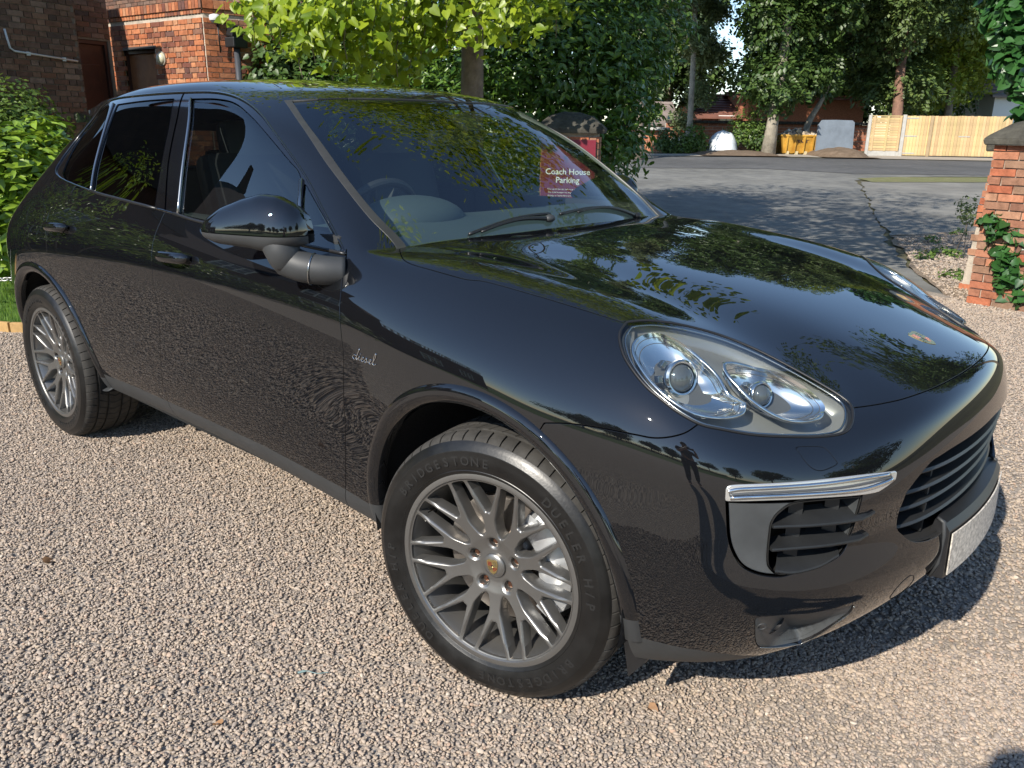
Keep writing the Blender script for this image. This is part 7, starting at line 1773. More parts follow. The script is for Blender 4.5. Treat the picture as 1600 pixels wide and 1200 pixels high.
# ------------------------------------------------------------------ headlamps
def seg_loft(name, loops, material, parent, close_first=False, close_last=False, smooth=True):
    V = []; F = []
    n = len(loops[0])
    for lp in loops: V += [tuple(p) for p in lp]
    for i in range(len(loops)-1):
        for k in range(n): F.append((i*n+k, i*n+(k+1) % n, (i+1)*n+(k+1) % n, (i+1)*n+k))
    if close_first: F.append(tuple(reversed(range(n))))
    if close_last: F.append(tuple((len(loops)-1)*n+k for k in range(n)))
    return link(name, pydata(name, V, F, smooth, 50), material, parent)
HLN = Vector((.42, -.50, .75)).normalized()
def mir(p, s): return Vector((p[0], p[1]*(-s), p[2]))      # near side has y<0 (s=-1)
lampM = region(LOW, lambda P: np.where((P[:, 0] > .15) & (P[:, 2] > .7), sd_poly(B_HL(P), p_hl), -.5)-.0030)
for s in (-1, 1):
    hl = bpy.data.objects.new('headlight', None); COL.objects.link(hl); hl.parent = car; hl.location = (.5, s*.72, .95); hl.empty_display_size = .05
    inv = Matrix.Translation(-Vector((.5, s*.72, .95)))
    def under(o): o.parent = hl; o.matrix_parent_inverse = inv; return o
    Ms = side_split(lampM, s)
    under(put('lens', Ms, LENS, None, off=-.0006, rim=False))
    # housing: dished floor a few centimetres below the lens, walls up to the edge
    P, N, T, G = compact(Ms); pr = B_HL(P); d = sd_poly(pr, p_hl)
    dep = .004+.050*np.clip(d/.030, 0, 1)**.6
    nn = np.array([HLN.x, HLN.y*(-s), HLN.z])
    me = mesh_np('housing', P-nn*dep[:, None], T, True); under(link('housing', me, HLBODY))
    # thin black seal round the lens
    edge = [Vector((p[0], -p[1], p[2])) for p in FE['hl']]; edge = crom(edge, 5, True)
    E2 = []
    for p in edge:
        q, n = surf_near(p); q = mir(q+n*.0005, s); E2.append(q)
    bm = bmesh.new(); bm_tube(bm, E2, .0032, 6, closed=True); under(link('lens_seal', from_bm('lens_seal', bm, True), DARKTRIM))
    # second inner lens line (thick edge of the polycarbonate)
    nv = Vector(nn)
    cen = sum(E2, Vector())/len(E2)
    bm = bmesh.new(); bm_tube(bm, [cen+(p-cen)*.945-nv*.006 for p in E2], .0028, 6, closed=True); under(link('lens_edge', from_bm('lens_edge', bm, True), SATIN))
    for li, key in enumerate(('L1', 'L2')):
        lp = crom([Vector((p[0], -p[1], p[2])) for p in FE[key]], 5, True, 60); lp = [mir(p, s)-nv*.012 for p in lp]
        c = sum(lp, Vector())/len(lp)
        bulb = Vector((.4585, -.8005, .977)) if li == 0 else Vector((.5800, -.6700, .944))
        if li == 0: bulb = Vector((.448, -.795, .983))
        bulb = mir(bulb, s)-nv*.030
        rim_r = .036 if li == 0 else .027
        u = nv.orthogonal().normalized(); v = nv.cross(u)
        fwd = (nv*.35+Vector((.93, -.28*(-s), .05))).normalized()
        u2 = fwd.orthogonal().normalized(); v2 = fwd.cross(u2)
        # chrome bezel
        bm = bmesh.new(); bm_tube(bm, lp, .0048 if li else .0042, 8, closed=True); under(link('bezel', from_bm('bezel', bm, True), HLREF))
        # reflector bowl from the bezel to the projector
        ang = []
        for p in lp:
            w = p-c; w -= nv*w.dot(nv); ang.append(w)
        loops = []
        for t, dn, k in ((1.0, 0, 1), (.88, .012, 1), (.70, .022, 1), (.52, .026, 1)):
            loops.append([c+(bulb+nv*.0-c)*(1-t)*.9+w*t-nv*dn for w in ang])
        seg_o = seg_loft('reflector_bowl', loops, HLREF if li == 0 else HLREF, None); under(seg_o)
        inner = loops[-1]
        for tq in (.93, .84, .76):
            bm = bmesh.new(); bm_tube(bm, [c+(bulb-c)*(1-tq)*.9+w*tq-nv*(.012*(1-tq)/.12*.8+.001) for w in ang], .0009, 4, closed=True); under(link('reflector_rib', from_bm('reflector_rib', bm, True), HLDARK))
        under(seg_loft('reflector_floor', [inner, [bulb-nv*.02+(p-bulb)*.15 for p in inner]], HLDARK, None, False, True))
        # projector: tube, ring and glass ball
        def ring(r, h, n=32): return [bulb+fwd*h+(u2*math.cos(2*math.pi*k/n)+v2*math.sin(2*math.pi*k/n))*r for k in range(n)]
        under(seg_loft('projector_body', [ring(rim_r*1.0, -.05), ring(rim_r*1.02, -.004)], HLDARK, None))
        under(seg_loft('projector_ring', [ring(rim_r*1.02, -.012), ring(rim_r*1.16, -.004), ring(rim_r*1.17, .003), ring(rim_r*1.04, .007), ring(rim_r*.93, .006), ring(rim_r*.88, -.004)], HLREF, None))
        under(seg_loft('projector_lens', [ring(rim_r*.88, -.002)]+[ring(rim_r*.88*math.cos(a), .020*math.sin(a)) for a in (.3, .6, .9, 1.2, 1.45)], HLGL, None, False, True))
        # ribbed silver shrouds beside the projector
        for q in range(4):
            bm = bmesh.new(); a0 = (.5+q*.22)*math.pi
            d_ = u2*math.cos(a0)+v2*math.sin(a0)
            ctr = bulb+d_*(rim_r*1.42)+fwd*(-.012)
            rot = Matrix((d_, fwd.cross(d_), fwd)).transposed()
            bm_box(bm, ctr, (rim_r*.34, rim_r*.46, .016), rot.to_quaternion().to_euler(), .002)
            under(link('led_block', from_bm('led_block', bm), SATIN))
# ------------------------------------------------------------------ front bumper fittings
frontM = region(LOW, lambda P: P[:, 0]-.3)
def wall_from(name, M, depth, material, parent, keep_face=False, nrm=None, rollin=0.0):
    """the cavity behind an opening: walls and a floor"""
    P, N, T, G = compact(M); E = {}
    for t in T:
        for q in range(3):
            a, b = int(t[q]), int(t[(q+1) % 3])
            if (b, a) in E: del E[(b, a)]
            else: E[(a, b)] = 1
    nn = nrm if nrm is not None else N
    P2_ = P-nn*depth; n = len(P); nT = [tuple(t+n) for t in T]
    for a, b in E: nT += [(b, a, a+n), (b, a+n, b+n)]
    me = mesh_np(name, np.concatenate([P, P2_]), np.array(nT), True); me.set_sharp_from_angle(angle=R(40))
    return link(name, me, material, parent)
for s in (-1, 1):
    MM = side_split(frontM, s); nn = np.array([.80, s*.60, 0.05])
    dr = region(MM, lambda P: sd_poly(B_IN(P), p_drl)-.0012)
    drl = put('light_bar', dr, DRLM, bumper, off=-.0025, depth=.02)
    # clear ribbed strip: three long bars of glass and metal
    top = [Vector((p[0], -p[1], p[2])) for p in FE['drl'][:6]]; bot = [Vector((p[0], -p[1], p[2])) for p in FE['drl'][11:5:-1]]
    for fr_v, mt, rad in ((.20, HLREF, .0042), (.48, HLDARK, .0028), (.72, HLREF, .0045)):
        line = []
        A = crom(top, 8); B = crom(bot, 8); m_ = min(len(A), len(B))
        for k in range(int(m_*.04), int(m_*.97)):
            q = A[int(k*(len(A)-1)/(m_-1))].lerp(B[int(k*(len(B)-1)/(m_-1))], fr_v); h, nrm_ = surf_near(q); line.append(mir(h+nrm_*.0035, s))
        bm = bmesh.new(); bm_tube(bm, line, rad, 8); link('light_rib', from_bm('light_rib', bm, True), mt, bumper)
    frm = region(MM, lambda P: sd_poly(B_IN(P), p_int)-.001, lambda P: -sd_poly(B_IN(P), p_hole)-.0)
    put('intake_surround', frm, INTAKE, bumper, off=.006, depth=.05, roll=.002)
    hole = region(MM, lambda P: sd_poly(B_IN(P), p_hole)+.002)
    wall_from('air_intake', hole, .10, VOID, bumper, nrm=nn)
    # slats: blades that stick out past the opening
    for key, w in (('slat1', .060), ('slat2', .060), ('slat3', .045)):
        pts = [Vector((p[0], -p[1], p[2])) for p in FE[key]]
        h = len(pts)//2
        if key == 'slat2': up_l, lo_l = pts[:5], [pts[8], pts[7], pts[6], pts[5], pts[4]]
        elif key == 'slat3': up_l, lo_l = pts[1:5], [pts[0], pts[7], pts[6], pts[5]]
        else: up_l, lo_l = pts[:6], [pts[9], pts[8], pts[7], pts[7].lerp(pts[6], .6), pts[6], pts[5]]
        up_l = crom(up_l, 4); lo_l = crom(lo_l, 4); m_ = min(len(up_l), len(lo_l)); V, F = [], []
        out = Vector((.80, -.60, 0))
        for k in range(m_):
            a = up_l[int(k*(len(up_l)-1)/(m_-1))]; b_ = lo_l[int(k*(len(lo_l)-1)/(m_-1))]
            proud = -.006-.010*math.sin(min(1, k/(m_-1)*1.15)*math.pi)
            a2 = a-out*(.045); fr_p = b_-out*proud*.3
            zt = b_.z+.0045
            V += [mir(v, s) for v in (Vector((a2.x, a2.y, max(a.z-.006, zt))), Vector((fr_p.x, fr_p.y, zt)), Vector((fr_p.x+.001, fr_p.y-.001, b_.z+.001)), fr_p-Vector((0, 0, .0025)), a2-Vector((0, 0, .012)))]
        for k in range(m_-1):
            for j in range(4): F.append((k*5+j, k*5+j+1, (k+1)*5+j+1, (k+1)*5+j))
        F.append((0, 1, 2, 3, 4)); F.append(tuple((m_-1)*5+j for j in (4, 3, 2, 1, 0)))
        link('intake_slat', pydata('intake_slat', V, F, True, 30), SLATM, bumper)
    for t in (.35, .80):
        a = Vector(FE['hole'][3]).lerp(Vector(FE['hole'][11]), t); a.y = -a.y
        bm = bmesh.new(); bm_box(bm, mir(a-Vector((.8, -.6, 0))*.035, s), (.03, .016, .15), Euler((0, 0, s*-.6))); link('slat_upright', from_bm('slat_upright', bm), SLATM, bumper)
    fo = region(MM, lambda P: sd_poly(B_IN(P), p_fog)-.001)
    # fog lamp pocket: grey tray that deepens towards the lamp
    P, N, T, G = compact(fo); lampc = Vector((.7066, -.7141, .4198))
    dd = np.clip((P[:, 0]-.675)/.04, 0, 1)*np.clip((.80-P[:, 0])/.10, 0, 1)*.045+.003
    edge_d = sd_poly(B_IN(P), p_fog); dd = .002+(dd-.002)*np.clip(edge_d/.008, 0, 1)
    link('fog_lamp_pocket', mesh_np('fog_lamp_pocket', P-N*dd[:, None], T, True), INTAKE, bumper)
    fe = [mir(Vector((p[0], -p[1], p[2])), s) for p in FE['fog'][5:12]]; L3 = []
    for p in crom(fe, 4):
        q, n_q = surf_near(Vector((p.x, -abs(p.y), p.z))); L3.append(mir(q+n_q*.0006, s))
    bm = bmesh.new(); bm_tube(bm, L3, .0016, 5); link('fog_edge_highlight', from_bm('fog_edge_highlight', bm, True), SATIN, bumper)  # thin silver line added along the lower pocket edge as its highlight
    c = mir(lampc, s); fwd = Vector((.93, s*.30, .0)).normalized(); u2 = Vector((0, 0, 1)); v2 = fwd.cross(u2)
    def ring2(r, h, n=28): return [c-fwd*.046+fwd*h+(u2*math.cos(2*math.pi*k/n)+v2*math.sin(2*math.pi*k/n))*r for k in range(n)]
    seg_loft('fog_lamp', [ring2(.040, -.02), ring2(.040, .012), ring2(.036, .017), ring2(.034, .008)], DARKTRIM, bumper)
    seg_loft('fog_lamp_lens', [ring2(.034, .008), ring2(.022, .012), ring2(.008, .014)], HLGL, bumper, False, True)
    q, nrm_ = surf_near(Vector((.6719, -.7656, .4395))); q = mir(q+nrm_*.0005, s); nv = mir(nrm_, s)
    u3 = nv.orthogonal().normalized(); v3 = nv.cross(u3)
    bm = bmesh.new(); bm_tube(bm, [q+(u3*math.cos(a)+v3*math.sin(a))*.0105 for a in [2*math.pi*k/20 for k in range(20)]], .0014, 6, closed=True)
    link('parking_sensor', from_bm('parking_sensor', bm, True), CLAD, bumper)
    # towing-eye cover
    q0 = Vector((.8528, -.4097, .4503)); ringp = []
    for k in range(28):
        a = 2*math.pi*k/28; q, nrm_ = surf_near(q0+Vector((0, .041*math.cos(a), .041*math.sin(a)))); ringp.append(mir(q+nrm_*.0002, s))
    if s < 0:
        bm = bmesh.new(); bm_tube(bm, ringp, .0011, 5, closed=True); link('towing_cover', from_bm('towing_cover', bm, True), VOID, bumper)
# centre grille
gr = region(frontM, lambda P: np.where(P[:, 0] > .75, sd_poly(wz(P), p_gril), -.5)+.002)
wall_from('grille_cavity', gr, .09, VOID, bumper, nrm=np.array([1., 0, 0]))
for zc, hw in ((.735, .425), (.690, .455), (.645, .462), (.600, .455)):
    V, F = [], []; n = 40
    for k in range(n+1):
        y = -hw+2*hw*k/n; e = 1-abs(2*k/n-1)**8
        q, nrm_ = surf_near(Vector((.9, y, zc)))
        r_ = bvh_all.ray_cast(Vector((2, y, zc)), Vector((-1, 0, 0))); xs = r_[0].x if r_[0] else q.x
        x0 = xs-.010-.02*(1-e); d_ = .055
        V += [(x0-d_, y, zc+.016), (x0-.004, y, zc+.006), (x0, y, zc), (x0-.004, y, zc-.005), (x0-d_, y, zc-.004)]
    for k in range(n):
        for j in range(4): F.append((k*5+j, (k+1)*5+j, (k+1)*5+j+1, k*5+j+1))
    F.append((4, 3, 2, 1, 0)); F.append(tuple(n*5+j for j in (0, 1, 2, 3, 4)))
    link('grille_slat', pydata('grille_slat', V, F, True, 30), SLATM, bumper)
bm = bmesh.new()
for y in (-.30, -.1, .1, .30): bm_box(bm, (.835, y, .665), (.05, .014, .22))
link('grille_uprights', from_bm('grille_uprights', bm), SLATM, bumper)['kind'] = 'stuff'
# number plate on its curved black plinth
V, F = [], []; n = 24
def platex(y, z): return .943-.30*y*y-(z-.49)*.03
for k in range(n+1):
    y = -.272+.544*k/n
    V += [(.88, y, .582), (platex(y, .58)-.014, y, .578), (platex(y, .56)-.003, y, .560), (platex(y, .5)-.003, y, .50), (platex(y, .43)-.003, y, .432), (.85, y, .425)]
for k in range(n):
    for j in range(5): F.append((k*6+j, (k+1)*6+j, (k+1)*6+j+1, k*6+j+1))
F.append(tuple(reversed(range(6)))); F.append(tuple(n*6+j for j in range(6)))
link('plate_plinth', pydata('plate_plinth', V, F, True, 30), DARKTRIM, bumper)
V, F = [], []
for k in range(n+1):
    y = -.262+.524*k/n
    for z, o in ((.5525, 0), (.5520, .0030), (.441, .0030), (.4405, 0)): V.append((platex(y, z)+o, y, z))
for k in range(n):
    for j in range(3): F.append((k*4+j, (k+1)*4+j, (k+1)*4+j+1, k*4+j+1))
F.append((3, 2, 1, 0)); F.append(tuple(n*4+j for j in range(4)))
link('number_plate', pydata('number_plate', V, F, True, 30), PLATE, bumper)
bm = bmesh.new()
for sy in (-1, 1):
    bm_tube(bm, [(.885, sy*.272, .588), (.900, sy*.272, .580), (.906, sy*.272, .545), (.904, sy*.272, .47), (.89, sy*.272, .428)], [.004, .006, .005, .005, .004], 8)
link('plate_bracket_ends', from_bm('plate_bracket_ends', bm, True), CLAD, bumper)['kind'] = 'stuff'
# deflectors in front of the front wheels
for s in (-1, 1):
    bm = bmesh.new(); bm_prism(bm, [(.345, .30), (.45, .29), (.415, .23), (.372, .170)], s*.80, s*.815, 'Y'); link('air_deflector', from_bm('air_deflector', bm), DARKTRIM, bumper)
# crest on the nose
q, nrm_ = surf_top(.718, 0)
t_x = Vector((0, 1, 0)); t_z = nrm_.cross(t_x).normalized()*1
if t_z.x > 0: t_z = -t_z
crest = bpy.data.objects.new('crest', None); COL.objects.link(crest); crest.parent = car; crest.empty_display_size = .03
Mx = Matrix((( 1, 0, 0), (0, 1, 0), (0, 0, 1))).to_4x4()
ex = t_x; ey = -nrm_; ez = ex.cross(ey)
if ez.x > 0: ex = -ex; ez = ex.cross(ey)
crest.matrix_local = Matrix(((ex.x, ey.x, ez.x, q.x), (ex.y, ey.y, ez.y, q.y), (ex.z, ey.z, ez.z, q.z), (0, 0, 0, 1)))
for nm, me, mt in crest_parts(.058, .072): link(nm, me, mt, crest)
# ------------------------------------------------------------------ trims round the side glass
def strip(name, pts, w, mt, parent, side, h=.001, closed=False, n=6):
    line = []
    for x, z in pts:
        q, nrm_ = surf_side(x, z, side)
        if q is None: continue
        line.append(q+nrm_*h)
    bm = bmesh.new(); bm_tube(bm, line, w, n, closed=closed)
    return link(name, from_bm(name, bm, True), mt, parent)
for s in (-1, 1):
    d1, d2, f = DOORS[s]
    dd = [p for p in p_dlo]
    front = [p for p in dd if p[0] > -1.68 and p[1] > 1.15]
    strip('window_surround', [p for p in dd], .0042, PAINT_PIANO, shell, s, -.001, True)
    belt = sorted([p for p in dd if p[1] < 1.128-.0475*(p[0]+.63)+.012], key=lambda p: p[0])
    strip('belt_moulding', [p for p in belt if p[0] > -1.66 and p[1] < 1.185], .0060, DARKTRIM, d1, s, .001)
    strip('belt_moulding', [p for p in belt if p[0] < -1.69], .0060, DARKTRIM, d2, s, .001)
    def edge(P2l, n=8): return crom([Vector((a, b_, 0)) for a, b_ in P2l], 5)
    gfr = [(-1.5774, 1.180), (-1.6544, 1.3632), (-1.735, 1.50), (-1.8089, 1.5832)]
    strip('window_seal', [(v.x, v.y) for v in edge(gfr)], .0058, SATIN, d1, s, .0005)
    strip('quarter_divider', [(-.845, 1.150), (-.885, 1.22), (-.945, 1.325)], .0072, SATIN, d1, s, .0005)
    strip('window_seal', [(v.x, v.y) for v in edge([(-2.335, 1.222), (-2.402, 1.312), (-2.470, 1.434), (-2.53, 1.555), (-2.545, 1.575)])], .0052, SATIN, d2, s, .0005)
    # door handles
    for x0, z0, par in ((-1.505, 1.040, d1), (-2.52, 1.063, d2)):
        q, nrm_ = surf_side(x0, z0, s); hp = []
        bm = bmesh.new()
        for k in range(15):
            t = k/14*2-1; x = x0+t*.104; e = math.sqrt(max(0, 1-t**6))
            qq, _ = surf_side(x, z0, s); hp.append((x, qq.y+s*(.004+.026*math.sqrt(max(0, 1-abs(t)**3.2))), z0+.004*t))
        rads = [.0085+.0095*math.sqrt(max(0, 1-(k/14*2-1)**4)) for k in range(15)]
        bm_tube(bm, hp, rads, 12)
        for v in bm.verts: v.co.z = z0+(v.co.z-z0)*1.15
        link('door_handle', from_bm('door_handle', bm, True), PAINT, par)
        bm = bmesh.new()   # finger recess: shallow dark dish
        rows = []
        for i, rr in enumerate((1.0, .8, .5, .15)):
            ringv = []
            for k in range(24):
                a = 2*math.pi*k/24; x = x0+.004+.05*rr*math.cos(a); z = z0-.012+.026*rr*math.sin(a); qq, nq = surf_side(x, z, s)
                ringv.append(bm.verts.new((x, qq.y+s*.0012-s*0, z)))
            rows.append(ringv)
        for i in range(3):
            for k in range(24): bm.faces.new((rows[i][k], rows[i][(k+1) % 24], rows[i+1][(k+1) % 24], rows[i+1][k]))
        bm.faces.new(rows[3]); link('handle_recess', from_bm('handle_recess', bm, True), PAINT_PIANO, par)
    # door crease: fine raised line low on the doors
    cz = [(-2.40, .541), (-2.1, .533), (-1.792, .527), (-1.2, .5245)]
# ------------------------------------------------------------------ mirrors
MT = [(-.0113, 1.201), (-.0019, 1.2453), (.0234, 1.2745), (.0687, 1.2941), (.1288, 1.299), (.1897, 1.2842), (.2597, 1.2597), (.3087, 1.2317), (.3319, 1.2119), (.3453, 1.1981)]
MB_ = [(-.0085, 1.1629), (.0377, 1.1474), (.0826, 1.1330), (.1155, 1.1350), (.1482, 1.141), (.2039, 1.1453), (.2721, 1.149), (.324, 1.1614), (.3453, 1.1792)]
for s in (-1, 1):
    A = Vector((-.70, -.955, 0)); e = Vector((-.33, -.130, 0)).normalized(); nb = Vector((.3665, -.9304, 0))
    if s > 0: A = Vector((-.84, -.955, 0)); e = Vector((-1, 0, 0)); nb = Vector((0, -1, 0))      # the far one is folded in
    def mk(u, z, o): p = A+e*u+nb*o; return mir(Vector((p.x, p.y, z)), s)
    NU, NV = 36, 20
    def dome(u):
        t = min(max((u+.0113)/(.3566), 0), 1); return .085*(max(0, 1-(2*t-1)**4))**.5*(1.0-.15*t)
    def prof(u):
        zt = float(np.interp(u, [a for a, _ in MT], [b_ for _, b_ in MT])); zb = float(np.interp(u, [a for a, _ in MB_], [b_ for _, b_ in MB_])); zs = 1.1885
        return zt, zs, zb
    us = [-.0113+.3566*(1-math.cos(math.pi*k/NU))/2 for k in range(NU+1)]
    for part, mt in (('mirror_cap', PAINT), ('mirror_base_shell', CLAD)):
        V, F = [], []
        for u in us:
            zt, zs, zb = prof(u); d_ = dome(u)
            for j in range(NV+1):
                if part == 'mirror_cap':
                    a = math.pi/2*j/NV*1.0; h = zs+(zt-zs)*math.sin(a); o = d_*math.cos(a)**.8 if a < math.pi/2-1e-6 else 0
                else:
                    a = math.pi/2*j/NV; h = zs-.003-(zs-.003-zb)*math.sin(a); o = (d_*.985)*(math.cos(a)**.7 if a < math.pi/2-1e-6 else 0)
                V.append(mk(u, h, o))
            zm = zt if part == 'mirror_cap' else zb
            V.append(mk(u, zm+(zs-zm)*.15, -.03)); V.append(mk(u, zs, -.032))
        m_ = NV+3
        for i in range(NU):
            for j in range(m_-1): F.append((i*m_+j, i*m_+j+1, (i+1)*m_+j+1, (i+1)*m_+j))
        o = link(part, pydata(part, V, F, True, 60), mt, DOORS[s][0])
    # arm and foot
    bm = bmesh.new()
    path = [mk(.075, 1.165, .02), mk(.060, 1.135, .022), mir(Vector((-.750, -.985, 1.112)), s), mir(Vector((-.700, -.962, 1.096)), s), mir(Vector((-.655, -.925, 1.088)), s), mir(Vector((-.62, -.88, 1.085)), s)]
    pp = crom(path, 5); nn_ = len(pp)
    bm_tube(bm, pp, [.052-.012*(k/(nn_-1)) for k in range(nn_)], 28)
    link('mirror_arm', from_bm('mirror_arm', bm, True), CLAD, DOORS[s][0])
    k0 = int(nn_*.66); t_ = (pp[k0+1]-pp[k0-1]).normalized(); uu = t_.orthogonal().normalized(); vv = t_.cross(uu)
    bm = bmesh.new(); bm_tube(bm, [pp[k0]+(uu*math.cos(2*math.pi*k/28)+vv*math.sin(2*math.pi*k/28))*.0450 for k in range(28)], .0024, 6, closed=True)
    link('mirror_arm_ring', from_bm('mirror_arm_ring', bm, True), SATIN, DOORS[s][0])
# ------------------------------------------------------------------ badge, wipers, spoiler, aerial
GL = {'d': [[(.30, .28), (.12, .30), (.03, .14), (.14, .0), (.30, .10), (.52, .75)], [(.40, .40), (.30, .12), (.42, .0)]], 'i': [[(.0, .05), (.14, .30), (.08, .02), (.20, .06)], [(.20, .44), (.21, .46)]],
      'e': [[(.0, .08), (.20, .18), (.24, .29), (.13, .28), (.07, .08), (.20, .0), (.32, .1)]], 's': [[(.0, .08), (.16, .31), (.22, .12), (.12, .0), (.02, .05)], [(.12, .0), (.30, .1)]],
      'l': [[(.0, .08), (.20, .42), (.24, .74), (.15, .66), (.07, .08), (.16, .0), (.30, .1)]]}
bm = bmesh.new(); x = 0.0; sc_ = .053
for ch, adv in (('d', .42), ('i', .20), ('e', .31), ('s', .28), ('e', .31), ('l', .3)):
    for st in GL[ch]:
        pts = crom([Vector((a, b_, 0)) for a, b_ in st], 4); L3 = []
        for p in pts:
            wx = -.5095+(x+p.x+p.y*.18)*sc_*1.12; wz_ = .8585+p.y*sc_*.9
            q, nrm_ = surf_side(wx, wz_, -1); L3.append(q+nrm_*.0015)
        bm_tube(bm, L3, .0014, 5)
    x += adv
link('diesel_lettering', from_bm('diesel_lettering', bm, True), CHROME, DOORS[-1][2])['kind'] = 'stuff'
def wiper(pv, tip, a, b_, nm):
    g = bpy.data.objects.new('wiper', None); COL.objects.link(g); g.parent = car; g.empty_display_size = .05
    def on(x, y, h):
        q, n = surf_top(x, y); return q+Vector((-.25, 0, .97))*h
    bm = bmesh.new(); n = 12; L3 = [on(pv[0]+(tip[0]-pv[0])*k/n, pv[1]+(tip[1]-pv[1])*k/n, .006+.007*math.sin(math.pi*k/n)) for k in range(n+1)]
    bm_tube(bm, L3, [.008-.004*k/n for k in range(n+1)], 8); link('wiper_arm', from_bm('wiper_arm', bm, True), WIPER, g)
    bm = bmesh.new(); L3 = [on(a[0]+(b_[0]-a[0])*k/20, a[1]+(b_[1]-a[1])*k/20, .004) for k in range(21)]
    bm_tube(bm, L3, .0055, 6); link('wiper_blade', from_bm('wiper_blade', bm, True), WIPER, g)
    bm = bmesh.new(); bmesh.ops.create_uvsphere(bm, u_segments=16, v_segments=10, radius=.017, matrix=Matrix.Translation(on(pv[0], pv[1], .008)) @ Matrix.Diagonal((1, 1.3, .8, 1)))
    link('wiper_pivot', from_bm('wiper_pivot', bm, True), CLAD if nm else WIPER, g)
wiper((-.466, -.13, 0), (-.502, -.43, 0), (-.484, -.11, 0), (-.514, -.475, 0), 1)
wiper((-.505, .47, 0), (-.476, .04, 0), (-.510, .40, 0), (-.478, -.06, 0), 0)
bm = bmesh.new(); V = []
n = 16; F = []
for k in range(n+1):
    y = -.54+1.08*k/n; xx = -3.05-.03*(1-(y/.54)**2); q, _ = surf_top(xx, y)
    V += [(xx, y, q.z+.004), (xx-.24, y*.97, 1.548+.02*(1-(y/.54)**2)), (xx-.262, y*.965, 1.530), (xx-.235, y*.97, 1.495), (xx-.03, y, 1.50)]
for k in range(n):
    for j in range(5): F.append((k*5+j, k*5+(j+1) % 5, (k+1)*5+(j+1) % 5, (k+1)*5+j))
F.append((0, 1, 2, 3, 4)[::-1]); F.append(tuple(n*5+j for j in range(5)))
link('roof_spoiler', pydata('roof_spoiler', V, F, True, 50), PAINT, car); bm.free()
# ------------------------------------------------------------------ cabin
def cab(name, bm, mt, smooth=True, ang=35): return link(name, from_bm(name, bm, smooth, ang), mt, interior)
interior = bpy.data.objects.new('cabin', None); COL.objects.link(interior); interior.parent = car; interior.empty_display_size = .1
V, F = [], []; nx, ny = 16, 40
for i in range(nx+1):
    for j in range(ny+1):
        x = -.50-.62*i/nx; y = -.72+1.44*j/ny; t = i/nx
        z = 1.115+.055*math.sin(min(1, t*1.4)*math.pi/2)-.30*max(0, (t-.8)/.2)**2
        z += .075*math.exp(-((y+.37)/.20)**2*1.0)*math.exp(-((x+.90)/.15)**2)
        V.append((x, y, z))
for i in range(nx):
    for j in range(ny): a = i*(ny+1)+j; F.append((a, a+1, a+ny+2, a+ny+1))
link('dashboard', pydata('dashboard', V, F, True), DASHM, interior)
bm = bmesh.new()
def dome_(c, s_, rot=None):
    m = Matrix.Translation(c) @ (rot.to_matrix().to_4x4() if rot else Matrix.Identity(4)) @ Matrix.Diagonal((*s_, 1)); bmesh.ops.create_uvsphere(bm, u_segments=32, v_segments=16, radius=1, matrix=m)
dome_(Vector((-.90, -.37, 1.175)), (.16, .215, .085)); cab('instrument_hood', bm, DASHM)
bm = bmesh.new(); n = 48; rt = Euler((0, R(-62), 0)).to_matrix(); c = Vector((-1.11, -.37, 1.135))
bm_tube(bm, [c+rt@Vector((.185*math.cos(2*math.pi*k/n), .185*math.sin(2*math.pi*k/n), 0)) for k in range(n)], .016, 10, closed=True)
for a in (0, 180, 250, 290): bm_tube(bm, [c, c+rt@Vector((.18*math.cos(R(a+90)), .18*math.sin(R(a+90)), 0))], .014, 6)
dome_(c, (.05, .07, .07)); cab('steering_wheel', bm, SEATM)
for y in (-.37, .37):
    bm = bmesh.new()
    bm_box(bm, (-1.55, y, .78), (.52, .50, .16), Euler((0, R(-6), 0)), .05); cab('front_seat_base', bm, SEATM)
    bm = bmesh.new(); bm_box(bm, (-1.82, y, 1.08), (.14, .50, .62), Euler((0, R(-16), 0)), .06); bm_box(bm, (-1.90, y, 1.41), (.10, .28, .20), Euler((0, R(-10), 0)), .045); cab('front_seat_back', bm, SEATM)
bm = bmesh.new(); bm_box(bm, (-2.62, 0, .95), (.16, 1.3, .66), Euler((0, R(-20), 0)), .05); bm_box(bm, (-2.42, 0, .70), (.5, 1.3, .16), None, .05)
for y in (-.42, 0, .42): bm_box(bm, (-2.72, y, 1.30), (.09, .26, .14), None, .03)
cab('rear_seat', bm, SEATM)
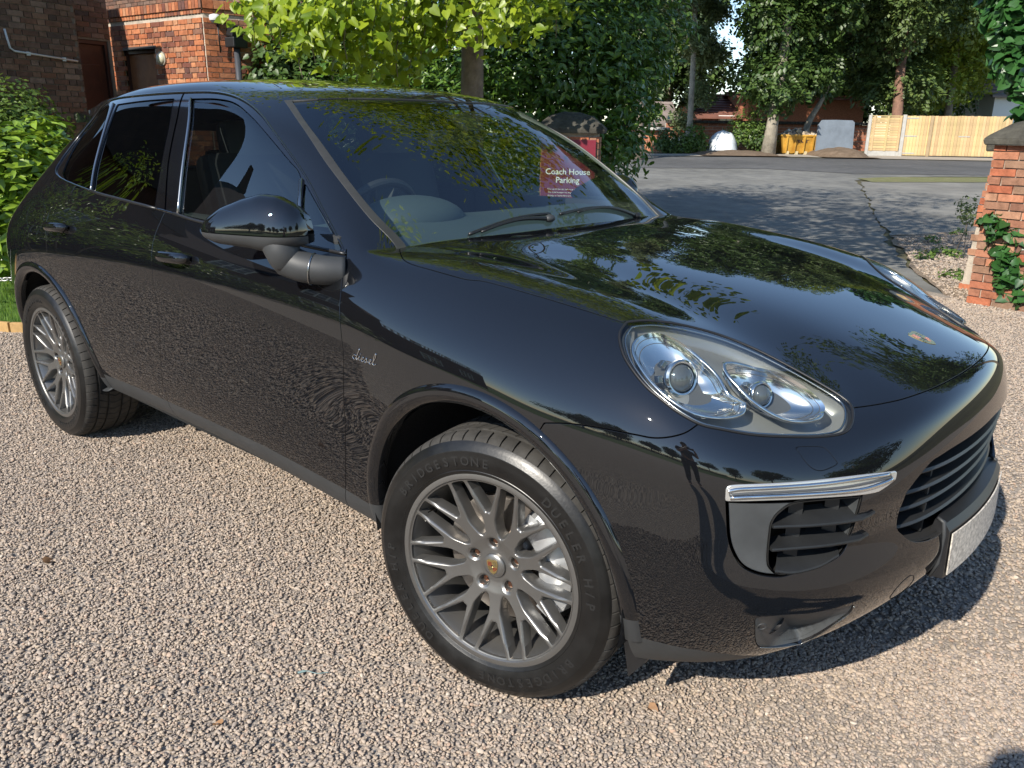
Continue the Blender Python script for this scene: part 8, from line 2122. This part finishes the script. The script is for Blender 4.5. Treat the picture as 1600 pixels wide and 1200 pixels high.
bm = bmesh.new(); bm_box(bm, (-1.06, 0, 1.445), (.035, .24, .07), Euler((0, R(8), R(-6))), .015); bm_tube(bm, [(-1.05, 0, 1.47), (-1.0, 0, 1.52)], .012, 6); bm_box(bm, (-.985, 0, 1.50), (.11, .10, .03), Euler((0, R(33), 0)), .01)
cab('rear_view_mirror', bm, DARKTRIM)
bm = bmesh.new(); bm_box(bm, (-1.7, 0, .55), (2.4, 1.4, .06)); cab('cabin_floor', bm, CABIN, False)
for s in (-1, 1):
    bm = bmesh.new(); bm_box(bm, (-1.20, s*.83, .93), (1.05, .05, .50), None, .02); cab('door_lining', bm, CABIN, False)
    bm = bmesh.new(); bm_box(bm, (-2.15, s*.83, .93), (.75, .05, .50), None, .02); cab('door_lining', bm, CABIN, False)

# ------------------------------------------------------------------ small litter on the gravel
DRY = mat('dry_leaf_brown', (.24, .13, .06), rough=.7, var=.3, vscale=30)
for k, (px_, py_, s_, lab) in enumerate([(1012, 1112, .035, 'small curled orange-brown leaf on the gravel below the front bumper'), (70, 885, .04, 'dark dead leaf on the gravel at the left'), (345, 1140, .028, 'tiny leaf scrap low in the middle of the gravel')]):
    p = gp(px_, py_, .012); V_ = LEAF_HEART[0]*s_; o = link('dry_leaf', pydata('dry_leaf', [(v[0], v[1], v[2]*1.5+abs(v[1])*.5+.002) for v in V_], LEAF_HEART[1]), DRY)
    o.location = p; o.rotation_euler = (.25*math.sin(k), .2, k*1.7); tag(o, lab, 'leaf', 'dry leaves lying on the gravel')
p = gp(485, 1058, .010); bm = bmesh.new(); L_ = crom([Vector((-.035, 0, .004)), Vector((-.01, .006, .006)), Vector((.02, -.003, .005)), Vector((.05, .004, .004))], 4); bm_tube(bm, L_, [.0035]*4+[.0012]*(len(L_)-4), 6)
o = link('thread', from_bm('thread', bm), mat('blue_green_thread', (.16, .24, .24), rough=.6)); o.location = p; o.rotation_euler = (0, 0, YAW*-1); tag(o, 'short blue-green plastic thread lying on the gravel left of the front wheel', 'thread')
